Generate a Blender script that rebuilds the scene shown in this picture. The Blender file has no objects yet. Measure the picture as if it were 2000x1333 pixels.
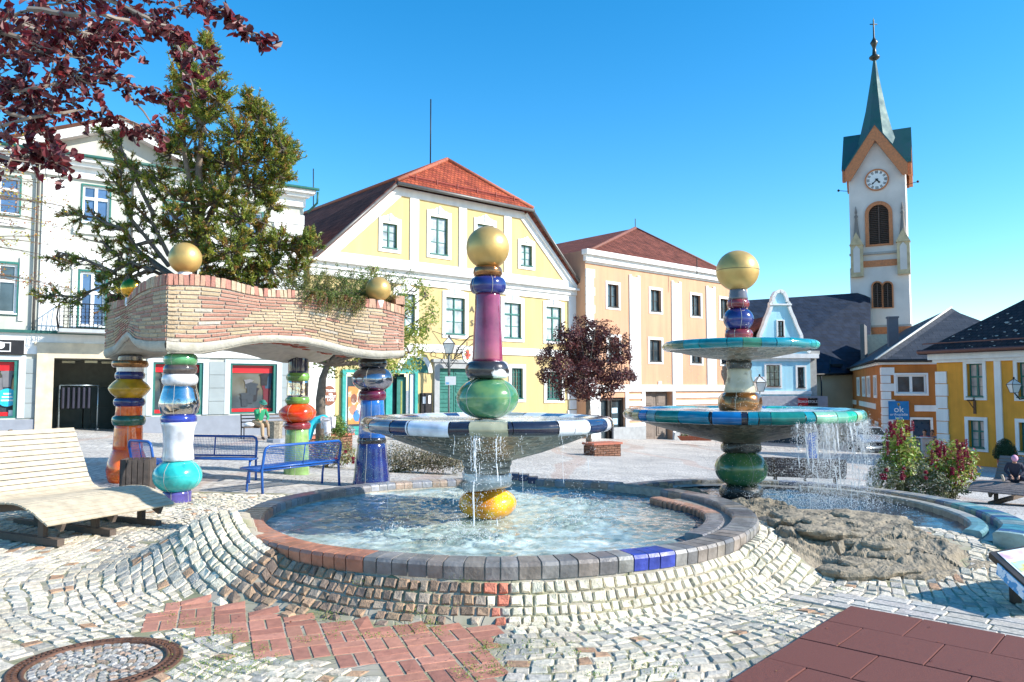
import bpy, bmesh, math, random
from math import sin, cos, tan, pi, radians, sqrt, atan2, asin, hypot
from mathutils import Vector, Matrix, noise
rnd = random.Random(7)
C = bpy.context.scene.collection
sc = bpy.context.scene
# ---------------------------------------------------------------- camera, sky, sun, exposure
CAMZ = 1.7; F = 1500.0; PITCH = radians(3.4)
cam = bpy.data.objects.new('camera', bpy.data.cameras.new('camera')); C.objects.link(cam)
cam.location = (0, 0, CAMZ); cam.rotation_euler = (pi/2 + PITCH, 0, 0)
cam.data.lens = 27.0; cam.data.sensor_width = 36.0; cam.data.clip_end = 2000; cam.data.clip_start = 0.05
sc.camera = cam
SUN = Vector((0.973, -0.23, 0)); EL = radians(31)
sunv = Vector((SUN.x*cos(EL), SUN.y*cos(EL), sin(EL)))
sl = bpy.data.lights.new('sun', 'SUN'); sl.energy = 5.0; sl.angle = radians(0.5); sl.color = (1.0, 0.955, 0.88)
so = bpy.data.objects.new('sun', sl); C.objects.link(so); so.rotation_euler = sunv.to_track_quat('Z', 'Y').to_euler()
w = bpy.data.worlds.new('World'); sc.world = w; w.use_nodes = True
nt = w.node_tree; bg = nt.nodes['Background']; sky = nt.nodes.new('ShaderNodeTexSky'); sky.sky_type = 'NISHITA'
sky.sun_disc = False; sky.sun_elevation = EL; sky.sun_rotation = atan2(SUN.x, SUN.y); sky.altitude = 500; sky.air_density = 1.0; sky.dust_density = 0.3; sky.ozone_density = 2.5
hs = nt.nodes.new('ShaderNodeHueSaturation'); hs.inputs['Saturation'].default_value = 1.40; hs.inputs['Value'].default_value = 1.25; hs.inputs['Hue'].default_value = 0.493
nt.links.new(sky.outputs[0], hs.inputs['Color']); nt.links.new(hs.outputs[0], bg.inputs[0]); bg.inputs[1].default_value = 0.14
vs = sc.view_settings; vs.view_transform = 'Standard'; vs.look = 'None'; vs.exposure = 0.66; vs.gamma = 1
# ---------------------------------------------------------------- pixel helpers (photo is 2000x1333)
def ray(px, py):
    xc = (px-1000)/F; yc = (666.5-py)/F
    d = Vector((xc, cos(PITCH)-yc*sin(PITCH), sin(PITCH)+yc*cos(PITCH)))
    return d/d.y
def at(px, py, Y): 
    r = ray(px, py); return Vector((r.x*Y, Y, CAMZ+r.z*Y))
def zat(px, py, Y): return at(px, py, Y).z
def sst(a, b, x):
    t = min(1, max(0, (x-a)/(b-a))); return t*t*(3-2*t)
# ---------------------------------------------------------------- terrain
C1 = Vector((-0.14, 8.47)); R1 = 2.68; RIMZ = 0.40
def base_z(x, y):
    xx = max(-25, min(35, x)); yy = max(0, min(80, y))
    p = 0.22-0.045*xx-0.028*yy
    return p*min(1, max(0, (yy-8)/8))
KW = [(-180, 1.1, .33), (-158, 1.35, .37), (-140, .7, .34), (-125, .42, .3), (-110, .26, .285), (-90, .2, .285), (-60, .22, .285), (-42, .45, .285), (-25, .8, .3), (0, .8, .25), (30, .5, .12), (60, .4, .12), (120, .4, .12), (150, .5, .14), (180, 1.1, .33)]
def kw(th):
    d = math.degrees(th)
    for (a, wa, ha), (b, wb, hb) in zip(KW, KW[1:]):
        if a <= d <= b:
            t = (d-a)/(b-a); t = t*t*(3-2*t); return wa+(wb-wa)*t, ha+(hb-ha)*t
    return KW[0][1:]
def gz(x, y):
    b = base_z(x, y)
    dx, dy = x-C1.x, y-C1.y
    r = hypot(dx, dy)
    if r < 7:
        th = atan2(dy, dx); wd, h = kw(th)
        t = min(1, max(0, (r-R1)/wd)); lift = h*(1-t)**2*(1+2*t) if wd > .5 else h*(1-t)**1.6
        g = math.exp(-(((x+2.72)/.62)**2+((y-7.2)/.62)**2))*0.16
        g2 = math.exp(-(((x-3.9)/1.25)**2+((y-7.9)/1.0)**2)**1.5)*0.24
        if r < R1-.12: lift = 0; g2 = 0; g = g*sst(R1-.55, R1-.1, r)
        b += max(lift, g2*1.0) + g
    return b
def G(px, py, dz=0):
    r = ray(px, py); lo = 1.0
    Y = 1.0
    while Y < 200:
        if CAMZ+r.z*Y < base_z(r.x*Y, Y)+dz: break
        Y *= 1.02
    lo, hi = Y/1.02, Y
    for _ in range(30):
        m = (lo+hi)/2
        if CAMZ+r.z*m < base_z(r.x*m, m)+dz: hi = m
        else: lo = m
    return Vector((r.x*hi, hi, CAMZ+r.z*hi))
# ---------------------------------------------------------------- materials
def N(nt, t): return nt.nodes.new(t)
def setc(s, c): s.default_value = (c[0], c[1], c[2], 1)
MATS = {}
def mat(name, col, rough=.6, metal=0, nscale=6, namt=.12, bump=0, bscale=None, coat=0, attr=False, spec=.5, col2=None, trans=0, patch=None, streak=0):
    if name in MATS: return MATS[name]
    m = bpy.data.materials.new(name); m.use_nodes = True; n = m.node_tree; p = n.nodes['Principled BSDF']
    L = n.links.new
    tc = N(n, 'ShaderNodeTexCoord'); nz = N(n, 'ShaderNodeTexNoise'); nz.inputs['Scale'].default_value = nscale; nz.inputs['Detail'].default_value = 6
    L(tc.outputs['Object'], nz.inputs['Vector'])
    if attr:
        a = N(n, 'ShaderNodeAttribute'); a.attribute_name = 'Col'; src = a.outputs['Color']
    else:
        a = N(n, 'ShaderNodeRGB'); a.outputs[0].default_value = (*col, 1); src = a.outputs[0]
    if col2:
        rp = N(n, 'ShaderNodeValToRGB'); rp.color_ramp.elements[0].position = patch[0] if patch else .42; rp.color_ramp.elements[1].position = patch[1] if patch else .6
        L(nz.outputs['Fac'], rp.inputs[0]); mx = N(n, 'ShaderNodeMix'); mx.data_type = 'RGBA'; L(rp.outputs[0], mx.inputs[0]); L(src, mx.inputs[6]); mx.inputs[7].default_value = (*col2, 1); src = mx.outputs[2]
    mr = N(n, 'ShaderNodeMapRange'); mr.inputs[1].default_value = .3; mr.inputs[2].default_value = .7; mr.inputs[3].default_value = 1-namt; mr.inputs[4].default_value = 1+namt
    L(nz.outputs['Fac'], mr.inputs[0])
    if streak:
        mps = N(n, 'ShaderNodeMapping'); mps.inputs['Scale'].default_value = (1.6, 1.6, .16); L(tc.outputs['Object'], mps.inputs[0]); ns = N(n, 'ShaderNodeTexNoise'); ns.inputs['Scale'].default_value = 1.3; ns.inputs['Detail'].default_value = 7; ns.inputs['Roughness'].default_value = .65; L(mps.outputs[0], ns.inputs['Vector'])
        m5 = N(n, 'ShaderNodeMapRange'); m5.inputs[1].default_value = .35; m5.inputs[2].default_value = .68; m5.inputs[3].default_value = 1.03; m5.inputs[4].default_value = 1-streak; L(ns.outputs['Fac'], m5.inputs[0]); m6 = N(n, 'ShaderNodeMath'); m6.operation = 'MULTIPLY'; L(mr.outputs[0], m6.inputs[0]); L(m5.outputs[0], m6.inputs[1]); mr = m6
    mul = N(n, 'ShaderNodeVectorMath'); mul.operation = 'SCALE'; L(src, mul.inputs[0]); L(mr.outputs[0], mul.inputs['Scale'])
    L(mul.outputs[0], p.inputs['Base Color'])
    p.inputs['Roughness'].default_value = rough; p.inputs['Metallic'].default_value = metal; p.inputs['Coat Weight'].default_value = coat; p.inputs['Coat Roughness'].default_value = .06
    p.inputs['Specular IOR Level'].default_value = spec; p.inputs['Transmission Weight'].default_value = trans
    if rough > .15 and rough < .9:
        m2 = N(n, 'ShaderNodeMapRange'); m2.inputs[1].default_value = .3; m2.inputs[2].default_value = .7; m2.inputs[3].default_value = rough*.8; m2.inputs[4].default_value = min(1, rough*1.2); L(nz.outputs['Fac'], m2.inputs[0]); L(m2.outputs[0], p.inputs['Roughness'])
    if bump:
        nb = N(n, 'ShaderNodeTexNoise'); nb.inputs['Scale'].default_value = bscale or nscale*4; nb.inputs['Detail'].default_value = 5; L(tc.outputs['Object'], nb.inputs['Vector'])
        b = N(n, 'ShaderNodeBump'); b.inputs['Strength'].default_value = bump; b.inputs['Distance'].default_value = .02; L(nb.outputs['Fac'], b.inputs['Height']); L(b.outputs[0], p.inputs['Normal'])
    MATS[name] = m; return m
def leafmat(name, trans=.35):
    if name in MATS: return MATS[name]
    m = bpy.data.materials.new(name); m.use_nodes = True; n = m.node_tree; p = n.nodes['Principled BSDF']; L = n.links.new
    a = N(n, 'ShaderNodeAttribute'); a.attribute_name = 'Col'; L(a.outputs['Color'], p.inputs['Base Color']); p.inputs['Roughness'].default_value = .45
    t = N(n, 'ShaderNodeBsdfTranslucent'); L(a.outputs['Color'], t.inputs['Color']); mx = N(n, 'ShaderNodeMixShader'); mx.inputs[0].default_value = trans
    L(p.outputs[0], mx.inputs[1]); L(t.outputs[0], mx.inputs[2]); L(mx.outputs[0], n.nodes['Material Output'].inputs[0])
    MATS[name] = m; return m
def glaze(name, col, col2=None, rough=.16): 
    return mat(name, col, rough=rough, nscale=4.5, namt=.38, bump=.22, bscale=8, coat=.55, col2=col2)
# ---------------------------------------------------------------- mesh builder
class MB:
    def __init__(s): s.v = []; s.f = []; s.c = []; s.sm = []
    def add(s, vs, fs, col=None, smooth=False):
        o = len(s.v); s.v += [tuple(p) for p in vs]
        for f in fs: s.f.append([i+o for i in f]); s.c.append(col); s.sm.append(smooth)
    def quad(s, a, b, c, d, col=None): s.add([a, b, c, d], [(0, 1, 2, 3)], col)
    def hexa(s, p, col=None):  # 8 points: bottom 4 ccw, top 4 ccw
        s.add(p, [(3, 2, 1, 0), (4, 5, 6, 7), (0, 1, 5, 4), (1, 2, 6, 5), (2, 3, 7, 6), (3, 0, 4, 7)], col)
    def box(s, c, size, rz=0, col=None, M=None):
        hx, hy, hz = size[0]/2, size[1]/2, size[2]/2
        P = [(-hx, -hy, -hz), (hx, -hy, -hz), (hx, hy, -hz), (-hx, hy, -hz), (-hx, -hy, hz), (hx, -hy, hz), (hx, hy, hz), (-hx, hy, hz)]
        R = M if M is not None else Matrix.Rotation(rz, 3, 'Z'); c = Vector(c)
        s.hexa([R @ Vector(p)+c for p in P], col)
    def prism(s, poly, vec, col=None):
        n = len(poly); vec = Vector(vec); P = [Vector(p) for p in poly]
        s.add(P+[p+vec for p in P], [tuple(range(n))[::-1], tuple(range(n, 2*n))]+[(i, (i+1) % n, n+(i+1) % n, n+i) for i in range(n)], col)
    def tube(s, pts, r, seg=6, col=None, closed=False, caps=True):
        pts = [Vector(p) for p in pts]; n = len(pts); rs = r if isinstance(r, (list, tuple)) else [r]*n
        V = []; up = None
        for i, p in enumerate(pts):
            if closed: t = pts[(i+1) % n]-pts[i-1]
            else: t = pts[min(i+1, n-1)]-pts[max(i-1, 0)]
            if t.length < 1e-9: t = Vector((0, 0, 1))
            t.normalize()
            if up is None: up = t.orthogonal()
            a = (up-t*up.dot(t))
            if a.length < 1e-6: a = t.orthogonal()
            a.normalize(); up = a; b = t.cross(a)
            V += [p+(a*cos(2*pi*k/seg)+b*sin(2*pi*k/seg))*rs[i] for k in range(seg)]
        Fc = []
        for i in range(n if closed else n-1):
            j = (i+1) % n
            for k in range(seg): Fc.append((i*seg+k, i*seg+(k+1) % seg, j*seg+(k+1) % seg, j*seg+k))
        if not closed and caps: Fc += [tuple(range(seg))[::-1], tuple((n-1)*seg+k for k in range(seg))]
        s.add(V, Fc, col, seg > 5)
    def lathe(s, prof, c, seg=48, col=None, wob=0, a0=0, a1=2*pi, thetas=None, cf=None, ctr=None):
        full = thetas is None and abs(a1-a0-2*pi) < 1e-6
        th = thetas or [a0+(a1-a0)*k/seg for k in range(seg if full else seg+1)]
        if thetas: full = True
        n = len(th); m = len(prof); V = []
        for j, (r, z) in enumerate(prof):
            for t in th:
                rr = r*(1+wob*noise.noise(Vector((cos(t)*1.7+c[0], sin(t)*1.7, z*6+c[1]))))
                V.append((c[0]+rr*cos(t), c[1]+rr*sin(t), c[2]+z+(wob*.05*noise.noise(Vector((cos(t)+5, sin(t), z*3))) if wob else 0)))
        o = len(s.v); s.v += V
        for j in range(m-1):
            for k in range(n if full else n-1):
                k2 = (k+1) % n; s.f.append([o+j*n+k, o+j*n+k2, o+(j+1)*n+k2, o+(j+1)*n+k])
                s.c.append(cf((th[k]+(th[k2] if k2 else th[k2]+2*pi))/2, j/(m-1)) if cf else col); s.sm.append(True)
    def sphere(s, c, r, seg=12, rings=8, col=None, sc_=(1, 1, 1), M=None):
        V = []; Fc = []; c = Vector(c)
        for i in range(rings+1):
            a = -pi/2+pi*i/rings
            for k in range(seg):
                p = Vector((cos(a)*cos(2*pi*k/seg)*r*sc_[0], cos(a)*sin(2*pi*k/seg)*r*sc_[1], sin(a)*r*sc_[2]))
                V.append((M @ p if M is not None else p)+c)
        for i in range(rings):
            for k in range(seg): Fc.append((i*seg+k, i*seg+(k+1) % seg, (i+1)*seg+(k+1) % seg, (i+1)*seg+k))
        s.add(V, Fc, col, True)
    def build(s, name, m=None, parent=None, bevel=0, smooth=None, world=True):
        me = bpy.data.meshes.new(name); me.from_pydata(s.v, [], s.f); 
        if any(c is not None for c in s.c):
            at_ = me.attributes.new('Col', 'FLOAT_COLOR', 'FACE'); buf = []
            for c in s.c: c = c or (.5, .5, .5); buf += [c[0], c[1], c[2], 1]
            at_.data.foreach_set('color', buf)
        me.polygons.foreach_set('use_smooth', [bool(x) if smooth is None else smooth for x in s.sm])
        if isinstance(m, (list, tuple)):
            for k in m: me.materials.append(k)
        elif m: me.materials.append(m)
        me.update(); o = bpy.data.objects.new(name, me); C.objects.link(o)
        if bevel:
            b = o.modifiers.new('bevel', 'BEVEL'); b.width = bevel; b.segments = 2; b.limit_method = 'ANGLE'
        if parent is not None:
            o.parent = parent
            if world:
                q = parent; Mw = Matrix.Identity(4)
                while q: Mw = (q.matrix_parent_inverse @ q.matrix_basis if q.parent else q.matrix_basis) @ Mw; q = q.parent
                o.matrix_parent_inverse = Mw.inverted()
        return o
def tag(o, label=None, cat=None, group=None, kind=None):
    if label: o['label'] = label
    if cat: o['category'] = cat
    if group: o['group'] = group
    if kind: o['kind'] = kind
    return o
def empty(name, loc, label, cat, group=None, rz=0):
    o = bpy.data.objects.new(name, None); C.objects.link(o); o.location = loc; o.rotation_euler = (0, 0, rz); o.empty_display_size = .1
    return tag(o, label, cat, group)
def struct(o): o['kind'] = 'structure'; return o
def vary(c, a=.1, b=0.03):
    k = 1+rnd.uniform(-a, a); return (max(0, c[0]*k+rnd.uniform(-b, b)*c[0]), max(0, c[1]*k), max(0, c[2]*k+rnd.uniform(-b, b)*c[2]))
def text(body, loc, size, dirx, diry, m, name='lettering', parent=None, align='CENTER', ext=.004, bold=0):
    cu = bpy.data.curves.new(name, 'FONT'); cu.body = body; cu.size = size; cu.align_x = align; cu.align_y = 'CENTER'; cu.extrude = ext; cu.offset = bold
    t = bpy.data.objects.new(name, cu); C.objects.link(t); bpy.context.view_layer.update()
    me = bpy.data.meshes.new_from_object(t.evaluated_get(bpy.context.evaluated_depsgraph_get())); bpy.data.objects.remove(t)
    X = Vector(dirx).normalized(); Y_ = Vector(diry).normalized(); Mx = Matrix((X, Y_, X.cross(Y_))).transposed().to_4x4(); Mx.translation = Vector(loc)
    mb = MB(); mb.add([Mx @ v.co for v in me.vertices], [tuple(p.vertices) for p in me.polygons]); return mb.build(name, m, parent)
# ---------------------------------------------------------------- facade plane
class Fac:
    def __init__(s, O, phi):
        s.O = Vector((O[0], O[1])); s.d = Vector((cos(phi), sin(phi))); s.n = Vector((sin(phi), -cos(phi))); s.phi = phi
    def W(s, a, z, o=0): p = s.O+s.d*a+s.n*o; return Vector((p.x, p.y, z))
    def sz(s, px, py, o=0):
        r = ray(px, py); O = s.O+s.n*o
        # r*t = O + d*a
        det = r.x*(-s.d.y)+s.d.x*1.0
        t = (O.x*(-s.d.y)+s.d.x*O.y)/det
        a = (r.x*t-O.x)/s.d.x if abs(s.d.x) > .3 else (t-O.y)/s.d.y
        return a, CAMZ+r.z*t
    def rect(s, x0, y0, x1, y1, o=0):
        xm = (x0+x1)/2; ym = (y0+y1)/2
        return s.sz(x0, ym, o)[0], s.sz(x1, ym, o)[0], s.sz(xm, y1, o)[1], s.sz(xm, y0, o)[1]
    def box(s, mb, a0, a1, z0, z1, o0, o1, col=None):
        mb.hexa([s.W(a0, z0, o1), s.W(a1, z0, o1), s.W(a1, z0, o0), s.W(a0, z0, o0), s.W(a0, z1, o1), s.W(a1, z1, o1), s.W(a1, z1, o0), s.W(a0, z1, o0)], col)
    def wall(s, mb, poly, holes, depth=.18, o=0):
        A = sorted(set([p[0] for p in poly]+[h[i] for h in holes for i in (0, 1)])); Z = sorted(set([p[1] for p in poly]+[h[i] for h in holes for i in (2, 3)]))
        def clip(cell):
            out = cell
            n = len(poly)
            for i in range(n):
                ax, az = poly[i]; bx, bz = poly[(i+1) % n]; res = []
                for j in range(len(out)):
                    p, q = out[j], out[(j+1) % len(out)]
                    dp = (bx-ax)*(p[1]-az)-(bz-az)*(p[0]-ax); dq = (bx-ax)*(q[1]-az)-(bz-az)*(q[0]-ax)
                    if dp >= -1e-7: res.append(p)
                    if (dp > 1e-7 and dq < -1e-7) or (dp < -1e-7 and dq > 1e-7):
                        t = dp/(dp-dq); res.append((p[0]+(q[0]-p[0])*t, p[1]+(q[1]-p[1])*t))
                out = res
                if len(out) < 3: return None
            return out
        for a0, a1 in zip(A, A[1:]):
            for z0, z1 in zip(Z, Z[1:]):
                if a1-a0 < 1e-4 or z1-z0 < 1e-4: continue
                am, zm = (a0+a1)/2, (z0+z1)/2
                if any(h[0] < am < h[1] and h[2] < zm < h[3] for h in holes): continue
                c = clip([(a0, z0), (a1, z0), (a1, z1), (a0, z1)])
                if c: mb.add([s.W(p[0], p[1], o) for p in c], [tuple(range(len(c)))])
        for h in holes:
            a0, a1, z0, z1 = h
            for (p, q) in (((a0, z0), (a0, z1)), ((a0, z1), (a1, z1)), ((a1, z1), (a1, z0)), ((a1, z0), (a0, z0))):
                mb.quad(s.W(*p, o), s.W(*q, o), s.W(*q, o-depth), s.W(*p, o-depth))
def window(fac, parent, R, m_trim, m_sash, m_pane, trim=.14, cols=2, rows=3, transom=None, depth=.13, sw=.05, sill=True, hood=False, name='window', tproud=.05):
    """R=(a0,a1,z0,z1) outer trim; returns the hole rectangle"""
    a0, a1, z0, z1 = R; t = trim
    mb = MB()
    for (p, q, r_, s_) in ((a0, a0+t, z0, z1), (a1-t, a1, z0, z1), (a0+t, a1-t, z1-t, z1), (a0+t, a1-t, z0, z0+t)): fac.box(mb, p, q, r_, s_, .002, tproud)
    if hood:
        am = (a0+a1)/2; wd = a1-a0
        prof = [(-.5, 0), (-.5, .10), (-.36, .10), (-.3, .16), (-.2, .17), (-.13, .26), (-.08, .3), (.08, .3), (.13, .26), (.2, .17), (.3, .16), (.36, .10), (.5, .10), (.5, 0)]
        mb.prism([fac.W(am+x*wd, z1+y*wd*.62, .002) for x, y in prof], (fac.n.x*tproud, fac.n.y*tproud, 0))
        fac.box(mb, am-.06, am+.06, z1-.05, z1+.22*wd, tproud, tproud+.05)
    o = mb.build(name, m_trim, parent)
    h = (a0+t, a1-t, z0+t, z1-t); b0, b1, y0, y1 = h
    mb = MB(); e = .004
    for (p, q, r_, s_) in ((b0+e, b0+sw, y0+e, y1-e), (b1-sw, b1-e, y0+e, y1-e), (b0+sw, b1-sw, y1-sw, y1-e), (b0+sw, b1-sw, y0+e, y0+sw)): fac.box(mb, p, q, r_, s_, -depth, -depth+.05)
    am = (b0+b1)/2
    if cols >= 2:
        for k in range(1, cols):
            x = b0+(b1-b0)*k/cols; ww = sw*(.7 if cols == 2 else .4); fac.box(mb, x-ww, x+ww, y0+sw, y1-sw, -depth+.002, -depth+.06)
    zt = y1
    if transom:
        zt = y0+(y1-y0)*transom; fac.box(mb, b0+sw, b1-sw, zt-sw*.7, zt+sw*.7, -depth+.004, -depth+.07)
    for k in range(1, rows):
        z = y0+(zt-y0)*k/rows; fac.box(mb, b0+sw, b1-sw, z-.013, z+.013, -depth+.006, -depth+.04)
    mb.build('sash', m_sash, o)
    mb = MB(); mb.quad(fac.W(b0, y0, -depth+.01), fac.W(b1, y0, -depth+.01), fac.W(b1, y1, -depth+.01), fac.W(b0, y1, -depth+.01)); mb.build('pane', m_pane, o)
    if sill:
        mb = MB(); fac.box(mb, b0-.02, b1+.02, y0-.03, y0+.015, -depth+.07, tproud+.05); mb.build('sill', m_sash, o)
    return h
# ---------------------------------------------------------------- common materials
white = mat('white_plaster', (.8, .79, .76), .8, nscale=2, namt=.05, bump=.05, bscale=40, streak=.14)
yellow = mat('yellow_plaster', (.58, .44, .2), .85, nscale=1.2, namt=.06, bump=.06, bscale=40, streak=.16)
peach = mat('peach_plaster', (.62, .34, .2), .85, nscale=1.2, namt=.06, bump=.06, bscale=40, streak=.16)
blueP = mat('blue_plaster', (.4, .7, .8), .85, nscale=1.2, namt=.06, bump=.06, bscale=40, streak=.16)
orangeP = mat('orange_plaster', (.46, .155, .03), .9, nscale=1.5, namt=.1, bump=.1, bscale=40, streak=.2)
amberP = mat('amber_plaster', (.78, .34, .04), .9, nscale=1.5, namt=.12, bump=.12, bscale=30, streak=.2)
paleP = mat('pale_plaster', (.52, .52, .45), .85, nscale=1.2, namt=.05, bump=.05, bscale=40, streak=.2)
beige = mat('beige_stone', (.6, .5, .36), .8, nscale=3, namt=.2, bump=.2)
greyst = mat('grey_stone', (.33, .34, .34), .8, nscale=4, namt=.15, bump=.15)
greenW = mat('green_paint', (.02, .15, .12), .45, namt=.1)
darkW = mat('dark_wood', (.035, .028, .022), .5, namt=.2)
whiteW = mat('white_paint', (.78, .78, .76), .5, namt=.03)
iron = mat('black_iron', (.02, .02, .022), .5, metal=.4)
zinc = mat('zinc_gutter', (.16, .15, .14), .5, metal=.5)
brownG = mat('copper_gutter', (.12, .05, .04), .5, metal=.3)
pane_c = mat('pane_with_curtain', (.42, .46, .46), .06, nscale=2.5, namt=.45, spec=.8)
pane_d = mat('pane_dark', (.05, .07, .08), .05, nscale=1.5, namt=.5, spec=.8)
pane_b = mat('pane_blue', (.07, .13, .24), .05, nscale=1.5, namt=.3, spec=.8)
pane_p = mat('pane_pale', (.5, .4, .36), .08, nscale=2.5, namt=.3, spec=.8)
black = mat('black_board', (.015, .013, .014), .4)
redP = mat('red_board', (.6, .01, .015), .4)
def roofmat(name, c1, c2, sx=3.2, sy=3.4, rough=.7, bump=.6):
    m = bpy.data.materials.new(name); m.use_nodes = True; n = m.node_tree; p = n.nodes['Principled BSDF']; L = n.links.new
    uv = N(n, 'ShaderNodeUVMap'); uv.uv_map = 'UV'
    b = N(n, 'ShaderNodeTexBrick'); b.offset = .5; b.inputs['Scale'].default_value = 1.0; b.inputs['Brick Width'].default_value = 1/sx; b.inputs['Row Height'].default_value = 1/sy
    b.inputs['Mortar Size'].default_value = .022; b.inputs['Mortar Smooth'].default_value = .5; setc(b.inputs['Color1'], c1); setc(b.inputs['Color2'], c2); setc(b.inputs['Mortar'], [x*.3 for x in c1])
    L(uv.outputs[0], b.inputs['Vector'])
    nz = N(n, 'ShaderNodeTexNoise'); nz.inputs['Scale'].default_value = 1.5; nz.inputs['Detail'].default_value = 8; L(uv.outputs[0], nz.inputs['Vector'])
    mr = N(n, 'ShaderNodeMapRange'); mr.inputs[1].default_value = .3; mr.inputs[2].default_value = .7; mr.inputs[3].default_value = .65; mr.inputs[4].default_value = 1.35; L(nz.outputs['Fac'], mr.inputs[0])
    mu = N(n, 'ShaderNodeVectorMath'); mu.operation = 'SCALE'; L(b.outputs['Color'], mu.inputs[0]); L(mr.outputs[0], mu.inputs['Scale']); L(mu.outputs[0], p.inputs['Base Color'])
    # tile step: sawtooth in v
    sep = N(n, 'ShaderNodeSeparateXYZ'); L(uv.outputs[0], sep.inputs[0]); mm = N(n, 'ShaderNodeMath'); mm.operation = 'MULTIPLY'; mm.inputs[1].default_value = sy; L(sep.outputs['Y'], mm.inputs[0])
    fr = N(n, 'ShaderNodeMath'); fr.operation = 'FRACT'; L(mm.outputs[0], fr.inputs[0])
    ad = N(n, 'ShaderNodeMath'); ad.operation = 'MULTIPLY_ADD'; ad.inputs[1].default_value = -1.2; L(fr.outputs[0], ad.inputs[0]); iv = N(n, 'ShaderNodeMath'); iv.operation = 'SUBTRACT'; iv.inputs[0].default_value = 1; L(b.outputs['Fac'], iv.inputs[1]); L(iv.outputs[0], ad.inputs[2])
    bp = N(n, 'ShaderNodeBump'); bp.inputs['Strength'].default_value = bump; bp.inputs['Distance'].default_value = .05; L(ad.outputs[0], bp.inputs['Height']); L(bp.outputs[0], p.inputs['Normal'])
    p.inputs['Roughness'].default_value = rough; p.inputs['Specular IOR Level'].default_value = .2 if rough > .6 else .5; MATS[name] = m; return m
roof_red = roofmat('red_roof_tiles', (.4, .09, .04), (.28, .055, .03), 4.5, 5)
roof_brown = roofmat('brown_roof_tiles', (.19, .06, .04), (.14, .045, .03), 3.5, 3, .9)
roof_old = roofmat('old_red_tiles', (.33, .12, .07), (.25, .1, .06), 4, 5)
roof_dark = roofmat('dark_slates', (.026, .027, .032), (.05, .05, .056), 1.6, 2.2, .6, .6)
roof_nave = roofmat('nave_slates', (.009, .017, .035), (.018, .028, .05), 1.4, 2, .62, .4)
roof_amber = roofmat('lichened_dark_tiles', (.035, .022, .022), (.05, .03, .028), 4, 4.5, .7, .5)
def roof(name, polys, m, parent, thick=.12):
    """each poly: list of points, first edge is the eave; gets UVs in metres"""
    me = bpy.data.meshes.new(name); V = []; Fs = []; UV = []
    for poly in polys:
        P = [Vector(p) for p in poly]; e = (P[1]-P[0]).normalized(); nn = None
        for k in range(2, len(P)):
            nn = e.cross(P[k]-P[0])
            if nn.length > 1e-4: break
        nn.normalize(); 
        if nn.z < 0: nn = -nn
        g = nn.cross(e).normalized(); 
        if g.z < 0: g = -g
        n = len(P); o = len(V); V += P+[p-Vector((0, 0, thick)) for p in P]
        uvs = [((p-P[0]).dot(e), (p-P[0]).dot(g)) for p in P]
        Fs.append([o+i for i in range(n)]); UV += uvs
        Fs.append([o+n+i for i in range(n)][::-1]); UV += uvs[::-1]
        for i in range(n):
            j = (i+1) % n; Fs.append([o+i, o+n+i, o+n+j, o+j]); UV += [uvs[i], uvs[i], uvs[j], uvs[j]]
    me.from_pydata([tuple(v) for v in V], [], Fs); l = me.uv_layers.new(name='UV')
    for i, u in enumerate(UV): l.data[i].uv = u
    me.materials.append(m); o = bpy.data.objects.new(name, me); C.objects.link(o); o.parent = parent
    o.matrix_parent_inverse = parent.matrix_basis.inverted(); return o
# ================================================================ YELLOW GABLED HOUSE
PH = radians(41)
Y = Fac((0, 40), PH)
gA = Y.sz(600, 760)[0]; gB = Y.sz(1133, 760)[0]
yh = empty('gabled_house', Y.W(gA, base_z(*Y.W(gA, 0).xy)), 'bright yellow house with white trimmed gable and red tiled hipped roof end', 'house')
zb = -1.4
TL = Y.sz(772, 366); TR = Y.sz(1022, 413); BL = (Y.sz(606, 512)[0], 0); BR = (Y.sz(1133, 566)[0], 0)
zc = (Y.sz(640, 515)[1]+Y.sz(1120, 566)[1])/2; zt = (TL[1]+TR[1])/2
BLs, BRs = BL[0], BR[0]; am = (BLs+BRs)/2; hw = (TR[0]-TL[0])/2+.1
TLs, TRs = am-hw, am+hw
gw = [(739, 429, 782.5, 493.5), (833, 417, 880.6, 505.5), (925, 432, 969, 518), (1011, 472.5, 1044, 527)]
fw = [(767.5, 566, 817, 655), (863.5, 574, 913.6, 661), (978, 585, 1023, 668), (1060.6, 593, 1101, 672)]
holes = []
for r_ in gw: holes.append(window(Y, yh, Y.rect(*r_), white, greenW, pane_c, trim=.2, cols=2, rows=3, hood=True))
for r_ in fw: holes.append(window(Y, yh, Y.rect(*r_), white, greenW, pane_c, trim=.2, cols=2, rows=2, transom=.68, hood=True))
for r_ in [(993, 712, 1026, 786), (1062, 720, 1102, 787)]: holes.append(window(Y, yh, Y.rect(*r_), white, greenW, pane_d, trim=.2, cols=4, rows=7, hood=False))
gate = Y.rect(846, 709, 930, 818); gate = (gate[0], gate[1], zb, gate[3])
gh = (gate[0]+.3, gate[1]-.3, zb+.001, gate[3]-.28); holes.append(gh)
shop = Y.rect(666, 723, 813, 836); shop = (shop[0], shop[1], zb+.5, shop[3]); holes.append((shop[0]+.1, shop[1]-.1, zb+.001, shop[3]-.1))
mb = MB(); Y.wall(mb, [(BLs, zb), (BRs, zb), (BRs, zc), (TRs, zt), (TLs, zt), (BLs, zc)], holes)
# side wall left and right
for s_ in (BLs, BRs): mb.quad(Y.W(s_, zb, 0), Y.W(s_, zb, -16), Y.W(s_, zc, -16), Y.W(s_, zc, 0))
mb.build('wall', yellow, yh)
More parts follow.
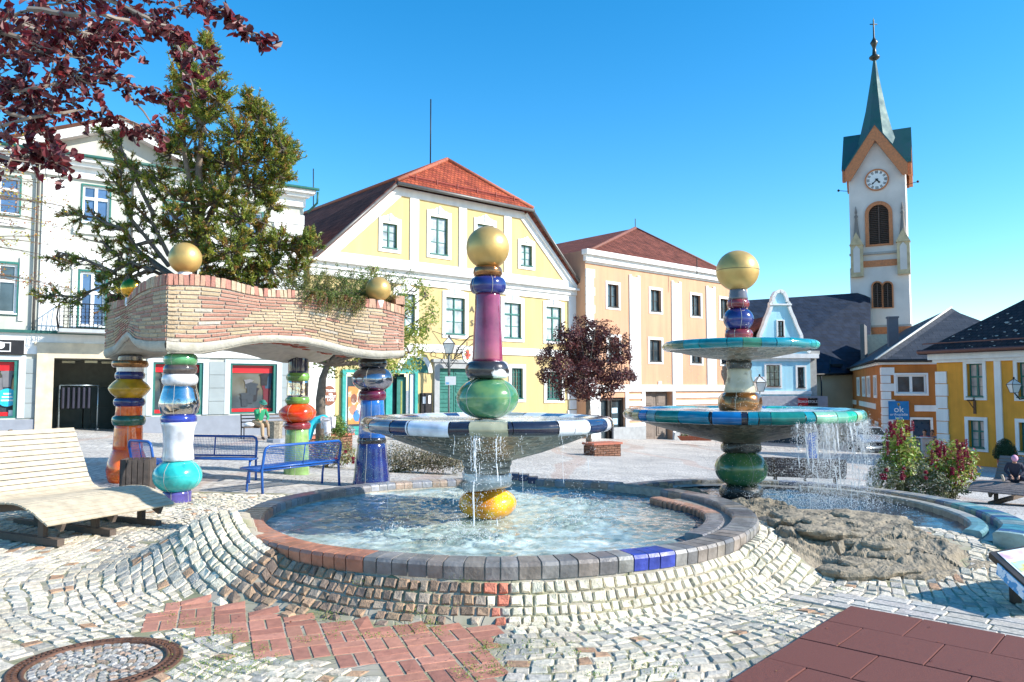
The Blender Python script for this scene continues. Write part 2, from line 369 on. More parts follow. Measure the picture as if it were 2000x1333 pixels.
# trim
mb = MB()
def hband(fc, mb, a0, a1, z0, z1, o=.04): fc.box(mb, a0, a1, z0, z1, .001, o)
hband(Y, mb, BLs-.1, BRs+.1, zc-.28, zc-.02, .16); hband(Y, mb, BLs-.3, BRs+.3, zc-.02, zc+.08, .38); hband(Y, mb, BLs-.05, BRs+.05, zc-.62, zc-.28, .07)
hband(Y, mb, BLs+.3, BRs-.3, zc+.08, zc+.5, .06)
zbelt = (Y.sz(1000, 680)[1], Y.sz(1000, 694)[1]); hband(Y, mb, BLs, BRs, zbelt[1], zbelt[0], .06)
for x0, x1 in ((800, 817), (895.6, 910.6), (984, 998)):
    a0 = Y.sz(x0, 460)[0]; a1 = Y.sz(x1, 460)[0]; hband(Y, mb, a0, a1, zc+.5, zt-.3, .055)
a0 = Y.sz(1110, 640)[0]; hband(Y, mb, a0, BRs+.03, zbelt[0], zc-.62, .08)
for k in range(8):
    z0 = zb+.75+k*.55
    if z0+.5 < zbelt[1]: hband(Y, mb, a0-.12*(k % 2), BRs+.03, z0, z0+.5, .08)
hband(Y, mb, TLs-.2, TRs+.2, zt-.4, zt-.02, .075)
# raking bands
for (sa, sb) in ((BLs, TLs), (BRs, TRs)):
    dv = Vector((sb-sa, zt-zc)).normalized(); nn_ = Vector((-dv.y, dv.x)); 
    if (nn_.x > 0) == (sa == BRs): nn_ = -nn_
    def rk(i0, i1, o0, o1):
        q = [Vector((sa, zc))-nn_*i0*-1, Vector((sb, zt))-nn_*i0*-1, Vector((sb, zt))-nn_*i1*-1, Vector((sa, zc))-nn_*i1*-1]
        mb.prism([Y.W(p.x, p.y, o0) for p in q], (Y.n.x*(o1-o0), Y.n.y*(o1-o0), 0))
    rk(.0, -.75, .012, .045) if False else None
    inn = Vector((am-sa, 0)); s1 = 1 if inn.x > 0 else -1
    nrm = Vector((dv.y*s1, -dv.x*s1)); 
    if nrm.y > 0: nrm = -nrm
    for (w_, o_) in ((.55, .05), (.22, .18)):
        q = [Vector((sa, zc)), Vector((sb, zt)), Vector((sb, zt))+nrm*w_, Vector((sa, zc))+nrm*w_]
        mb.prism([Y.W(p.x, p.y, .003) for p in q], (Y.n.x*o_, Y.n.y*o_, 0))
mb.build('trim', white, yh)
mb = MB(); hband(Y, mb, gh[1]+.35, BRs, zb, zb+.85, .07); mb.build('plinth', mat('orange_plinth', (.6, .33, .16), .8), yh)
# gate
mb = MB(); 
for q in ((gate[0], gh[0], zb, gate[3]), (gh[1], gate[1], zb, gate[3]), (gh[0], gh[1], gh[3], gate[3])): Y.box(mb, q[0], q[1], q[2], q[3], .002, .12)
Y.box(mb, gate[0]-.12, gate[1]+.12, gate[3], gate[3]+.16, .002, .2)
g_ = mb.build('gate_surround', greyst, yh)
mb = MB(); wd = (gh[1]-gh[0])/2
for k in range(2):
    a = gh[0]+k*wd; Y.box(mb, a+.02, a+wd-.02, gh[2], gh[3], -.16, -.12)
    for (z0, z1) in ((.08, .3), (.33, .68), (.71, .96)):
        hh = gh[3]-gh[2]
        for j in range(7): Y.box(mb, a+.12, a+wd-.12, gh[2]+hh*(z0+(z1-z0)*j/7), gh[2]+hh*(z0+(z1-z0)*(j+.7)/7), -.119, -.09)
mb.build('gate_leaf', greenW, yh)
# shop front
mb = MB(); a0, a1, z0, z1 = shop
tealF = mat('teal_frame', (.03, .3, .26), .4); paleF = mat('pale_blue_frame', (.5, .58, .66), .5)
for q in ((a0, a0+.16), (a1-.16, a1)): Y.box(mb, q[0], q[1], zb, z1, .0, .14)
Y.box(mb, a0+.16, a1-.16, z1-.14, z1, .0, .14)
ax = [Y.sz(x, 770)[0] for x in (677, 706, 752, 764, 800, 806)]
Y.box(mb, ax[0], ax[2], zb, zb+1.35, -.1, .06)
for k in range(4): Y.box(mb, ax[0]+.05, ax[2]-.05, zb+.72+k*.15, zb+.8+k*.15, .061, .09)
Y.box(mb, ax[2], ax[3], zb, z1-.14, -.1, .1)
sf = mb.build('shop_front', tealF, yh)
mb = MB(); Y.box(mb, a0+.17, ax[0]-.01, zb, z1-.15, -.1, .05); Y.box(mb, ax[4], ax[5]+.1, zb, z1-.15, -.1, .05); mb.build('shop_pilaster', paleF, yh)
mb = MB(); Y.box(mb, ax[0]+.01, ax[2]-.01, zb+1.36, z1-.3, -.12, -.08); Y.box(mb, ax[3], ax[4], zb+.02, z1-.16, -.5, -.45); mb.build('shop_window', pane_d, yh)
mb = MB(); q = ax[0]+.12; Y.box(mb, q, ax[1]+.5, zb+1.45, z1-.75, -.079, -.07); 
post = mb.build('window_poster', mat('orange_poster', (.7, .25, .06), .6, nscale=2.2, namt=.3, col2=(.55, .45, .35), patch=(.5, .56)), yh)
mb = MB()
for (fx, fz, r_, c) in ((.25, .68, .16, (.2, .07, .04)), (.25, .6, .12, (.75, .5, .38)), (.55, .66, .15, (.25, .1, .05)), (.55, .58, .11, (.8, .55, .42)), (.55, .4, .2, (.7, .7, .68)), (.22, .38, .17, (.5, .2, .12)), (.8, .42, .13, (.1, .2, .45)), (.4, .22, .2, (.05, .2, .45)), (.75, .2, .16, (.45, .55, .1)), (.6, .1, .14, (.6, .15, .06))):
    W0 = ax[1]+.5-q; H0 = z1-.75-zb-1.45; cx = q+fx*W0; cz = zb+1.45+fz*H0
    mb.prism([Y.W(cx+cos(t*pi/5)*r_, cz+sin(t*pi/5)*r_*1.3, -.069) for t in range(10)], (Y.n.x*.004, Y.n.y*.004, 0), c)
mb.build('poster_figures', mat('print', (1, 1, 1), .5, attr=True, namt=.05), post)
# open door leaf, arch over shop and awning
mb = MB(); a_ = Y.sz(781, 770)[0]; Y.box(mb, a_, ax[4]-.03, zb+.05, z1-.3, -.3, -.25); dl = mb.build('shop_door', greenW, yh)
mb = MB(); Y.box(mb, a_+.2, ax[4]-.25, zb+.9, z1-.5, -.249, -.24); mb.build('door_pane', mat('yellowgreen_glass', (.28, .3, .1), .1), dl)
ac = Y.sz(800, 722); 
mb = MB(); P = []
for k in range(13):
    t = pi*k/12; P.append((ac[0]+.25+cos(t)*1.0, ac[1]-.15+sin(t)*.95))
P = P+[(ac[0]+.25-.78, ac[1]-.15)]+[(ac[0]+.25+cos(pi*k/12)*.78, ac[1]-.15+sin(pi*k/12)*.73) for k in range(12, -1, -1)]
for i in range(12):
    t0, t1 = pi*i/12, pi*(i+1)/12; c0 = ac[0]+.25; c1 = ac[1]-.15
    q = [Y.W(c0+cos(t0)*.78, c1+sin(t0)*.73, .003), Y.W(c0+cos(t0)*1, c1+sin(t0)*.95, .003), Y.W(c0+cos(t1)*1, c1+sin(t1)*.95, .003), Y.W(c0+cos(t1)*.78, c1+sin(t1)*.73, .003)]
    mb.prism(q, (Y.n.x*.08, Y.n.y*.08, 0))
mb.build('arch', white, yh)
mb = MB(); mb.prism([Y.W(ac[0]+.25+cos(pi*k/12)*.77, ac[1]-.15+sin(pi*k/12)*.72, .002) for k in range(13)], (Y.n.x*.03, Y.n.y*.03, 0)); mb.build('arch_panel', greenW, yh)
# white wall strip + oval sign
a0_ = Y.sz(630, 770)[0]; a1_ = Y.sz(653, 770)[0]
mb = MB(); Y.box(mb, BLs, a1_, zb, zbelt[1], .001, .05)
for k in range(6): pass
mb.build('white_panel', white, yh)
sc_ = Y.sz(641, 773); mb = MB(); mb.prism([Y.W(sc_[0]+cos(t*pi/16)*.34, sc_[1]+sin(t*pi/16)*.42, .052) for t in range(32)], (Y.n.x*.05, Y.n.y*.05, 0))
osn = mb.build('oval_sign', mat('brown_sign', (.22, .07, .03), .5), None); tag(osn, 'brown oval sign with white lettering on the white wall behind the tree trunk', 'sign')
dY = (Y.d.x, Y.d.y, 0)
for i, tx in enumerate(('THEKE', 'am', 'MARKT', '1.OG')): text(tx, Y.W(sc_[0]+.06, sc_[1]+.2-i*.13, .108), .15, dY, (0, 0, 1), whiteW, parent=osn, bold=.006)
# notice board
r_ = Y.rect(820, 768, 841, 812); mb = MB(); Y.box(mb, r_[0], r_[1], zb+.2, r_[3], .002, .12); nb = mb.build('notice_board', black, None); tag(nb, 'black notice board with small white papers left of the green gate', 'notice board')
mb = MB(); wd = r_[1]-r_[0]
for (fx, fw_, z0, z1) in ((.12, .28, .5, .17), (.65, .22, .5, .12), (.7, .16, 1.95, 1.88)): Y.box(mb, r_[0]+fx*wd, r_[0]+(fx+fw_)*wd, r_[3]-z0, r_[3]-z1, .121, .125)
mb.build('paper', whiteW, nb)
# letters on the wall
for ch, (px, py) in (('A', (921.5, 605)), ('S', (921.5, 632))):
    p = Y.sz(px, py); text(ch, Y.W(p[0], p[1], .03), .42, dY, (0, 0, 1), mat('grey_letter', (.12, .1, .06), .6), parent=yh, bold=.004)
# roof
sl_ = (zt-zc)/(TLs-BLs); zr = 0
# hip setback so that the apex projects to px 870
best = min([k*.1 for k in range(5, 90)], key=lambda b: abs((lambda p: 1000+F*p.x/(p.y*cos(PITCH)+(p.z-CAMZ)*sin(PITCH)))(Y.W(am, zr, -b))-870))
zr = zat(870, 319, Y.W(am, 0, -best).y); ap = Y.W(am, zr, -best); bk = Y.W(am, zr, -20)
ov = .45
TLo = Y.W(TLs-.15, zt-.02, ov); TRo = Y.W(TRs+.15, zt-.02, ov)
BLo = Y.W(BLs-.75, zc-.75*sl_+.12, .3); BRo = Y.W(BRs+.75, zc-.75*sl_+.12, .3)
up = Vector((0, 0, .15))
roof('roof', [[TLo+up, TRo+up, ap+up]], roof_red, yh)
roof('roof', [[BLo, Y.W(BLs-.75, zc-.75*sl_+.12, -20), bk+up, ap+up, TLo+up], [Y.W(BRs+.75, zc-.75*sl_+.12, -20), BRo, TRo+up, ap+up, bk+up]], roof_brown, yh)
mb = MB()
mb.tube([TLo+up*1.2, ap+up*1.3], .11, 8); mb.tube([TRo+up*1.2, ap+up*1.3], .11, 8); mb.tube([ap+up*1.3, bk+up*1.3], .11, 8); mb.build('ridge_tiles', roof_old if False else mat('ridge_clay', (.36, .1, .05), .7, nscale=8, namt=.3), yh)
mb = MB(); mb.tube([TLo+Vector((Y.n.x*.06, Y.n.y*.06, .04)), TRo+Vector((Y.n.x*.06, Y.n.y*.06, .04))], .09, 8)
mb.tube([BLo+Vector((0, 0, -.04)), TLo], .07, 6); mb.tube([BRo+Vector((0, 0, -.04)), TRo], .07, 6)
mb.tube([Y.W(BRs-.1, zc-.3, .3), Y.W(BRs-.1, zc-.9, .12), Y.W(BRs-.1, zb, .12)], .05, 6)
mb.build('gutter', zinc, yh)
mb = MB()
for k in range(6):
    t = .09+k*.165; p = TLo+(TRo-TLo)*t; q = ap; p = p+(q-p)*.12+up
    mb.tube([p, p+Vector((0, 0, .28))], .03, 5)
pA = TLo+(ap-TLo)*.14+up*1.9; pB = TRo+(ap-TRo)*.14+up*1.9; mb.tube([pA, pB], .035, 5); mb.tube([pA-Vector((0, 0, .12)), pB-Vector((0, 0, .12))], .03, 5)
mb.build('snow_guard', mat('guard_red', (.3, .05, .03), .6), yh)
mb = MB(); s0 = at(595, 480, 36); mb.box(Y.W(BLs-1.4, zc+1.6, -7), (.1, 3.2, .35), PH+pi/2*0, None); 
tp = Y.W(am, zr+.2, -best-1.5); mb = MB(); mb.tube([tp, tp+Vector((0, 0, 3.6))], .035, 6)
lr = mb.build('lightning_rod', iron, yh)
tp = Y.W(am, zr+.2, -19.6); pp = at(612, 436, tp.y); mb = MB(); mb.tube([Vector((pp.x, pp.y, tp.z)), at(612, 330, tp.y)], .04, 6); mb.build('lightning_rod', iron, yh)
# ================================================================ PEACH HOUSE
Pf = Fac((0, 40-.8/cos(PH)), PH)
pA_ = Pf.sz(1144, 700)[0]; pB_ = Pf.sz(1462, 700)[0]
ph = empty('peach_house', Pf.W(pA_, base_z(*Pf.W(pA_, 0).xy)), 'peach coloured three storey house with white pilasters and brown hipped roof', 'house')
zb = -2.2; ztop = (Pf.sz(1150, 491)[1]+Pf.sz(1400, 531)[1])/2; zcor = (Pf.sz(1159, 517)[1]+Pf.sz(1404, 553)[1])/2
W1 = [(1182.7, 551, 1211.4, 604), (1267, 561.7, 1294, 614), (1347.5, 572, 1371, 622.4), (1404, 580, 1426, 626.5)]
W2 = [(1184, 652, 1213, 704), (1265.4, 658, 1295, 713), (1347.5, 665, 1373, 715), (1405.5, 670, 1427, 717)]
holes = []
z1a = sum(Pf.rect(*r_)[2] for r_ in W1)/4; z1b = sum(Pf.rect(*r_)[3] for r_ in W1)/4; z2a = sum(Pf.rect(*r_)[2] for r_ in W2)/4; z2b = sum(Pf.rect(*r_)[3] for r_ in W2)/4
for r_ in W1: q = Pf.rect(*r_); holes.append(window(Pf, ph, (q[0], q[1], z1a, z1b), white, darkW, pane_d, trim=.16, cols=2, rows=2, depth=.2, tproud=.03))
for r_ in W2: q = Pf.rect(*r_); holes.append(window(Pf, ph, (q[0], q[1], z2a, z2b), white, darkW, pane_d, trim=.16, cols=2, rows=2, depth=.2, tproud=.03))
gt = Pf.rect(1260, 762, 1313, 859); gt = (gt[0], gt[1], zb+.01, gt[3]); holes.append(gt)
sd = Pf.rect(1172, 777, 1221, 846); sdb = sd[2]; sd = (sd[0], sd[1], sd[2]-.5, sd[3]); holes.append(sd)
mb = MB(); Pf.wall(mb, [(pA_, zb), (pB_, zb), (pB_, ztop), (pA_, ztop)], holes, depth=.45)
mb.quad(Pf.W(pB_, zb), Pf.W(pB_, zb, -16), Pf.W(pB_, ztop, -16), Pf.W(pB_, ztop)); mb.quad(Pf.W(pA_, zb), Pf.W(pA_, ztop), Pf.W(pA_, ztop, -12), Pf.W(pA_, zb, -12))
mb.build('wall', peach, ph)
mb = MB(); zbl = (Pf.sz(1250, 761)[1], Pf.sz(1250, 752)[1])
hband(Pf, mb, pA_-.28, pB_+.2, ztop-.28, ztop, .42); hband(Pf, mb, pA_-.15, pB_+.1, ztop-.62, ztop-.28, .22); hband(Pf, mb, pA_, pB_, zcor, ztop-.62, .06)
for x0, x1, yt in ((1229, 1249.6, 545), (1311.7, 1330.6, 558), (1379.5, 1397, 567)):
    a0 = Pf.sz(x0, 650)[0]; a1 = Pf.sz(x1, 650)[0]; hband(Pf, mb, a0, a1, zbl[1], zcor-.42, .07)
    for e in (0, .78): hband(Pf, mb, a0+(a1-a0)*e, a0+(a1-a0)*(e+.22), zcor-.42, zcor-.3, .07)
hband(Pf, mb, pA_, pB_, zbl[0]-.12, zbl[1], .1)
a1 = Pf.sz(1158, 600)[0]
for k in range(26):
    z0 = zb+k*.5
    if z0+.47 < zcor: hband(Pf, mb, pA_-.01, a1+(.0 if k % 2 else .1), z0, z0+.47, .08)
# rusticated ground floor: white field with peach stripes left as gaps
segs = [(a1+.1, sd[0]), (sd[1], gt[0]-.02), (gt[1]+.02, pB_)]
z = zbl[0]-.12; k = 0
while z > zb:
    h_ = .24 if k % 2 == 0 else .0
    z0 = z-.14-.28 if False else z
    for (u0, u1) in segs: 
        hband(Pf, mb, u0, u1, z-.42, z-.16, .06)
        hband(Pf, mb, u0, u0+.28, z-.16, z, .058); hband(Pf, mb, u1-.28, u1, z-.16, z, .058)
    z -= .42; k += 1
for q in ((gt[0]-.02, gt[0]+.0), ): pass
mb.build('trim', white, ph)
mb = MB(); q = Pf.rect(1222, 833, 1259, 862); hband(Pf, mb, Pf.sz(1196, 845)[0], gt[0]-.05, zb, q[3], .1); hband(Pf, mb, gt[1]+.05, pB_, zb, q[3]-.5, .1); mb.build('plinth', greyst, ph)
mb = MB(); wd = (gt[1]-gt[0])/2; hh = gt[3]-gt[2]
for k in range(2):
    a = gt[0]+k*wd; Pf.box(mb, a+.01, a+wd-.01, gt[2], gt[3], -.44, -.38)
    for (f0, f1) in ((.25, .45), (.48, .72), (.75, .94)):
        Pf.box(mb, a+.2, a+wd-.2, gt[2]+hh*f0, gt[2]+hh*f1, -.379, -.33); Pf.box(mb, a+.32, a+wd-.32, gt[2]+hh*(f0+.03), gt[2]+hh*(f1-.03), -.329, -.3)
mb.build('gate_leaf', mat('weathered_wood', (.2, .16, .13), .75, nscale=12, namt=.25, bump=.3), ph)
mb = MB(); wd = sd[1]-sd[0]
for q in ((sd[0], sd[0]+.1), (sd[0]+wd*.38, sd[0]+wd*.38+.16), (sd[0]+wd*.5, sd[0]+wd*.5+.08), (sd[1]-.14, sd[1])): Pf.box(mb, q[0], q[1], sd[2], sd[3], -.3, -.15)
Pf.box(mb, sd[0]+.1, sd[1]-.14, sd[3]-.15, sd[3], -.3, -.15)
ssf = mb.build('shop_door_frame', darkW, ph)
mb = MB(); Pf.box(mb, sd[0], sd[1], sd[2], sd[3]-.02, -.34, -.31); mb.build('shop_glass', pane_d, ph)
mb = MB(); Pf.box(mb, sd[0]+wd*.62, sd[0]+wd*.85, sd[2]+1.6, sd[3]-.6, -.305, -.298); mb.build('shop_poster', mat('pale_poster', (.5, .7, .8), .5, nscale=3, namt=.3), ph); mb = MB(); Pf.box(mb, sd[0]+wd*.65, sd[0]+wd*.85, sd[2]+.95, sd[2]+1.3, -.305, -.298); mb.build('shop_poster', mat('pale_poster', (.5, .7, .8), .5, nscale=3, namt=.3), ph)
mb = MB(); Pf.box(mb, sd[0]+wd*.53, sd[1], sd[2], sd[2]+.8, -.14, .04); mb.build('stall_riser', greyst, ph)
# roof
eL = Pf.W(pA_+.2, ztop-.15, -.4); eR = Pf.W(pB_-.1, ztop-.15, -.4)
def solve_apex(fc, a, px, py, o0=2, o1=14):
    best = None
    for k in range(200):
        o = -(o0+(o1-o0)*k/200); p = fc.W(a, 0, o); x = 1000+F*p.x/p.y
        if best is None or abs(x-px) < best[0]: best = (abs(x-px), o)
    p = fc.W(a, 0, best[1]); return fc.W(a, zat(px, py, p.y), best[1])
mid = (pA_+pB_)/2
apx = None
o_ = -6.5; aa = [pA_+(pB_-pA_)*k/200 for k in range(201)]
a_ = min(aa, key=lambda a: abs(1000+F*Pf.W(a, 0, o_).x/Pf.W(a, 0, o_).y-1244)); p_ = Pf.W(a_, 0, o_); apx = Pf.W(a_, zat(1244, 446, p_.y), o_)
ebl = Pf.W(pA_+.2, ztop-.15, -13); ebr = Pf.W(pB_-.1, ztop-.15, -13)
a2_ = pB_-(a_-pA_); apr = Pf.W(max(a2_, a_), apx.z, o_)
rl = Pf.W(pA_-13, apx.z-.9, o_)
roof('roof', [[eL, eR, apx]], roof_brown, ph)
# rear wing ridge running back-left behind the yellow house
wl = apx+Vector((-11, 9, .3)); 
roof('roof', [[eR, Pf.W(pB_-.1, ztop-.15, -14), apx+Vector((-Pf.n.x*7, -Pf.n.y*7, 0)), apx]], roof_brown, ph)
bk2 = apx+Vector((-Pf.n.x*14, -Pf.n.y*14, 0))
roof('roof', [[eL, apx, bk2, Pf.W(pA_+.2, ztop-.15, -20)]][0:1], roof_brown, ph)
mb = MB(); mb.tube([eL, apx], .12, 7); mb.tube([apx, eR], .1, 7); mb.build('ridge_tiles', mat('ridge_brown', (.2, .07, .045), .7, nscale=8, namt=.3), ph)
mb = MB(); p = at(1361, 518, 47); mb.tube([p-Vector((0, 0, .6)), at(1361, 503, 47)], .03, 5); mb.tube([apx, apx+Vector((0, 0, .7))], .03, 5); mb.build('roof_vent_pipe', iron, ph)
mb = MB(); q = Pf.sz(1288, 750); Pf.box(mb, q[0]-.15, q[0]+.15, q[1]-.16, q[1]+.16, .03, .06); mb.build('house_number_plate', whiteW, ph)
# ================================================================ LEFT WHITE TOWN HOUSE
PL = radians(33.5); OL = at(588, 700, 31)
Lf = Fac((OL.x, OL.y), PL)
lh = empty('town_house', (OL.x, OL.y, base_z(OL.x, OL.y)), 'pale white town house with pediment, balcony and red banded shop windows', 'house')
zb = -.9; zcn = (Lf.sz(575, 381)[1]+Lf.sz(130, 318)[1])/2
aL = Lf.sz(-420, 700)[0]; aR = 0
holes = []
wn = [(158, 362, 217, 440), (318, 392, 366, 450), (470, 412, 514, 468), (-46, 340, 42, 420)]
for r_ in wn: holes.append(window(Lf, lh, Lf.rect(*r_), greenW, whiteW, pane_b, trim=.05, cols=2, rows=1, transom=.66, sw=.07, depth=.1, tproud=.03))
holes.append(window(Lf, lh, Lf.rect(-48, 510, 38, 616), greenW, whiteW, pane_d, trim=.07, cols=2, rows=1, transom=.66, sw=.08, depth=.1, tproud=.03))
holes.append(window(Lf, lh, Lf.rect(151, 528, 210, 642), greenW, whiteW, pane_b, trim=.07, cols=2, rows=1, transom=.62, sw=.08, depth=.1, tproud=.03))
holes.append(window(Lf, lh, Lf.rect(318, 540, 366, 640), greenW, whiteW, pane_b, trim=.07, cols=2, rows=1, transom=.66, sw=.08, depth=.1, tproud=.03))
holes.append(window(Lf, lh, Lf.rect(470, 548, 514, 642), greenW, whiteW, pane_b, trim=.07, cols=2, rows=1, transom=.66, sw=.08, depth=.1, tproud=.03))
gtl = Lf.rect(103, 701, 245, 838); gtl = (gtl[0], gtl[1], zb+.3, gtl[3]); holes.append(gtl)
shops = [Lf.rect(-70, 703, 35, 817), Lf.rect(298, 709, 396, 811), Lf.rect(449, 710, 540, 809)]
zs0 = sum(q[2] for q in shops)/3; zs1 = sum(q[3] for q in shops)/3
shops = [(q[0], q[1], zs0, zs1) for q in shops]; holes += shops
mb = MB(); Lf.wall(mb, [(aL, zb), (0, zb), (0, zcn), (aL, zcn)], holes, depth=.25)
mb.quad(Lf.W(0, zb), Lf.W(0, zb, -14), Lf.W(0, zcn, -14), Lf.W(0, zcn))
mb.build('wall', paleP, lh)
mb = MB()
zl = (Lf.sz(30, 648)[1]+Lf.sz(200, 653)[1])/2
hband(Lf, mb, aL, 0.03, zl-.75, zl-.05, .09)
def vb(x0, x1, y, z0, z1, o=.06): 
    hband(Lf, mb, Lf.sz(x0, y)[0], Lf.sz(x1, y)[0], z0, z1, o)
vb(80, 128, 480, zl+.06, zcn-.6); vb(250, 300, 480, zl+.06, zcn-.6); vb(395, 440, 480, zl+.06, zcn-.6)
hband(Lf, mb, aL, .05, zcn-.5, zcn-.12, .12); hband(Lf, mb, aL, .15, zcn-.12, zcn+.02, .34); hband(Lf, mb, aL, .35, zcn+.02, zcn+.18, .5)
for k in range(22):
    z0 = zl+.1+k*.42
    if z0+.4 < zcn-.5: hband(Lf, mb, -(1.55 if k % 2 else 1.2), .02, z0, z0+.39, .07)
# surrounds
for (x0, y0, x1, y1) in ((140, 520, 222, 646), (-60, 500, 48, 625)):
    q = Lf.rect(x0, y0, x1, y1); hq = Lf.rect(x0+10, y0+8, x1-11, y1-5)
    hband(Lf, mb, q[0], hq[0], q[2], q[3], .055); hband(Lf, mb, hq[1], q[1], q[2], q[3], .055); 
c0 = Lf.sz(181, 528); r0 = (Lf.sz(222, 528)[0]-Lf.sz(140, 528)[0])/2
for i in range(14):
    t0, t1 = pi*i/14, pi*(i+1)/14
    mb.prism([Lf.W(c0[0]+cos(t)*rr, c0[1]+sin(t)*rr*1.0, .003) for t, rr in ((t0, r0-.28), (t0, r0), (t1, r0), (t1, r0-.28))], (Lf.n.x*.055, Lf.n.y*.055, 0))
for r_ in wn: q = Lf.rect(*r_); hband(Lf, mb, q[0]-.2, q[1]+.2, q[2]-.35, q[2]-.15, .09)
# pediment
pa = Lf.sz(30, 300)[0]; pb = Lf.sz(405, 340)[0]; pm = Lf.sz(192, 250); hP = pm[1]-zcn
for (sa, sb) in ((pa, (pa+pb)/2), (pb, (pa+pb)/2)):
    q = [(sa, zcn+.18), (sb, zcn+hP), (sb, zcn+hP+.4), (sa, zcn+.55)]
    mb.prism([Lf.W(x, z, .003) for x, z in q], (Lf.n.x*.45, Lf.n.y*.45, 0))
mb.build('trim', white, lh)
mb = MB(); mb.prism([Lf.W(pa, zcn+.18, 0), Lf.W(pb, zcn+.18, 0), Lf.W((pa+pb)/2, zcn+hP+.1, 0)], (Lf.n.x*-.2, Lf.n.y*-.2, 0)); mb.build('pediment', paleP, lh)
pmid = (pa+pb)/2; zt_ = zcn+hP+.45
roof('roof', [[Lf.W(pb+.2, zcn+.55, .5), Lf.W(pb+.2, zcn+.55, -5), Lf.W(pmid, zt_, -9), Lf.W(pmid, zt_, .5)], [Lf.W(pa-.2, zcn+.55, .5), Lf.W(pmid, zt_, .5), Lf.W(pmid, zt_, -9), Lf.W(pa-.2, zcn+.55, -5)]], roof_old, lh)
roof('roof', [[Lf.W(aL, zcn+.2, .45), Lf.W(.3, zcn+.2, .45), Lf.W(-5.5, zcn+1.6, -6.5), Lf.W(aL, zcn+1.6, -6.5)], [Lf.W(.3, zcn+.2, .45), Lf.W(.3, zcn+.2, -13), Lf.W(-5.5, zcn+1.6, -6.5)]], roof_old, lh)
mb = MB(); mb.tube([Lf.W(aL, zcn+.2, .56), Lf.W(.45, zcn+.2, .56)], .06, 7); hband(Lf, mb, aL, .1, zl-.05, zl+.05, .22); mb.tube([Lf.W(.4, zcn+.1, .56), Lf.W(.4, zcn-.35, .5), Lf.W(.12, zcn-.7, .15)], .05, 6)
mb.build('gutter', mat('green_gutter', (.015, .1, .08), .5), lh)
mb = MB()
for x in (66, 252): q = Lf.sz(x, 600)[0]; mb.tube([Lf.W(q, zcn-.1, .3), Lf.W(q, zcn-.6, .12), Lf.W(q, zl, .12)], .045, 6)
mb.build('downpipe', zinc, lh)
for u0_, u1_ in ((aL, gtl[0]-.35), (gtl[1]+.35, .02)): mb = MB(); hband(Lf, mb, u0_, u1_, zb, zs0-.05, .1); mb.build('plinth', mat('grey_plinth', (.25, .27, .31), .8, nscale=3), lh)
clad = mat('grey_cladding', (.3, .34, .34), .7, nscale=2, namt=.08)
mb = MB()
for (u0, u1) in ((Lf.sz(48, 760)[0], Lf.sz(80, 760)[0]), (Lf.sz(262, 760)[0], Lf.sz(288, 760)[0]), (Lf.sz(408, 760)[0], Lf.sz(438, 760)[0]), (Lf.sz(550, 760)[0], -.25)):
    k = 0; mb = MB()
    while zs0+k*.5 < zl-.9: hband(Lf, mb, u0, u1, zs0+k*.5, zs0+k*.5+.485, .04); k += 1
    mb.build('cladding', clad, lh)
for q in shops:
    mb = MB()
    for (u0, u1) in ((q[0]-.2, q[0]), (q[1], q[1]+.2)): hband(Lf, mb, u0, u1, zs0, zs1+.15, .05)
    hband(Lf, mb, q[0], q[1], zs1, zs1+.15, .05)
    mb.build('shop_surround', mat('pale_grey_surround', (.55, .6, .62), .7), lh)
for i, q in enumerate(shops):
    mb = MB()
    for (u0, u1, v0, v1) in ((q[0], q[0]+.08, q[2], q[3]), (q[1]-.12, q[1], q[2], q[3]), (q[0]+.08, q[1]-.12, q[3]-.06, q[3]), (q[0]+.08, q[1]-.12, q[2], q[2]+.06)): Lf.box(mb, u0, u1, v0, v1, -.2, .0)
    sw_ = mb.build('shop_window', greenW, lh)
    mb = MB(); Lf.box(mb, q[0]+.08, q[1]-.12, q[2]+.06, q[3]-.06, -.24, -.2); mb.build('pane', pane_d, sw_)
    mb = MB(); Lf.box(mb, q[0]+.09, q[1]-.13, q[3]-.36, q[3]-.07, -.19, -.15); mb.build('red_band', redP, sw_); mb = MB(); Lf.box(mb, q[0]+.09, q[1]-.13, q[2]+.07, q[2]+.2, -.19, -.15); mb.build('red_band', redP, sw_)
    # goods behind the glass
    mb = MB(); rg = random.Random(i); wd = q[1]-q[0]
    for k in range(9):
        u = q[0]+.2+rg.random()*(wd-.6); hz_ = rg.uniform(.25, .9); z0 = q[2]+.25+rg.random()*.9
        c = rg.choice([(.01, .01, .015), (.12, .01, .02), (.03, .04, .05), (.1, .16, .03), (.16, .16, .17), (.02, .06, .1), (.01, .01, .015), (.02, .02, .03)])
        pts = [(u, z0), (u+.22, z0), (u+.25, z0+hz_*.7), (u+.32, z0+hz_*.9), (u+.14, z0+hz_), (u-.08, z0+hz_*.9), (u-.02, z0+hz_*.7)]
        mb.prism([Lf.W(a, b, -.19+.002*k) for a, b in pts], (Lf.n.x*.02, Lf.n.y*.02, 0), c)
    mb.build('display', mat('goods', (1, 1, 1), .7, attr=True), sw_)
q = shops[0]; cc = Lf.sz(14, 777); mb = MB(); mb.prism([Lf.W(cc[0]+cos(t*pi/12)*.3, cc[1]+sin(t*pi/12)*.3, -.148) for t in range(24)], (Lf.n.x*.01, Lf.n.y*.01, 0)); stk = mb.build('round_sticker', mat('cyan_sticker', (.02, .45, .65), .4), lh)
mb = MB()
for k, wd in enumerate((.22, .3, .34)): Lf.box(mb, cc[0]-wd/2, cc[0]+wd/2, cc[1]+.1-k*.11, cc[1]+.15-k*.11, -.137, -.133)
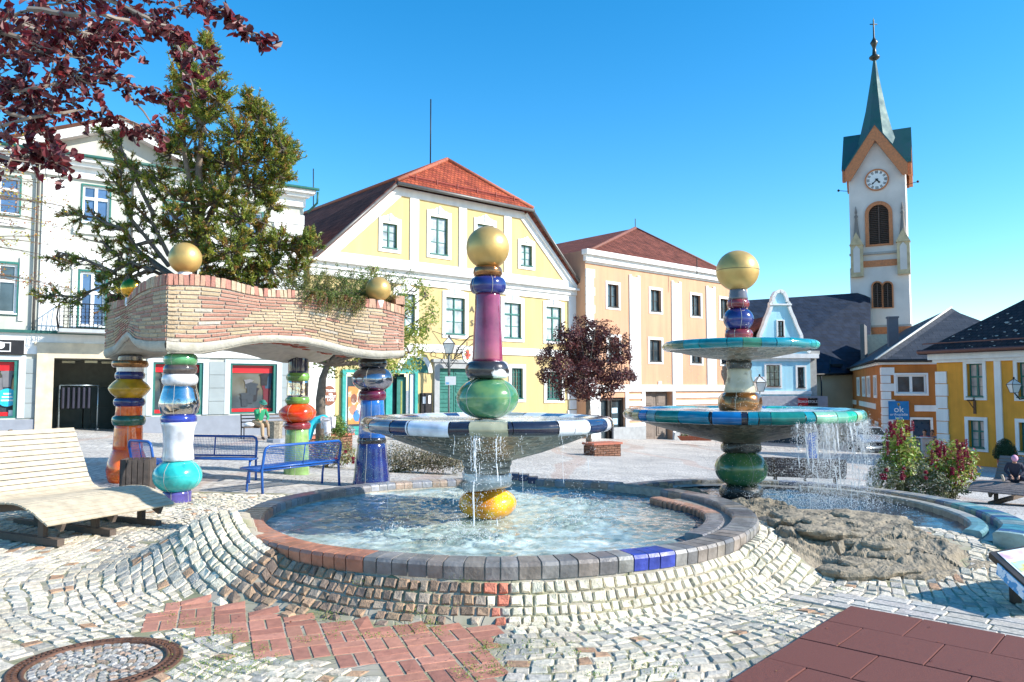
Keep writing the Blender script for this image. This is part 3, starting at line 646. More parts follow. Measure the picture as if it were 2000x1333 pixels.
Lf.box(mb, cc[0]+.05, cc[0]+.42, cc[1]-.62, cc[1]-.42, -.14, -.13)
mb.build('sticker_print', whiteW, stk)
q = Lf.rect(-60, 664, 47, 692); mb = MB(); hband(Lf, mb, q[0], q[1], q[2], q[3], .14); fs = mb.build('fascia_board', black, lh)
mb = MB(); e = Lf.sz(21, 680)[0]; e0 = q[0]+.2; 
for (u0, u1, v0, v1) in ((e0, e, q[2]+.08, q[2]+.11), (e0, e, q[3]-.11, q[3]-.08), (e-.03, e, q[2]+.11, q[3]-.11)): Lf.box(mb, u0, u1, v0, v1, .141, .15)
ee = Lf.sz(1, 675); mb.prism([Lf.W(ee[0]+cos(t*pi/8)*.12, ee[1]+sin(t*pi/8)*.12, .141) for t in range(16)], (Lf.n.x*.01, Lf.n.y*.01, 0)); mb.build('fascia_line', whiteW, fs)
q = Lf.sz(174, 676); mb = MB(); hband(Lf, mb, q[0]-.18, q[0]+.18, q[1]-.13, q[1]+.13, .13); mb.build('house_number_plate', whiteW, lh)
mb = MB(); a0, a1, z0, z1 = gtl
for qq in ((a0-.5, a0, zb, z1), (a1, a1+.5, zb, z1), (a0-.5, a1+.5, z1, z1+.42), (a0-.6, a1+.6, z1+.42, z1+.52)): Lf.box(mb, qq[0], qq[1], qq[2], qq[3], .002, .15)
mb.build('gate_surround', beige, lh)
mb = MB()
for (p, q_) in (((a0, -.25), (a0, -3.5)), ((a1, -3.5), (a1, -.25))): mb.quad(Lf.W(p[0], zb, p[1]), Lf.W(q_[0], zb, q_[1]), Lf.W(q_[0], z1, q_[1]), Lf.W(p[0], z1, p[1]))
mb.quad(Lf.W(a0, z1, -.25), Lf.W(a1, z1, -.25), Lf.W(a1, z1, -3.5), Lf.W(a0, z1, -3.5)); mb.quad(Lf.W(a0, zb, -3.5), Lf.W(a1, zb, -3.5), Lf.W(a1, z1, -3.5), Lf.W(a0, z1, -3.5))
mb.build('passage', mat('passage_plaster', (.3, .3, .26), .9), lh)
mb = MB(); wd = (a1-a0)/2
for k in range(2):
    u = a0+k*wd; Lf.box(mb, u+.02, u+wd-.02, zb+.3, z1-1.0, -2.6, -2.5)
    for f0, f1 in ((.12, .4), (.44, .66), (.7, .93)): Lf.box(mb, u+.25, u+wd-.25, zb+.3+(z1-1.3-zb)*f0, zb+.3+(z1-1.3-zb)*f1, -2.499, -2.44)
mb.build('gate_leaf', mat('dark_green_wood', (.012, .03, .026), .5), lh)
mb = MB()
for fx, o_ in ((.15, -1.6), (.45, -1.0), (.72, -1.7)): mb = MB(); Lf.box(mb, a0+(a1-a0)*fx, a0+(a1-a0)*(fx+.18), z1-.12, z1-.04, o_-.15, o_); mb.build('ceiling_lamp', mat('lamp_panel', (.75, .72, .5), .5), lh)
# balcony
b0, b1 = Lf.sz(112, 640)[0], Lf.sz(212, 640)[0]
mb = MB(); Lf.box(mb, b0, b1+.5, zl-.02, zl+.1, .23, 1.0); bal = mb.build('balcony', mat('balcony_slab', (.4, .42, .42), .8), lh)
mb = MB(); b1 += .45
for z in (.12, .95): 
    for (p, q_) in ((Lf.W(b0, zl+z, .1), Lf.W(b0, zl+z, .95)), (Lf.W(b0, zl+z, .95), Lf.W(b1, zl+z, .95)), (Lf.W(b1, zl+z, .95), Lf.W(b1, zl+z, .1))): mb.tube([p, q_], .02, 5)
n_ = 16
for k in range(n_+1):
    u = b0+(b1-b0)*k/n_; mb.tube([Lf.W(u, zl+.1, .95), Lf.W(u, zl+.3, 1.05), Lf.W(u, zl+.6, 1.02), Lf.W(u, zl+.95, .95)], .012, 4)
    if k < n_:
        uc = u+(b1-b0)/n_/2
        for zz, rr in ((.3, .07), (.5, .05), (.72, .07)): mb.tube([Lf.W(uc+cos(t*pi/4)*rr, zl+zz+sin(t*pi/4)*rr, 1.0) for t in range(8)], .01, 4, closed=True)
for k in range(5): mb.tube([Lf.W(b0, zl+.1, .2+k*.16), Lf.W(b0-.05, zl+.5, .2+k*.16), Lf.W(b0, zl+.95, .2+k*.16)], .012, 4)
mb.build('railing', iron, bal)
# clothes rack in gateway
rk0 = Lf.W(a0+(a1-a0)*.38, 0, -.9); rz_ = base_z(rk0.x, rk0.y)
rack = empty('clothes_rack', (rk0.x, rk0.y, rz_), 'clothes rail with dark jackets standing in the dark gateway', 'clothes rack')
mb = MB(); dv = Vector((Lf.d.x, Lf.d.y, 0))
for s_ in (-.6, .6): mb.tube([rk0+dv*s_+Vector((0, 0, rz_+.05)), rk0+dv*s_+Vector((0, 0, rz_+1.6))], .025, 6); mb.tube([rk0+dv*s_+Vector((Lf.n.x*.3, Lf.n.y*.3, rz_+.04)), rk0+dv*s_+Vector((-Lf.n.x*.3, -Lf.n.y*.3, rz_+.04))], .02, 6)
mb.tube([rk0-dv*.6+Vector((0, 0, rz_+1.6)), rk0+dv*.6+Vector((0, 0, rz_+1.6))], .02, 6); mb.build('rail', mat('steel_tube', (.35, .42, .45), .3, metal=.7), rack)
for k in range(6):
    mb = MB(); c = rk0+dv*(-.5+k*.16); mb.box(c+Vector((0, 0, rz_+1.15)), (.08, .42, .75), PL, None); 
    mb.build('jacket', mat('dark_cloth', (.03, .03, .05), .9), rack, bevel=.03)
# ================================================================ BLUE GABLE HOUSE
Bf = Fac((0, 50), radians(3))
b0, b1 = Bf.sz(1463, 740)[0], Bf.sz(1583, 740)[0]
bh = empty('blue_house', Bf.W(b0, base_z(*Bf.W(b0, 0).xy)), 'light blue house with curved white edged gable beside the peach house', 'house')
zb = -2.6; zk = Bf.sz(1570, 690)[1]
wbig = Bf.rect(1493, 710, 1527, 759); wnar = Bf.rect(1554, 714, 1575, 761); wgb = Bf.rect(1516.5, 625, 1532.5, 660)
holes = [window(Bf, bh, wbig, white, mat('brown_sash', (.16, .1, .06), .5), mat('cream_curtain_pane', (.55, .5, .34), .1, nscale=3, namt=.2), trim=.12, cols=3, rows=3, depth=.2), window(Bf, bh, wnar, white, darkW, pane_d, trim=.12, cols=2, rows=3, depth=.2), window(Bf, bh, wgb, white, darkW, pane_c, trim=.08, cols=2, rows=3, depth=.15)]
mb = MB(); Bf.wall(mb, [(b0, zb), (b1, zb), (b1, zk), (b0, zk)], holes[:2])
mb.quad(Bf.W(b1, zb), Bf.W(b1, zb, -12), Bf.W(b1, zk, -12), Bf.W(b1, zk))
# gable outline half profile in pixels (left side), mirrored about 1523
gp = [(1582.6-0, 688), (1567, 676), (1565, 655), (1556, 636), (1551, 622), (1546, 612), (1541, 598), (1541, 592), (1538, 590), (1536, 580), (1531, 571), (1523, 567)]
GP = [Bf.sz(*p) for p in gp]; cx_ = Bf.sz(1523, 600)[0]
right = [(x, z) for x, z in GP]; left = [(2*cx_-x, z) for x, z in GP]
out = right[:-1]+[GP[-1]]+left[:-1][::-1]
out[0] = (b1, out[0][1]); out[-1] = (b0, out[-1][1])
poly = out
def fan(mb, fc, pts, hole, o):
    a0, a1, z0, z1 = hole
    # strips at the outline heights
    Z = sorted(set([round(p[1], 4) for p in pts]+[z0, z1]))
    def xs(z):
        r = []
        n = len(pts)
        for i in range(n):
            p, q = pts[i], pts[(i+1) % n]
            if (p[1]-z)*(q[1]-z) < 0: r.append(p[0]+(q[0]-p[0])*(z-p[1])/(q[1]-p[1]))
        return (min(r), max(r)) if r else None
    for za, zb_ in zip(Z, Z[1:]):
        if zb_-za < 1e-3: continue
        A, B = xs(za+1e-4), xs(zb_-1e-4)
        if not A or not B: continue
        if z0-1e-6 <= za and zb_ <= z1+1e-6:
            mb.quad(fc.W(A[0], za, o), fc.W(a0, za, o), fc.W(a0, zb_, o), fc.W(B[0], zb_, o)); mb.quad(fc.W(a1, za, o), fc.W(A[1], za, o), fc.W(B[1], zb_, o), fc.W(a1, zb_, o))
        else: mb.quad(fc.W(A[0], za, o), fc.W(A[1], za, o), fc.W(B[1], zb_, o), fc.W(B[0], zb_, o))
fan(mb, Bf, [(b1, zk)]+out+[(b0, zk)], holes[2], 0)
mb.build('wall', blueP, bh)
mb = MB()
n = len(out)
for i in range(n-1):
    p, q = Vector(out[i]), Vector(out[i+1]); d_ = (q-p)
    if d_.length < .01: continue
    c = Vector((cx_, out[0][1]-1)); nrm = Vector((d_.y, -d_.x)).normalized()
    if (c-p).dot(nrm) < 0: nrm = -nrm
    P4 = [p-nrm*.06, q-nrm*.06, q+nrm*.14, p+nrm*.14]
    mb.prism([Bf.W(v.x, v.y, -.35) for v in P4], (Bf.n.x*.5, Bf.n.y*.5, 0))
hband(Bf, mb, cx_-.75, cx_+.75, Bf.sz(1523, 597)[1], Bf.sz(1523, 594)[1], .2)
hband(Bf, mb, b0, b1+.5, zk-.35, zk-.05, .25); hband(Bf, mb, b0, b1, zk-.55, zk-.35, .1)
zq = Bf.sz(1540, 767)[1]; hband(Bf, mb, b0, b1, zq-.12, zq+.1, .14)
mb.build('trim', white, bh)
mb = MB(); zs = Bf.sz(1540, 774)[1]; zs2 = Bf.sz(1540, 801)[1]; b2 = Bf.sz(1606, 790)[0]
Bf.box(mb, b0, b2, zs2, zs, .003, .8); mb.build('shop_canopy', mat('grey_canopy', (.36, .36, .4), .6), bh)
mb = MB(); Bf.box(mb, b0+.2, b2-.2, zb+.3, zs2-.01, .003, .1); mb.build('shop_window', pane_d, bh)
mb = MB(); Bf.box(mb, b1+.001, Bf.sz(1596, 740)[0], zb, zk-.1, -.5, -.05); Bf.box(mb, b1+.001, Bf.sz(1600, 700)[0], zk-.1, zk+.15, -.6, .1); mb.build('side_pier', mat('side_pier_plaster', (.42, .4, .36), .85), bh)
p0 = Bf.sz(1548.5, 784)[0]; p1 = Bf.sz(1566.5, 784)[0]; p2 = Bf.sz(1585, 784)[0]; zz0 = Bf.sz(1566, 792)[1]; zz1 = Bf.sz(1566, 777.5)[1]
mb = MB(); Bf.box(mb, p0, p1, zz0, zz1, .803, .9); sg = mb.build('shop_sign', mat('sign_red', (.55, .02, .03), .4), None); tag(sg, 'red and black shoe shop sign on the grey canopy of the blue house', 'sign')
mb = MB(); Bf.box(mb, p1+.002, p2, zz0, zz1, .803, .9); mb.build('black_panel', black, sg)
dB = (Bf.d.x, Bf.d.y, 0); text('SCHUH', Bf.W((p0+p1)/2, (zz0+zz1)/2, .905), .21, dB, (0, 0, 1), whiteW, parent=sg, bold=.004); 
t_ = text('STOLZ', Bf.W((p1+p2)/2, (zz0+zz1)/2, .905), .21, dB, (0, 0, 1), whiteW, parent=sg, bold=.004)
# roof behind the gable, old brown
zr_ = Bf.sz(1480, 588)[1]+.3
roof('roof', [[Bf.W(b0-1.5, zk+.1, -.6), Bf.W(b0-1.5, zk+.1, -11), Bf.W(cx_, GP[5][1], -11), Bf.W(cx_, GP[5][1], -.3)], [Bf.W(b1+.3, zk+.1, -11), Bf.W(b1+.3, zk+.1, -.3), Bf.W(cx_, GP[5][1], -.3), Bf.W(cx_, GP[5][1], -11)]], roof_brown, bh)
# ================================================================ CHURCH
Tf = Fac(tuple(at(1712, 700, 70).xy), radians(-29))
ch = empty('church', Tf.W(0, -3), 'church with tall white clock tower, green copper spire and dark slate nave', 'church')
tw = mat('tower_plaster', (.62, .57, .52), .85, nscale=.6, namt=.12, bump=.1, bscale=8)
obr = mat('orange_brick', (.5, .19, .08), .8, nscale=6, namt=.2)
cop = mat('green_copper', (.028, .12, .11), .6, metal=.1, nscale=.8, namt=.35, col2=(.025, .08, .09))
def tz(y): return Tf.sz(1712, y)[1]
l0 = Tf.sz(1663, 600)[0]; l1 = Tf.sz(1778.5, 600)[0]; u0 = Tf.sz(1657.5, 400)[0]; u1 = Tf.sz(1768, 400)[0]
cx0 = (u0+u1)/2; hwU = (u1-u0)/2; lc = (l0+l1)/2; hwL = (l1-l0)/2
cx0 = lc = (cx0+lc)/2; D = hwU*2
wl_ = Tf.rect(1697, 400, 1736, 477); wl2 = [Tf.rect(1705, 552, 1722.5, 601), Tf.rect(1725, 552, 1742.5, 601)]
mb = MB()
Tf.wall(mb, [(lc-hwL, -3), (lc+hwL, -3), (lc+hwL, tz(521)), (lc-hwL, tz(521))], wl2, depth=.35)
def side(mb, hw_, z0, z1, off=0):
    for s_ in (-1, 1): mb.quad(Tf.W(lc+s_*hw_, z0, off), Tf.W(lc+s_*hw_, z0, off-2*hw_), Tf.W(lc+s_*hw_, z1, off-2*hw_), Tf.W(lc+s_*hw_, z1, off))
    mb.quad(Tf.W(lc-hw_, z0, off-2*hw_), Tf.W(lc+hw_, z0, off-2*hw_), Tf.W(lc+hw_, z1, off-2*hw_), Tf.W(lc-hw_, z1, off-2*hw_))
side(mb, hwL, -3, tz(521)); of = -(hwL-hwU)
mb.quad(Tf.W(lc-hwL, tz(521), 0), Tf.W(lc+hwL, tz(521), 0), Tf.W(lc+hwL, tz(521), -2*hwL), Tf.W(lc-hwL, tz(521), -2*hwL))
zge = tz(322); zgp = tz(268)
Tf.wall(mb, [(lc-hwU, tz(521)), (lc+hwU, tz(521)), (lc+hwU, zge), (lc, zgp), (lc-hwU, zge)], [wl_], depth=.4, o=of)
side(mb, hwU, tz(521), zge, of)
mb.build('tower', tw, ch)
# gables roofs: cross gable + spire
def TP(a, o, z): return Tf.W(lc+a, z, of-hwU+o)   # a across, o toward front, about the tower axis
pkz = tz(243); ftz = tz(305); ex = hwU+.22
mb = MB()
axis_dirs = [(0, 1), (1, 0), (0, -1), (-1, 0)]
def Q(f, a, o): # rotate local (a,o) to face f
    if f == 0: return (a, o)
    if f == 1: return (o, -a)
    if f == 2: return (-a, -o)
    return (-o, a)
zgr = tz(262)
for f in range(4):
    for s_ in (-1, 1):
        P = [(s_*ex, ex+.35, ftz-.9), (0, ex+.35, pkz), (0, 0, pkz), (s_*ex, ex*.0+ex-.0, ftz-.9)]
        pts = [TP(*Q(f, a, o), z) for a, o, z in P]
        th_ = Vector((0, 0, -.18)); mb.prism(pts, th_)
mb.build('gable_roof', cop, ch)
mb = MB()
for f in range(4):
    for s_ in (-1, 1):
        P = [(s_*ex, ftz-.95), (0, pkz-.05), (0, pkz-1.6), (s_*(hwU-.2), ftz-2.1), (s_*ex, ftz-2.1)]
        pts = [TP(*Q(f, a, ex+.02), z) for a, z in P]; o2 = TP(*Q(f, 0, ex+.34), 0)-TP(*Q(f, 0, ex+.02), 0); o2.z = 0
        mb.prism(pts, o2*.9)
mb.build('gable_verge', obr, ch)
mb = MB()
ctr = TP(0, 0, 0); tzc = lambda y: zat(1705, y, ctr.y); apz = tzc(117); rb = hwU*.86; zb_ = tz(262)-1.2
prof = [(rb, zb_), (rb*.72, zb_+(apz-zb_)*.22), (rb*.47, zb_+(apz-zb_)*.45), (rb*.23, zb_+(apz-zb_)*.75), (.12, apz)]
ctr = TP(0, 0, 0); ring = []
V = []; 
for r_, z in prof:
    for k in range(8): t = pi/8+k*pi/4+Tf.phi; V.append(Vector((ctr.x+r_*cos(t), ctr.y+r_*sin(t), z)))
Fs = [(j*8+k, j*8+(k+1) % 8, (j+1)*8+(k+1) % 8, (j+1)*8+k) for j in range(len(prof)-1) for k in range(8)]
mb.add(V, Fs, None, False); mb.build('spire', cop, ch)
mb = MB(); mb.lathe([(.15, apz-.1), (.45, apz+.1), (.5, apz+.25), (.2, apz+.5), (.15, tzc(95)), (.22, tzc(90)), (.36, tzc(84)), (.2, tzc(79)), (.08, tzc(74)), (.06, tzc(40)), (.0, tzc(35))], (ctr.x, ctr.y, 0), 12)
zc_ = tzc(48); mb.tube([Vector((ctr.x-.35, ctr.y, zc_)), Vector((ctr.x+.35, ctr.y, zc_))], .05, 6); mb.build('finial', mat('dark_bronze', (.05, .05, .04), .4, metal=.6), ch)
# side spike (weather arms)
mb = MB(); z = tz(361)
for s_, x in ((-1, 1637), (1, 1781)):
    mb.tube([Tf.W(lc+s_*hwU, z-.1, of-1), Tf.W(lc+s_*(hwU+1.0), z+.1, of-1)], .03, 5); mb.sphere(Tf.W(lc+s_*(hwU+1.0), z+.1, of-1), .12, 8, 6)
mb.build('water_spout', iron, ch)
# clock
cc = Tf.sz(1712.5, 352, of); mb = MB(); r_ = 1.02
def disc(mb, c, r, o0, o1, n=32, r_in=0):
    if r_in:
        for i in range(n):
            t0, t1 = 2*pi*i/n, 2*pi*(i+1)/n
            mb.prism([Tf.W(c[0]+cos(t)*q, c[1]+sin(t)*q, o0) for t, q in ((t0, r_in), (t0, r), (t1, r), (t1, r_in))], (Tf.n.x*(o1-o0), Tf.n.y*(o1-o0), 0))
    else: mb.prism([Tf.W(c[0]+cos(2*pi*i/n)*r, c[1]+sin(2*pi*i/n)*r, o0) for i in range(n)], (Tf.n.x*(o1-o0), Tf.n.y*(o1-o0), 0))
disc(mb, cc, r_*.9, of+.003, of+.06); clk = mb.build('clock_face', whiteW, ch)
mb = MB(); disc(mb, cc, r_, of+.003, of+.14, r_in=r_*.88); mb.build('clock_ring', obr, clk)
mb = MB()
for k in range(12):
    t = k*pi/6; c_, s_ = cos(t), sin(t)
    for dx in ((-.05, .05) if k % 3 else (-.09, 0, .09)):
        q = [(dx-.024, .6), (dx+.024, .6), (dx+.03, .85), (dx-.03, .85)]
        mb.prism([Tf.W(cc[0]+x*c_+y*s_, cc[1]-x*s_+y*c_, of+.061) for x, y in q], (Tf.n.x*.01, Tf.n.y*.01, 0))
for ang, L_, w_ in ((radians(228), .62, .05), (radians(140), .42, .07)):   # about 4:38
    c_, s_ = cos(ang), sin(ang); q = [(-w_, -.15), (w_, -.15), (w_*.8, L_*.6), (w_*1.6, L_*.7), (0, L_), (-w_*1.6, L_*.7), (-w_*.8, L_*.6)]
    mb.prism([Tf.W(cc[0]+x*c_+y*s_, cc[1]-x*s_+y*c_, of+.075) for x, y in q], (Tf.n.x*.02, Tf.n.y*.02, 0))
mb.build('clock_hands', black, clk)
# arched louvre windows
louv = mat('louvre', (.09, .055, .04), .7)
def arched(R, o, t, nm):
    a0, a1, z0, z1 = R; am_ = (a0+a1)/2; r_ = (a1-a0)/2; zs_ = z1-r_
    mb = MB(); Tf.box(mb, a0-t, a0, z0, zs_, o+.002, o+.12); Tf.box(mb, a1, a1+t, z0, zs_, o+.002, o+.12); Tf.box(mb, a0-t, a1+t, z0-t*.5, z0, o+.002, o+.14)
    for i in range(12):
        t0, t1 = pi*i/12, pi*(i+1)/12; mb.prism([Tf.W(am_+cos(q)*rr, zs_+sin(q)*rr, o+.002) for q, rr in ((t0, r_), (t0, r_+t), (t1, r_+t), (t1, r_))], (Tf.n.x*.118, Tf.n.y*.118, 0))
    for s_ in (-1, 1):  # spandrels to close the square hole
        pts = [(am_+s_*r_, z1)]+[(am_+s_*r_*cos(pi/2*i/6), zs_+r_*sin(pi/2*i/6)) for i in range(7)]
        mb.prism([Tf.W(x, z, o-.05) for x, z in (pts if s_ < 0 else pts[::-1])], (Tf.n.x*.05, Tf.n.y*.05, 0))
    w_ = mb.build(nm, obr, ch)
    mb = MB(); k = z0
    while k < z1-.15: mb.hexa([Tf.W(a0+.01, k, o-.1), Tf.W(a1-.01, k, o-.1), Tf.W(a1-.01, k+.05, o-.25), Tf.W(a0+.01, k+.05, o-.25), Tf.W(a0+.01, k+.05, o-.1), Tf.W(a1-.01, k+.05, o-.1), Tf.W(a1-.01, k+.14, o-.25), Tf.W(a0+.01, k+.14, o-.25)]); k += .17
    Tf.box(mb, am_-.05, am_+.05, z0, z1-.1, o-.09, o-.04); mb.build('louvre', louv, w_)
    mb = MB(); Tf.box(mb, a0, a1, z0, z1, o-.34, o-.3); mb.build('dark_back', black, w_)
arched(wl_, of, .32, 'belfry_window')
for q in wl2: arched((q[0]+.0, q[1]-.0, q[2], q[3]), 0, .12, 'arched_window')
mb = MB(); Tf.box(mb, lc-hwU, lc+hwU, tz(521), tz(509), of+.002, .1); mb.build('brick_band', obr, ch); mb = MB(); Tf.box(mb, lc-hwL-.05, lc+hwL+.05, tz(653), tz(640), .002, .12); mb.build('brick_band', obr, ch)
mb = MB(); Tf.box(mb, lc-hwU-.08, lc+hwU+.08, tz(497), tz(493), of+.002, of+.25); Tf.box(mb, lc-hwL-.1, lc+hwL+.1, tz(640)+.0, tz(636), .002, .2); mb.build('string_course', mat('stone_string', (.35, .33, .3), .8), ch)
# pinnacles
pst = mat('yellow_stone', (.5, .4, .24), .85, nscale=2, namt=.25)
for xa in (1674, 1765):
    a = Tf.sz(xa, 500)[0]; hw_ = .52
    zt1 = tz(478); zt0 = tz(540)
    mb = MB(); Tf.box(mb, a-hw_, a+hw_, zt0, zt1, -.35, .5)
    mb.prism([Tf.W(a-hw_*1.15, zt1, -.4), Tf.W(a+hw_*1.15, zt1, -.4), Tf.W(a, zt1+1.2, -.4)], (Tf.n.x*1.0, Tf.n.y*1.0, 0))
    pn = mb.build('pinnacle', pst, ch)
    mb = MB(); c = Tf.W(a, 0, .05); mb.lathe([(.35, zt1+.5), (.2, zt1+1.6), (.1, zt1+2.6), (.18, zt1+2.75), (.05, zt1+2.95), (.12, zt1+3.1), (.02, zt1+3.7)], (c.x, c.y, 0), 8); mb.build('pinnacle_spire', mat('dark_stone', (.2, .18, .16), .8), pn)
    mb = MB(); Tf.box(mb, a-.28, a+.28, zt0+.4, zt1-.4, .5, .53); mb.prism([Tf.W(a-.28, zt1-.4, .5), Tf.W(a+.28, zt1-.4, .5), Tf.W(a, zt1-.02, .5)], (Tf.n.x*.03, Tf.n.y*.03, 0)); mb.build('niche', tw, pn)
# nave
nl = at(1440, 735, 58); nr = at(1702, 728, 61); rl = at(1440, 588, 68); rr = at(1668, 571, 69)
rr2 = at(1700, 571, 71)
roof('nave_roof', [[nl, nr, rr2, rl]], roof_nave, ch)
mb = MB(); 
q0 = nl+Vector((0, .4, -.1)); q1 = nr+Vector((0, .4, -.1)); mb.quad(Vector((q0.x, q0.y, -3)), Vector((q1.x, q1.y, -3)), q1, q0); 
mb.quad(Vector((q1.x, q1.y, -3)), Vector((rr2.x, rr2.y, -3)), rr2-Vector((0, 0, .2)), q1); mb.quad(Vector((q0.x, q0.y, -3)), Vector((rl.x, rl.y, -3)), rl-Vector((0, 0, .2)), q0)
mb.build('nave_wall', mat('nave_plaster', (.5, .42, .3), .9, nscale=1, namt=.1), ch)
mb = MB(); pc = [at(x, y, 0) for x, y in ((1,1),)] if False else None
nn_ = (nr-nl).cross(rl-nl).normalized(); nn_ = nn_ if nn_.z > 0 else -nn_
def onroof(px, py, h=.02):
    r = ray(px, py); o = Vector((0, 0, CAMZ)); t = (nl-o).dot(nn_)/r.dot(nn_); return o+r*t+nn_*h
mb = MB(); P = [(1622, 627), (1640, 625), (1645, 633), (1652, 634), (1655, 648), (1661, 655), (1650, 654), (1640, 656), (1630, 660), (1626, 648), (1620, 640)]
mb.prism([onroof(*p) for p in P], nn_*.03); mb.build('patched_slates', mat('new_slates', (.09, .14, .2), .35, nscale=3, namt=.4), ch)
mb = MB(); p0, p1 = onroof(1478+0, 600, .1), onroof(1480, 700, .1); mb.tube([onroof(1620, 700, .1), onroof(1620, 728, .1)], .05, 5); c = onroof(1631, 716, .1); mb.box(c, (.9, .6, .2)); mb.build('roof_hatch', iron, ch)
mb = MB(); c = at(1687, 665, 60.2); mb.box(Vector((c.x, c.y, (at(1687, 636, 60.2).z-3)/2)), (.3, 2.5, at(1687, 636, 60.2).z+3), radians(-29)); mb.build('buttress', mat('dark_stone2', (.16, .15, .14), .8), ch)
mb = MB(); a = at(1712, 680, 62); b_ = at(1712, 655, 62); mb.box(Vector((a.x, a.y, (b_.z-3)/2)), (2.2, 1.5, b_.z+3), radians(-29)); mb.build('porch', mat('porch_plaster', (.66, .58, .42), .9), ch)
mb = MB(); p = nl+Vector((0, -.1, -.05)); mb.tube([p, nr+Vector((0, -.1, -.05))], .1, 6); x_ = at(1604, 740, 59.2); mb.tube([Vector((x_.x, x_.y, nl.z)), Vector((x_.x, x_.y, -3))], .06, 6); mb.build('gutter', iron, ch)
# ================================================================ ORANGE HOUSE (two faces seen)
oc = at(1722, 700, 43); tl_ = Vector((-.33, -.944)).normalized()
OL_ = Fac((oc.x, oc.y), atan2(tl_.y, tl_.x)); ORf = Fac((oc.x, oc.y), radians(-19.5))
oh = empty('orange_house', (oc.x, oc.y, base_z(oc.x, oc.y)), 'burnt orange corner house with white quoins and dark hipped slate roof', 'house')
zb = -2.6; zE = zat(1722, 705, 43)
far = OL_.sz(1643, 760)[0]; wR = 9.5
wl3 = [(1698-0, 0)] 
wins = []
for (x0, x1, y0, y1) in ((1649.5, 1653.5, 742, 773), (1656.5, 1659, 740, 773), (1660, 1664, 740, 773), (1674.5, 1679.5, 737, 774), (1685, 1690.5, 735.5, 774), (1694, 1700, 733.5, 773.5), (1707, 1713, 731, 774)):
    wins.append(OL_.rect(x0, y0, x1, y1))
for (x0, x1, y0, y1) in ((1688, 1692.5, 818, 853), (1697.5, 1702, 818, 850), (1710, 1716, 820, 845)): wins.append(OL_.rect(x0, y0, x1, y1))
up_ = [w_ for w_ in wins[:7]]; za = sum(w_[2] for w_ in up_)/7; zb2 = sum(w_[3] for w_ in up_)/7
wins = [(w_[0], w_[1], za, zb2) for w_ in wins[:7]]+[(w_[0], w_[1], za-2.75, zb2-2.75) for w_ in wins[7:]]
holes = [window(OL_, oh, w_, white, whiteW, mat('blue_grey_pane', (.2, .25, .3), .1), trim=.12, cols=1, rows=1, depth=.06, sill=False) for w_ in wins]
mb = MB(); OL_.wall(mb, [(far, zb), (0, zb), (0, zE), (far, zE)], holes, depth=.1)
wb = ORf.rect(1746, 729, 1813, 773); dr = ORf.rect(1783, 820, 1818, 885); dr = (dr[0], dr[1], zb+.01, dr[3])
hR = [window(ORf, oh, wb, whiteW, whiteW, pane_d, trim=.1, cols=2, rows=1, sw=.1, depth=.1)]
hR.append(dr)
ORf.wall(mb, [(0, zb), (wR, zb), (wR, zE), (0, zE)], hR, depth=.2)
mb.build('wall', orangeP, oh)
mb = MB(); ORf.box(mb, dr[0], dr[1], dr[2], dr[3], -.19, -.15); mb.build('door', mat('blue_door', (.02, .06, .11), .3), oh)
mb = MB()
for q in ((dr[0]-.12, dr[0], zb, dr[3]+.12), (dr[1], dr[1]+.12, zb, dr[3]+.12), (dr[0], dr[1], dr[3], dr[3]+.12)): ORf.box(mb, *q, .002, .06)
k = 0; z = zb
while z+.42 < zE-.1:
    w_ = .62 if k % 2 else .42; ORf.box(mb, -.045, w_, z, z+.42, .001, .045); OL_.box(mb, -w_, 0, z+.002, z+.418, .001, .046); z += .45; k += 1
ORf.box(mb, -.15, wR, zE-.22, zE, .002, .2); OL_.box(mb, far, 0, zE-.219, zE-.001, .002, .2)
zq = ORf.sz(1800, 745)[1]; bb = ORf.rect(1786, 792, 1830, 804); ORf.box(mb, bb[0], wR, bb[2], bb[3], .002, .04)
for x0, x1 in ((1649, 1673), (1679, 1711)):
    q0, q1 = OL_.sz(x0, 795)[0], OL_.sz(x1, 795)[0]; OL_.box(mb, q0, q1, bb[2], bb[3], .002, .04)
mb.build('trim', white, oh)
# roof
A_ = Vector((*(Vector(ORf.W(0, zE, .35).xy)+OL_.n*.35), zE+.02)); rdg = at(1858, 602, 50.5); E1 = Vector((*ORf.W(wR, 0, .35).xy, zE+.02)); Fr = Vector((*OL_.W(far, 0, .35).xy, zE+.02))
r2 = rdg+Vector((-OL_.d.x*22, -OL_.d.y*22, 0)); e2 = rdg+(E1-A_)*.5; 
ridge_r = at(1990, 640, 50)
roof('roof', [[A_, E1, E1+Vector((2, 6, .0)), rdg], [Fr, A_, rdg, r2]], roof_dark, oh)
mb = MB(); mb.tube([A_+Vector((0, 0, .05)), rdg+Vector((0, 0, .05))], .07, 6); mb.build('hip_flashing', mat('pale_flashing', (.6, .58, .52), .4), oh)
c = at(1743, 625, 51); c2 = at(1743, 660, 51); mb = MB(); mb.box(Vector((c.x, c.y, (c.z+c2.z)/2-.4)), (.62, .62, c.z-c2.z+1), radians(-19)); mb.box(Vector((c.x, c.y, c.z+.15)), (.72, .72, .1), radians(-19)); mb.build('chimney', mat('chimney_grey', (.12, .12, .14), .7), oh)
mb = MB(); mb.tube([A_+Vector((0, 0, -.03)), E1+Vector((0, 0, -.03))], .08, 6); mb.tube([Fr+Vector((0, 0, -.03)), A_+Vector((0, 0, -.03))], .08, 6); mb.build('gutter', iron, oh)
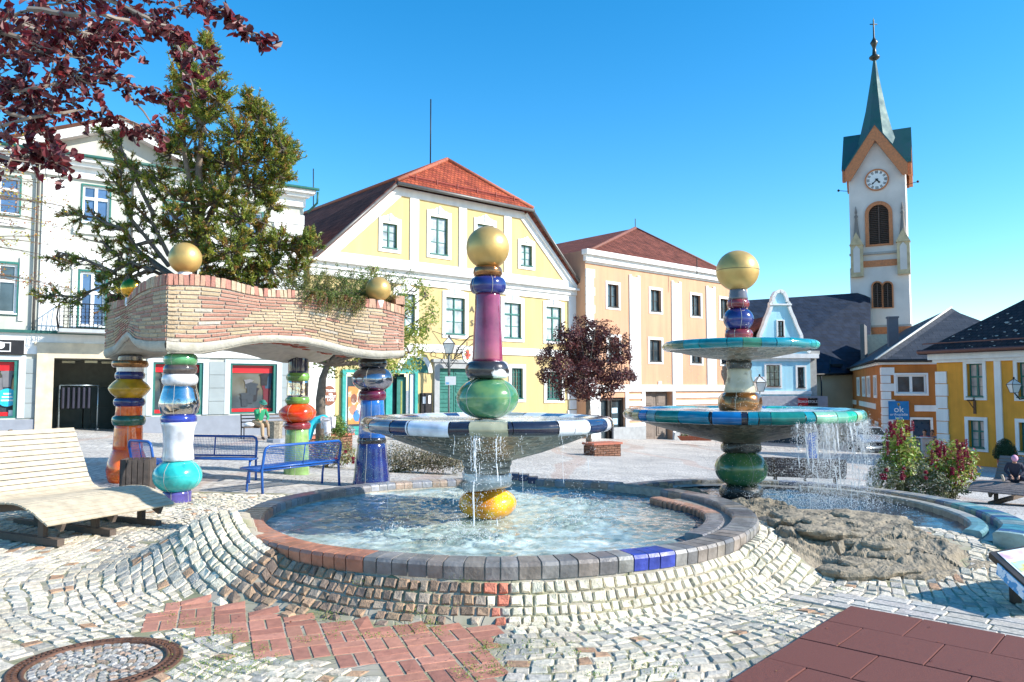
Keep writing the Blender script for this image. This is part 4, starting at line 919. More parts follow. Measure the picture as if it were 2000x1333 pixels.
q = ORf.rect(1735, 784, 1775, 820); mb = MB(); ORf.box(mb, q[0], q[1], q[2], q[3], .05, .1); sg = mb.build('shop_sign', mat('sign_blue', (.005, .17, .42), .5), None); tag(sg, 'square blue sign with white lettering on the orange house corner', 'sign')
dO = (ORf.d.x, ORf.d.y, 0); am_ = (q[0]+q[1])/2
text('ok', ORf.W(am_, q[2]+(q[3]-q[2])*.55, .103), .48, dO, (0, 0, 1), whiteW, parent=sg); text('orthopädie', ORf.W(am_, q[2]+(q[3]-q[2])*.28, .103), .2, dO, (0, 0, 1), whiteW, parent=sg); text('kern', ORf.W(am_, q[2]+(q[3]-q[2])*.1, .103), .2, dO, (0, 0, 1), whiteW, parent=sg)
mb = MB(); zz = q[2]+(q[3]-q[2])*.78
for t in (-.5, 0, .5): mb.prism([ORf.W(am_+x*cos(t)+y*sin(t), zz+y*cos(t)-x*sin(t), .101) for x, y in ((0, -.08), (.035, .05), (0, .17), (-.035, .05))], (ORf.n.x*.006, ORf.n.y*.006, 0))
mb.build('emblem', mat('ochre_emblem', (.5, .32, .05), .5), sg)
# ================================================================ AMBER HOUSE
ac_ = at(1829, 700, 33); Af = Fac((ac_.x, ac_.y), radians(-67))
ah = empty('amber_house', (ac_.x, ac_.y, base_z(ac_.x, ac_.y)), 'amber yellow house with white framed windows and lichened dark roof', 'house')
zb = -2.4; zE = zat(1829, 690, 33); aE = 20
W_ = [(1883, 704, 1927, 782), (1981, 701, 2035, 784)]; W2_ = [(1886, 815, 1930, 882), (1984, 818, 2040, 888)]
holes = []
q0 = Af.rect(*W_[0]); q1 = Af.rect(*W2_[0]); st = Af.rect(*W_[1])[0]-q0[0]
for k in range(6):
    for q in (q0, q1): holes.append(window(Af, ah, (q[0]+st*k, q[1]+st*k, q[2], q[3]), white, greenW, pane_p, trim=.14, cols=2, rows=2, transom=.6, depth=.2, sill=True))
mb = MB(); Af.wall(mb, [(0, zb), (aE, zb), (aE, zE), (0, zE)], holes, depth=.3)
mb.quad(Af.W(0, zb), Af.W(0, zE), Af.W(0, zE, -9), Af.W(0, zb, -9)); mb.quad(Af.W(aE, zb), Af.W(aE, zb, -9), Af.W(aE, zE, -9), Af.W(aE, zE)); mb.build('wall', amberP, ah)
mb = MB(); qa = Af.sz(1851, 780)[0]; z = zb; k = 0
while z+.5 < zE-.3: Af.box(mb, -.05, qa+(.04 if k % 2 else 0), z, z+.5, .001, .06+.01*(k % 2)); z += .53; k += 1
Af.box(mb, -.2, aE, zE-.3, zE, .002, .3); Af.box(mb, -.1, aE, zE-.42, zE-.3, .002, .14)
p0_ = Af.sz(1945, 780)[0]; p1_ = Af.sz(1958, 780)[0]
for k in range(6): Af.box(mb, p0_+st*k, p1_+st*k, zb, zE-.42, .002, .06)
mb.build('trim', white, ah)
# hip roof, pitch from the silhouette at px 2000
e0 = Af.W(-.4, zE+.05, .6); bestp = None
for pt in range(20, 60):
    tt = tan(radians(pt))
    for L_ in [k*.1 for k in range(5, 60)]:
        p = Vector((*Af.W(-.4+L_, 0, .6-L_).xy, zE+.05+L_*tt)); X = p.x/p.y
        if abs(1000+F*X-2000) < 8:
            zz = at(2000, 585, p.y).z; e_ = abs(zz-p.z)
            if bestp is None or e_ < bestp[0]: bestp = (e_, tt)
tt = bestp[1] if bestp else .7
L_ = 5; hp = Vector((*Af.W(-.4+L_, 0, .6-L_).xy, zE+.05+L_*tt)); hp2 = Vector((*Af.W(aE-L_, 0, .6-L_).xy, hp.z)); e1 = Af.W(aE+.4, zE+.05, .6)
eb = Af.W(-.4, zE+.05, .6-2*L_); eb1 = Af.W(aE+.4, zE+.05, .6-2*L_)
roof('roof', [[e0, e1, hp2, hp], [eb, e0, hp], [eb1, eb, hp, hp2], [e1, eb1, hp2]], roof_amber, ah)
mb = MB(); mb.tube([e0+Vector((0, 0, -.02)), e1+Vector((0, 0, -.02))], .09, 7); mb.tube([e0, eb], .09, 7); mb.tube([e0-Vector((*Af.n, 0))*.3+Vector((0, 0, .35)), e1-Vector((*Af.n, 0))*.3+Vector((0, 0, .35))], .03, 5); mb.build('gutter', brownG, ah)
c = at(1999, 572, hp.y); mb = MB(); mb.box(hp+Vector((.3, -.2, .3)), (.7, .7, 1.2), Af.phi); mb.build('chimney', brownG, ah)
# lichen spots as small patches on the roof
mb = MB(); sd_ = (e1-e0).normalized(); su = (hp-e0); su = (su-sd_*su.dot(sd_)); sl__ = su.length; su.normalize(); nr_ = sd_.cross(su)
if nr_.z < 0: nr_ = -nr_
for k in range(260):
    v = rnd.random()*sl__*.9; u = v*1.0+rnd.random()*8; c = e0+sd_*u+su*v+nr_*.01; r_ = rnd.uniform(.02, .07); n_ = 6
    mb.prism([c+(sd_*cos(t*pi/3)*r_*rnd.uniform(.7, 1.6)+su*sin(t*pi/3)*r_*rnd.uniform(.3, .8)) for t in range(n_)], nr_*.01)
mb.build('lichen', mat('lichen', (.4, .38, .33), .9), ah)
q = Af.sz(1904, 780); mb = MB(); mb.tube([Af.W(q[0], q[1]-.05, .02), Af.W(q[0], q[1]-.05, .45)], .03, 6); mb.tube([Af.W(q[0], q[1]-.45, .02), Af.W(q[0], q[1]-.05, .4)], .02, 5); Af.box(mb, q[0]-.05, q[0]+.05, q[1]-.6, q[1]+.1, .002, .05)
o = mb.build('wall_bracket', mat('rusty_iron', (.12, .06, .03), .7), None); tag(o, 'small rusty iron bracket below upper window of the amber house', 'bracket')
# bush in front of the amber house, lamp
# ================================================================ GROUND
def gmat():
    m = bpy.data.materials.new('ground_paving'); m.use_nodes = True; n = m.node_tree; p = n.nodes['Principled BSDF']; L = n.links.new
    g = N(n, 'ShaderNodeNewGeometry'); wn_ = N(n, 'ShaderNodeTexNoise'); wn_.inputs['Scale'].default_value = .6; L(g.outputs['Position'], wn_.inputs['Vector'])
    ad = N(n, 'ShaderNodeMixRGB') if False else N(n, 'ShaderNodeVectorMath'); ad.operation = 'MULTIPLY_ADD'; L(wn_.outputs['Color'], ad.inputs[0]); ad.inputs[1].default_value = (1.2, 1.2, 0); L(g.outputs['Position'], ad.inputs[2])
    mp = N(n, 'ShaderNodeMapping'); mp.inputs['Scale'].default_value = (1, 1, 0); mp.inputs['Rotation'].default_value = (0, 0, .35); L(ad.outputs[0], mp.inputs[0])
    b = N(n, 'ShaderNodeTexBrick'); b.inputs['Scale'].default_value = 1; b.inputs['Brick Width'].default_value = .17; b.inputs['Row Height'].default_value = .13; b.inputs['Mortar Size'].default_value = .011; b.inputs['Mortar Smooth'].default_value = .6; b.inputs['Bias'].default_value = 0
    setc(b.inputs['Color1'], (.62, .58, .52)); setc(b.inputs['Color2'], (.42, .4, .38)); setc(b.inputs['Mortar'], (.2, .16, .11)); L(mp.outputs[0], b.inputs['Vector'])
    nz = N(n, 'ShaderNodeTexNoise'); nz.inputs['Scale'].default_value = .5; nz.inputs['Detail'].default_value = 8; L(g.outputs['Position'], nz.inputs['Vector'])
    # occasional reddish brick bands
    wv = N(n, 'ShaderNodeTexWave'); wv.inputs['Scale'].default_value = .09; wv.inputs['Distortion'].default_value = 6; wv.inputs['Detail'].default_value = 2; L(g.outputs['Position'], wv.inputs['Vector'])
    rp = N(n, 'ShaderNodeMapRange'); rp.inputs[1].default_value = .95; rp.inputs[2].default_value = .97; L(wv.outputs['Fac'], rp.inputs[0])
    mx = N(n, 'ShaderNodeMix'); mx.data_type = 'RGBA'; ms = N(n, 'ShaderNodeMath'); ms.operation = 'MULTIPLY'; ms.inputs[1].default_value = .3; L(rp.outputs[0], ms.inputs[0]); L(ms.outputs[0], mx.inputs[0]); L(b.outputs['Color'], mx.inputs[6]); mx.inputs[7].default_value = (.42, .22, .14, 1)
    mr = N(n, 'ShaderNodeMapRange'); mr.inputs[1].default_value = .3; mr.inputs[2].default_value = .7; mr.inputs[3].default_value = .82; mr.inputs[4].default_value = 1.15; L(nz.outputs['Fac'], mr.inputs[0])
    mu = N(n, 'ShaderNodeVectorMath'); mu.operation = 'SCALE'; L(mx.outputs[2], mu.inputs[0]); L(mr.outputs[0], mu.inputs['Scale'])
    # joints sand near the pool where real stones lie
    dist = N(n, 'ShaderNodeVectorMath'); dist.operation = 'DISTANCE'; L(g.outputs['Position'], dist.inputs[0]); dist.inputs[1].default_value = (C1.x, C1.y, 0)
    lt = N(n, 'ShaderNodeMath'); lt.operation = 'LESS_THAN'; lt.inputs[1].default_value = 6.55; L(dist.outputs['Value'], lt.inputs[0])
    sp = N(n, 'ShaderNodeSeparateXYZ'); L(g.outputs['Position'], sp.inputs[0]); l2 = N(n, 'ShaderNodeMath'); l2.operation = 'LESS_THAN'; l2.inputs[1].default_value = 12.2; L(sp.outputs['Y'], l2.inputs[0])
    mm = N(n, 'ShaderNodeMath'); mm.operation = 'MULTIPLY'; L(lt.outputs[0], mm.inputs[0]); L(l2.outputs[0], mm.inputs[1])
    n3 = N(n, 'ShaderNodeTexNoise'); n3.inputs['Scale'].default_value = 3; n3.inputs['Detail'].default_value = 8; L(g.outputs['Position'], n3.inputs['Vector'])
    cr = N(n, 'ShaderNodeValToRGB'); cr.color_ramp.elements[0].position = .4; cr.color_ramp.elements[1].position = .62; cr.color_ramp.elements[0].color = (.4, .35, .27, 1); cr.color_ramp.elements[1].color = (.26, .25, .14, 1); L(n3.outputs['Fac'], cr.inputs[0])
    m3 = N(n, 'ShaderNodeMix'); m3.data_type = 'RGBA'; L(mm.outputs[0], m3.inputs[0]); L(mu.outputs[0], m3.inputs[6]); L(cr.outputs[0], m3.inputs[7]); L(m3.outputs[2], p.inputs['Base Color'])
    iv = N(n, 'ShaderNodeMath'); iv.operation = 'SUBTRACT'; iv.inputs[0].default_value = 1; L(b.outputs['Fac'], iv.inputs[1])
    bp = N(n, 'ShaderNodeBump'); bp.inputs['Strength'].default_value = .6; bp.inputs['Distance'].default_value = .02; L(iv.outputs[0], bp.inputs['Height']); L(bp.outputs[0], p.inputs['Normal'])
    p.inputs['Roughness'].default_value = .8; return m
xs = sorted(set([-400, -200, -100, -60, -40, -30]+[x*1.0 for x in range(-25, -9)]+[-9+.1*k for k in range(181)]+[x*1.0 for x in range(10, 36)]+[45, 60, 100, 200, 400]))
ys = sorted(set([-60, -20, -6, 0, 1, 2]+[2.5+.1*k for k in range(115)]+[14.0+.5*k for k in range(12)]+[20.0+k for k in range(62)]+[100, 150, 250, 500]))
mb = MB(); nx = len(xs); V = [(x, y, gz(x, y)+.002) for y in ys for x in xs]
mb.add(V, [(j*nx+i, j*nx+i+1, (j+1)*nx+i+1, (j+1)*nx+i) for j in range(len(ys)-1) for i in range(nx-1)], None, True)
struct(mb.build('ground', gmat()))
# ---------------- regions
def inpoly(x, y, P):
    c = False; n = len(P)
    for i in range(n):
        x1, y1 = P[i]; x2, y2 = P[i-1]
        if (y1 > y) != (y2 > y) and x < (x2-x1)*(y-y1)/(y2-y1)+x1: c = not c
    return c
def GP_(px, py): p = G(px, py); return (p.x, p.y)
clayP = [GP_(*p) for p in ((252, 1234), (345, 1160), (420, 1172), (500, 1196), (640, 1215), (760, 1216), (890, 1222), (975, 1228), (985, 1290), (965, 1420), (800, 1420), (770, 1333), (700, 1302), (600, 1292), (560, 1278), (500, 1290), (440, 1246), (340, 1232))]
# rubber mat basis
mo = G(1661, 1183.6, .05); mu_ = Vector((.742, -.67)).normalized(); mv_ = Vector((-.67, -.742)).normalized()
def MT(a, b): return Vector((mo.x, mo.y))+mu_*a+mv_*b
matP = [tuple(MT(*q)) for q in ((-.02, -.02), (4.5, -.02), (4.5, 4), (-.02, 4))]
slabP = [tuple(MT(*q)) for q in ((-.55, -.18), (.15, -.62), (6, -.62), (6, -.03), (-.02, -.03), (-.45, .12))]
slabP2 = slabP
mh = G(190, 1299); mh_r = .49
rockC = Vector((3.45, 7.55)); 
def rockd(x, y):
    a = radians(-14); dx, dy = x-rockC.x, y-rockC.y; u = dx*cos(a)-dy*sin(a); v = dx*sin(a)+dy*cos(a)
    ang = atan2(v, u); return sqrt((u/.98)**2+(v/1.0)**2)*(1+.12*sin(3*ang+1)+.08*sin(5*ang))
P2path = [(1.55, 11.35), (2.3, 11.95), (3.2, 12.2), (4.2, 11.95), (4.95, 11.3), (5.35, 10.5), (5.5, 9.6), (5.42, 8.7), (5.15, 7.95), (4.75, 7.45)]
pool2 = [(2.1, 8.7), (1.9, 9.6), (1.6, 10.6)]+P2path+[(4.6, 7.8), (4.35, 8.5), (3.6, 9.0)]
# ---------------- cobbles
cob = mat('granite_cobble', (1, 1, 1), .75, nscale=35, namt=.3, attr=True, bump=.5, bscale=90)
def nrm_at(x, y, e=.02):
    z = gz(x, y); return Vector((-(gz(x+e, y)-z)/e, -(gz(x, y+e)-z)/e, 1)).normalized()
prof = {}
DS = .02
def rprof(deg):
    if deg in prof: return prof[deg]
    th = radians(deg); r = R1+.012; L = [r]; c, s_ = cos(th), sin(th)
    zprev = gz(C1.x+r*c, C1.y+r*s_)
    while r < 6.6:
        e = .01; z2 = gz(C1.x+(r+e)*c, C1.y+(r+e)*s_); sl = (z2-zprev)/e; sl = max(-4, min(4, sl)); dr = DS/sqrt(1+sl*sl); r += dr; zprev = gz(C1.x+r*c, C1.y+r*s_); L.append(r)
    prof[deg] = L; return L
def r_of(th, s_):
    d = math.degrees(th) % 360; a = int(d//3)*3; b = a+3; t = (d-a)/3
    A, B = rprof(a), rprof(b % 360); i = s_/DS; j = int(i); f = i-j
    if j+1 >= len(A) or j+1 >= len(B): return 99
    return (A[j]+(A[j+1]-A[j])*f)*(1-t)+(B[j]+(B[j+1]-B[j])*f)*t
def clayhit(x, y):
    for cx, cy, ha, hb in CL:
        dx, dy = x-cx, y-cy; u = dx*bx.x+dy*bx.y; v = dx*by.x+dy*by.y
        if abs(u) < ha+.03 and abs(v) < hb+.03: return True
    return False
def place_ok(x, y):
    if y > 12.0 or y < 3.3 or abs(x) > .75*y+1.0: return False
    if clayhit(x, y) or inpoly(x, y, matP) or inpoly(x, y, slabP): return False
    if hypot(x-mh.x, y-mh.y) < mh_r+.03: return False
    if rockd(x, y) < .8 and y > 6.2: return False
    if inpoly(x, y, pool2): return False
    for a, b in zip(P2path, P2path[1:]):
        ax, ay = a; bx, by = b; t = max(0, min(1, ((x-ax)*(bx-ax)+(y-ay)*(by-ay))/((bx-ax)**2+(by-ay)**2)))
        if hypot(x-ax-(bx-ax)*t, y-ay-(by-ay)*t) < .17: return False
    return True
def stone(mb, P4, nrm, col, h=.018, inset=.16, jit=.006):
    """P4: corner points on the surface, ccw"""
    c = (P4[0]+P4[1]+P4[2]+P4[3])/4
    lo = [p-nrm*.03 for p in P4]; mid = [p+nrm*(h*.35+rnd.uniform(-.2, .2)*jit) for p in P4]
    top = [c+(p-c)*(1-inset*rnd.uniform(.7, 1.4))+nrm*(h+rnd.uniform(-1, 1)*jit) for p in P4]
    mb.add(lo+mid+top, [(0, 1, 5, 4), (1, 2, 6, 5), (2, 3, 7, 6), (3, 0, 4, 7), (4, 5, 9, 8), (5, 6, 10, 9), (6, 7, 11, 10), (7, 4, 8, 11), (8, 9, 10, 11)], col)
# clay bricks basket weave
CL = []
mbc = MB(); bx = Vector((.93, .36)).normalized(); by = Vector((-bx.y, bx.x)); U = .236
cl0 = Vector(GP_(640, 1260))
for i in range(-14, 15):
    for j in range(-12, 13):
        o_ = cl0+bx*(i*U)+by*(j*U)
        for k in range(2):
            if (i+j) % 2: a0, a1, b0, b1 = 0, U, k*U/2, (k+1)*U/2
            else: a0, a1, b0, b1 = k*U/2, (k+1)*U/2, 0, U
            g_ = .007; cs = [o_+bx*(a0+g_)+by*(b0+g_), o_+bx*(a1-g_)+by*(b0+g_), o_+bx*(a1-g_)+by*(b1-g_), o_+bx*(a0+g_)+by*(b1-g_)]
            j_ = Vector((rnd.uniform(-1, 1), rnd.uniform(-1, 1)))*.005; cs = [c+j_ for c in cs]
            m_ = (cs[0]+cs[2])/2
            if not inpoly(m_.x, m_.y, clayP): continue
            P4 = [Vector((c.x, c.y, gz(c.x, c.y))) for c in cs]
            if max(p.z for p in P4)-min(p.z for p in P4) > .06: continue
            CL.append((m_.x, m_.y, (a1-a0)/2, (b1-b0)/2))
            stone(mbc, P4, Vector((0, 0, 1)), vary(rnd.choice([(.42, .18, .12), (.37, .155, .105), (.45, .2, .135)]), .14), h=.007, inset=.04, jit=.002)
struct(mbc.build('clay_paving', mat('clay_brick', (1, 1, 1), .8, attr=True, nscale=20, namt=.14, bump=.2, bscale=80)))
mbw = MB(); mbp = MB()
WPX = radians(-107)
s_ = .0; row = 0
wallrows = 5
while s_ < 4.2:
    rh = (.085+rnd.uniform(-.008, .01)) if row < 5 else .104+rnd.uniform(-.012, .014)
    th = -pi+rnd.random()*.05; 
    while th < pi:
        rr = r_of(th, s_+rh/2)
        if rr > 10: th += .02; continue
        w_ = (.085 if row < 5 else .108)*rnd.uniform(.75, 1.35); dth = w_/rr
        th0, th1 = th, th+dth; th = th1
        g_ = .0045; gt_ = g_/rr
        def pt(t, s2):
            r2 = r_of(t, max(0, min(s2, 4.3)))
            if r2 > 10: r2 = rr
            wv = noise.noise(Vector((cos(t)*r2*.55, sin(t)*r2*.55, 3.1)))*.8*sst(.4, 1.8, s2)
            w2 = noise.noise(Vector((cos(t)*r2*.55+9, sin(t)*r2*.55, 7.7)))*.4*sst(.4, 1.8, s2)
            w2 += .06*noise.noise(Vector((cos(t)*r2*2.2, sin(t)*r2*2.2, 1)))*sst(.4, 1, s2)
            r2 += w2; t2 = t+wv/ r2
            return C1.x+r2*cos(t2), C1.y+r2*sin(t2)
        J_ = lambda: rnd.uniform(-.003, .012 if row > 4 else .008)
        rs = rnd.uniform(-.012, .012) if row > 4 else 0
        cs = [pt(th0+gt_+J_()/rr, s_+g_+J_()+rs), pt(th0+gt_+J_()/rr, s_+rh-g_-J_()+rs), pt(th1-gt_-J_()/rr, s_+rh-g_-J_()+rs), pt(th1-gt_-J_()/rr, s_+g_+J_()+rs)]
        mx_, my_ = sum(c[0] for c in cs)/4, sum(c[1] for c in cs)/4
        if not place_ok(mx_, my_): continue
        P4 = [Vector((c[0], c[1], gz(*c))) for c in cs]; nn_ = (P4[2]-P4[0]).cross(P4[3]-P4[1]); 
        if nn_.length < 1e-8: continue
        nn_.normalize()
        if nn_.z < 0 and nn_.dot(Vector((mx_-C1.x, my_-C1.y, .3))) < 0: nn_ = -nn_; 
        if (P4[2]-P4[0]).cross(P4[3]-P4[1]).dot(nn_) < 0: P4 = P4[::-1]
        if nn_.z < 0 : P4 = P4[::-1]; nn_ = -nn_
        px = 1000+F*mx_/my_
        deg = math.degrees(th0)
        base = rnd.choice([(.46, .44, .4), (.4, .39, .37), (.52, .49, .44), (.33, .33, .32), (.55, .51, .44), (.48, .44, .38)])
        if rnd.random() < .04: base = (.34, .22, .15)
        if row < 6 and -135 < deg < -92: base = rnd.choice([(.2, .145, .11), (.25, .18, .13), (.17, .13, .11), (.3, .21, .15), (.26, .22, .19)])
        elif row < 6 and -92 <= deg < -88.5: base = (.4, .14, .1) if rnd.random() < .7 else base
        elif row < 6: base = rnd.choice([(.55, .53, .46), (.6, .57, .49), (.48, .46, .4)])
        base = (base[0]*1.08, base[1], base[2]*.86); base = tuple(c_*(1.0+.22*sst(-.5, .1, noise.noise(Vector((mx_*.9, my_*.9, 5))))) for c_ in base)
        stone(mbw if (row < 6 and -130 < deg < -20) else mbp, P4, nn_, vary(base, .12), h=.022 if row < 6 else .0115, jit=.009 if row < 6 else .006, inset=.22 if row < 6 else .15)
    s_ += rh; row += 1
o = struct(mbp.build('cobblestones', cob))
# pale slabs beside the mat
mbs = MB()
b = -.03
for r_ in range(4):
    h_ = .15; a = -.6+rnd.random()*.2
    while a < 6:
        L_ = rnd.uniform(.22, .34); g_ = .006
        cs = [MT(a+g_, b-h_+g_), MT(a+L_-g_, b-h_+g_), MT(a+L_-g_, b-g_), MT(a+g_, b-g_)]; m_ = (cs[0]+cs[2])/2
        if inpoly(m_.x, m_.y, slabP):
            P4 = [Vector((c.x, c.y, gz(c.x, c.y))) for c in cs][::-1]
            if (P4[2]-P4[0]).cross(P4[3]-P4[1]).z < 0: P4 = P4[::-1]
            stone(mbs, P4, Vector((0, 0, 1)), vary((.5, .46, .4), .1), h=.014, inset=.05, jit=.003)
        a += L_
    b -= h_
struct(mbs.build('granite_slabs', cob))
# rubber mat
mr_ = mat('red_rubber', (.15, .045, .032), .85, nscale=120, namt=.35, bump=.25, bscale=200)
rm = empty('rubber_mat', (mo.x, mo.y, 0), 'dark red rubber tile mat lying on the cobbles at the lower right', 'mat')
mb = MB(); T_ = .5
mb.hexa([Vector((*MT(*q), z)) for z in (.002, .04) for q in ((.004, .004), (.004, 4), (4.5, 4), (4.5, .004))])
mb.build('underlay', mat('rubber_joint', (.05, .015, .012), .9), rm)
mb = MB()
for i in range(-1, 9):
    for j in range(8):
        a0 = i*T_+(.25 if j % 2 else 0); a1 = a0+T_; a0 = max(0, a0)
        if a1 <= .01: continue
        g_ = .0035; z = .052+rnd.uniform(-.002, .002)
        mb.hexa([Vector((*MT(*q), zz)) for zz in (.02, z) for q in ((a0+g_, j*T_+g_), (a0+g_, (j+1)*T_-g_), (a1-g_, (j+1)*T_-g_), (a1-g_, j*T_+g_))])
mb.build('tiles', mr_, rm, bevel=.004)
# manhole
mc = empty('manhole_cover', (mh.x, mh.y, 0), 'round rusty iron manhole cover filled with small cobbles', 'manhole cover')
mb = MB(); z0 = gz(mh.x, mh.y)
pr = [(.485, -.02), (.485, .012), (.465, .016), (.46, .006), (.45, .006), (.445, .016), (.43, .016), (.425, .006), (.41, .006), (.405, .018), (.385, .018), (.38, .004), (.38, -.02)]
mb.lathe(pr, (mh.x, mh.y, z0), 96)
for k in range(72):
    t = 2*pi*k/72; c = Vector((mh.x+cos(t)*.44, mh.y+sin(t)*.44, z0+.011)); mb.box(c, (.05, .012, .014), t)
mb.build('iron_ring', mat('rusty_cast_iron', (.13, .06, .035), .65, nscale=14, namt=.4, metal=.2, bump=.3), mc)
mb = MB()
k = 0; r_ = .02
while r_ < .36:
    n_ = max(4, int(2*pi*(r_+.025)/.055)); off = rnd.random()
    for i in range(n_):
        t0, t1 = 2*pi*(i+off)/n_+.006/(r_+.02), 2*pi*(i+1+off)/n_-.006/(r_+.02)
        P4 = [Vector((mh.x+cos(t)*q, mh.y+sin(t)*q, z0+.002)) for t, q in ((t0, r_+.004), (t0, r_+.046), (t1, r_+.046), (t1, r_+.004))][::-1]
        if (P4[2]-P4[0]).cross(P4[3]-P4[1]).z < 0: P4 = P4[::-1]
        stone(mb, P4, Vector((0, 0, 1)), vary(rnd.choice([(.4, .37, .33), (.32, .3, .27), (.32, .23, .17)]), .15), h=.01, inset=.25, jit=.004)
    r_ += .05
mb.build('cobble_infill', cob, mc)
# ================================================================ POOL 1
pool = empty('fountain_pool', (C1.x, C1.y, 0), 'round raised fountain pool with grey and red tiled rim and cobbled wall', 'pool')
mbw.build('cobbled_wall', cob, pool)
tile = mat('glazed_rim_tile', (1, 1, 1), .45, attr=True, nscale=9, namt=.3, bump=.35, bscale=30, coat=.15)
def rim_tile(mb, c, t0, t1, ri, ro, zt, hh, col, lean=0, n=2):
    # rounded profile tile from outer face to inner face
    pr_ = [(ro+.012, zt-hh), (ro+.02, zt-.03), (ro+.005, zt-.004), (ro-.03, zt), (ri+.03, zt+lean), (ri+.006, zt-.008+lean), (ri, zt-.03+lean), (ri, zt-hh*.7)]
    V = []
    for k in range(n+1):
        t = t0+(t1-t0)*k/n
        for r_, z in pr_: V.append((c[0]+r_*cos(t), c[1]+r_*sin(t), z))
    m_ = len(pr_); Fs = [(k*m_+i, (k+1)*m_+i, (k+1)*m_+i+1, k*m_+i+1) for k in range(n) for i in range(m_-1)]
    Fs += [tuple(range(m_)), tuple(n*m_+i for i in range(m_))[::-1]]
    mb.add(V, Fs, col)
mb = MB(); gr = MB()
th = radians(-160); end = radians(205)
while th < end:
    w_ = rnd.uniform(.11, .17); d_ = w_/R1; t1 = min(th+d_, end); deg = math.degrees(th)
    px = 1000+F*(C1.x+R1*cos(th))/(C1.y+R1*sin(th)); front = sin(th) < 0
    if front and px < 700: col = vary((.42, .17, .1), .12)
    elif front and 1213 < px < 1292: col = vary((.03, .05, .3), .1)
    elif front: col = vary(rnd.choice([(.2, .19, .18), (.25, .235, .22), (.16, .15, .15), (.24, .2, .17)]), .12)
    elif deg > 130: col = vary(rnd.choice([(.2, .19, .2), (.28, .2, .17), (.25, .26, .28)]), .12)
    elif deg > 95: col = vary(rnd.choice([(.3, .22, .17), (.24, .24, .26)]), .12)
    elif 77 < deg <= 92: col = vary((.05, .06, .13), .2)
    elif 20 < deg < 77: col = vary(rnd.choice([(.36, .24, .18), (.26, .26, .28), (.2, .19, .2)]), .1)
    else: col = vary((.17, .17, .18), .1)
    ro = R1; ri = R1-.24; zt = RIMZ+.004*sin(th*9)
    if 77 < deg <= 92: zt += .07*sin(pi*(deg-77)/15)
    if 32 < deg < 50: th = t1; continue
    hh = .125+.01*noise.noise(Vector((th*4, 0, 0))) if front else .12
    rim_tile(mb, C1, th+.0022, t1-.0022, ri, ro, zt, hh, col); th = t1
mb.build('rim_tiles', tile, pool)
# inner second rim on the right (channel)
mb = MB(); th = radians(-38); c2 = (C1.x-.1, C1.y+.05)
while th < radians(24):
    t1 = th+.12/R1; rr = R1-.33-.18*sst(0, 30, math.degrees(th)+10); deg = math.degrees(th)
    col = vary((.36, .2, .14) if deg > -8 else (.2, .19, .19), .1); rim_tile(mb, C1, th+.002, t1-.002, rr-.17, rr, RIMZ-.03, .14, col); th = t1
mb.build('inner_rim', tile, pool)
mb = MB(); prof_ = [(R1-.02, RIMZ-.035), (R1-.0, .05)]
mb.lathe([(R1+.004, -.02), (R1+.004, RIMZ-.02), (R1-.03, RIMZ-.012), (R1-.22, RIMZ-.012), (R1-.235, RIMZ-.02), (R1-.235, .0)], (C1.x, C1.y, 0), 160, a0=radians(-180), a1=radians(180))
mb.build('mortar', mat('mortar', (.36, .32, .26), .9, nscale=20, namt=.2, bump=.3), pool)
mb = MB()
V = []; 
for k in range(24):
    t = radians(-38+62*k/23); rr = R1-.33-.18*sst(0, 30, math.degrees(t)+10)
    V += [(C1.x+(R1-.2)*cos(t), C1.y+(R1-.2)*sin(t), RIMZ-.06), (C1.x+(rr-.05)*cos(t), C1.y+(rr-.05)*sin(t), RIMZ-.06)]
mb.add(V, [(2*k, 2*k+1, 2*k+3, 2*k+2) for k in range(23)]); mb.build('channel', mat('wet_concrete', (.3, .28, .24), .4, nscale=6, namt=.25, bump=.3), pool)
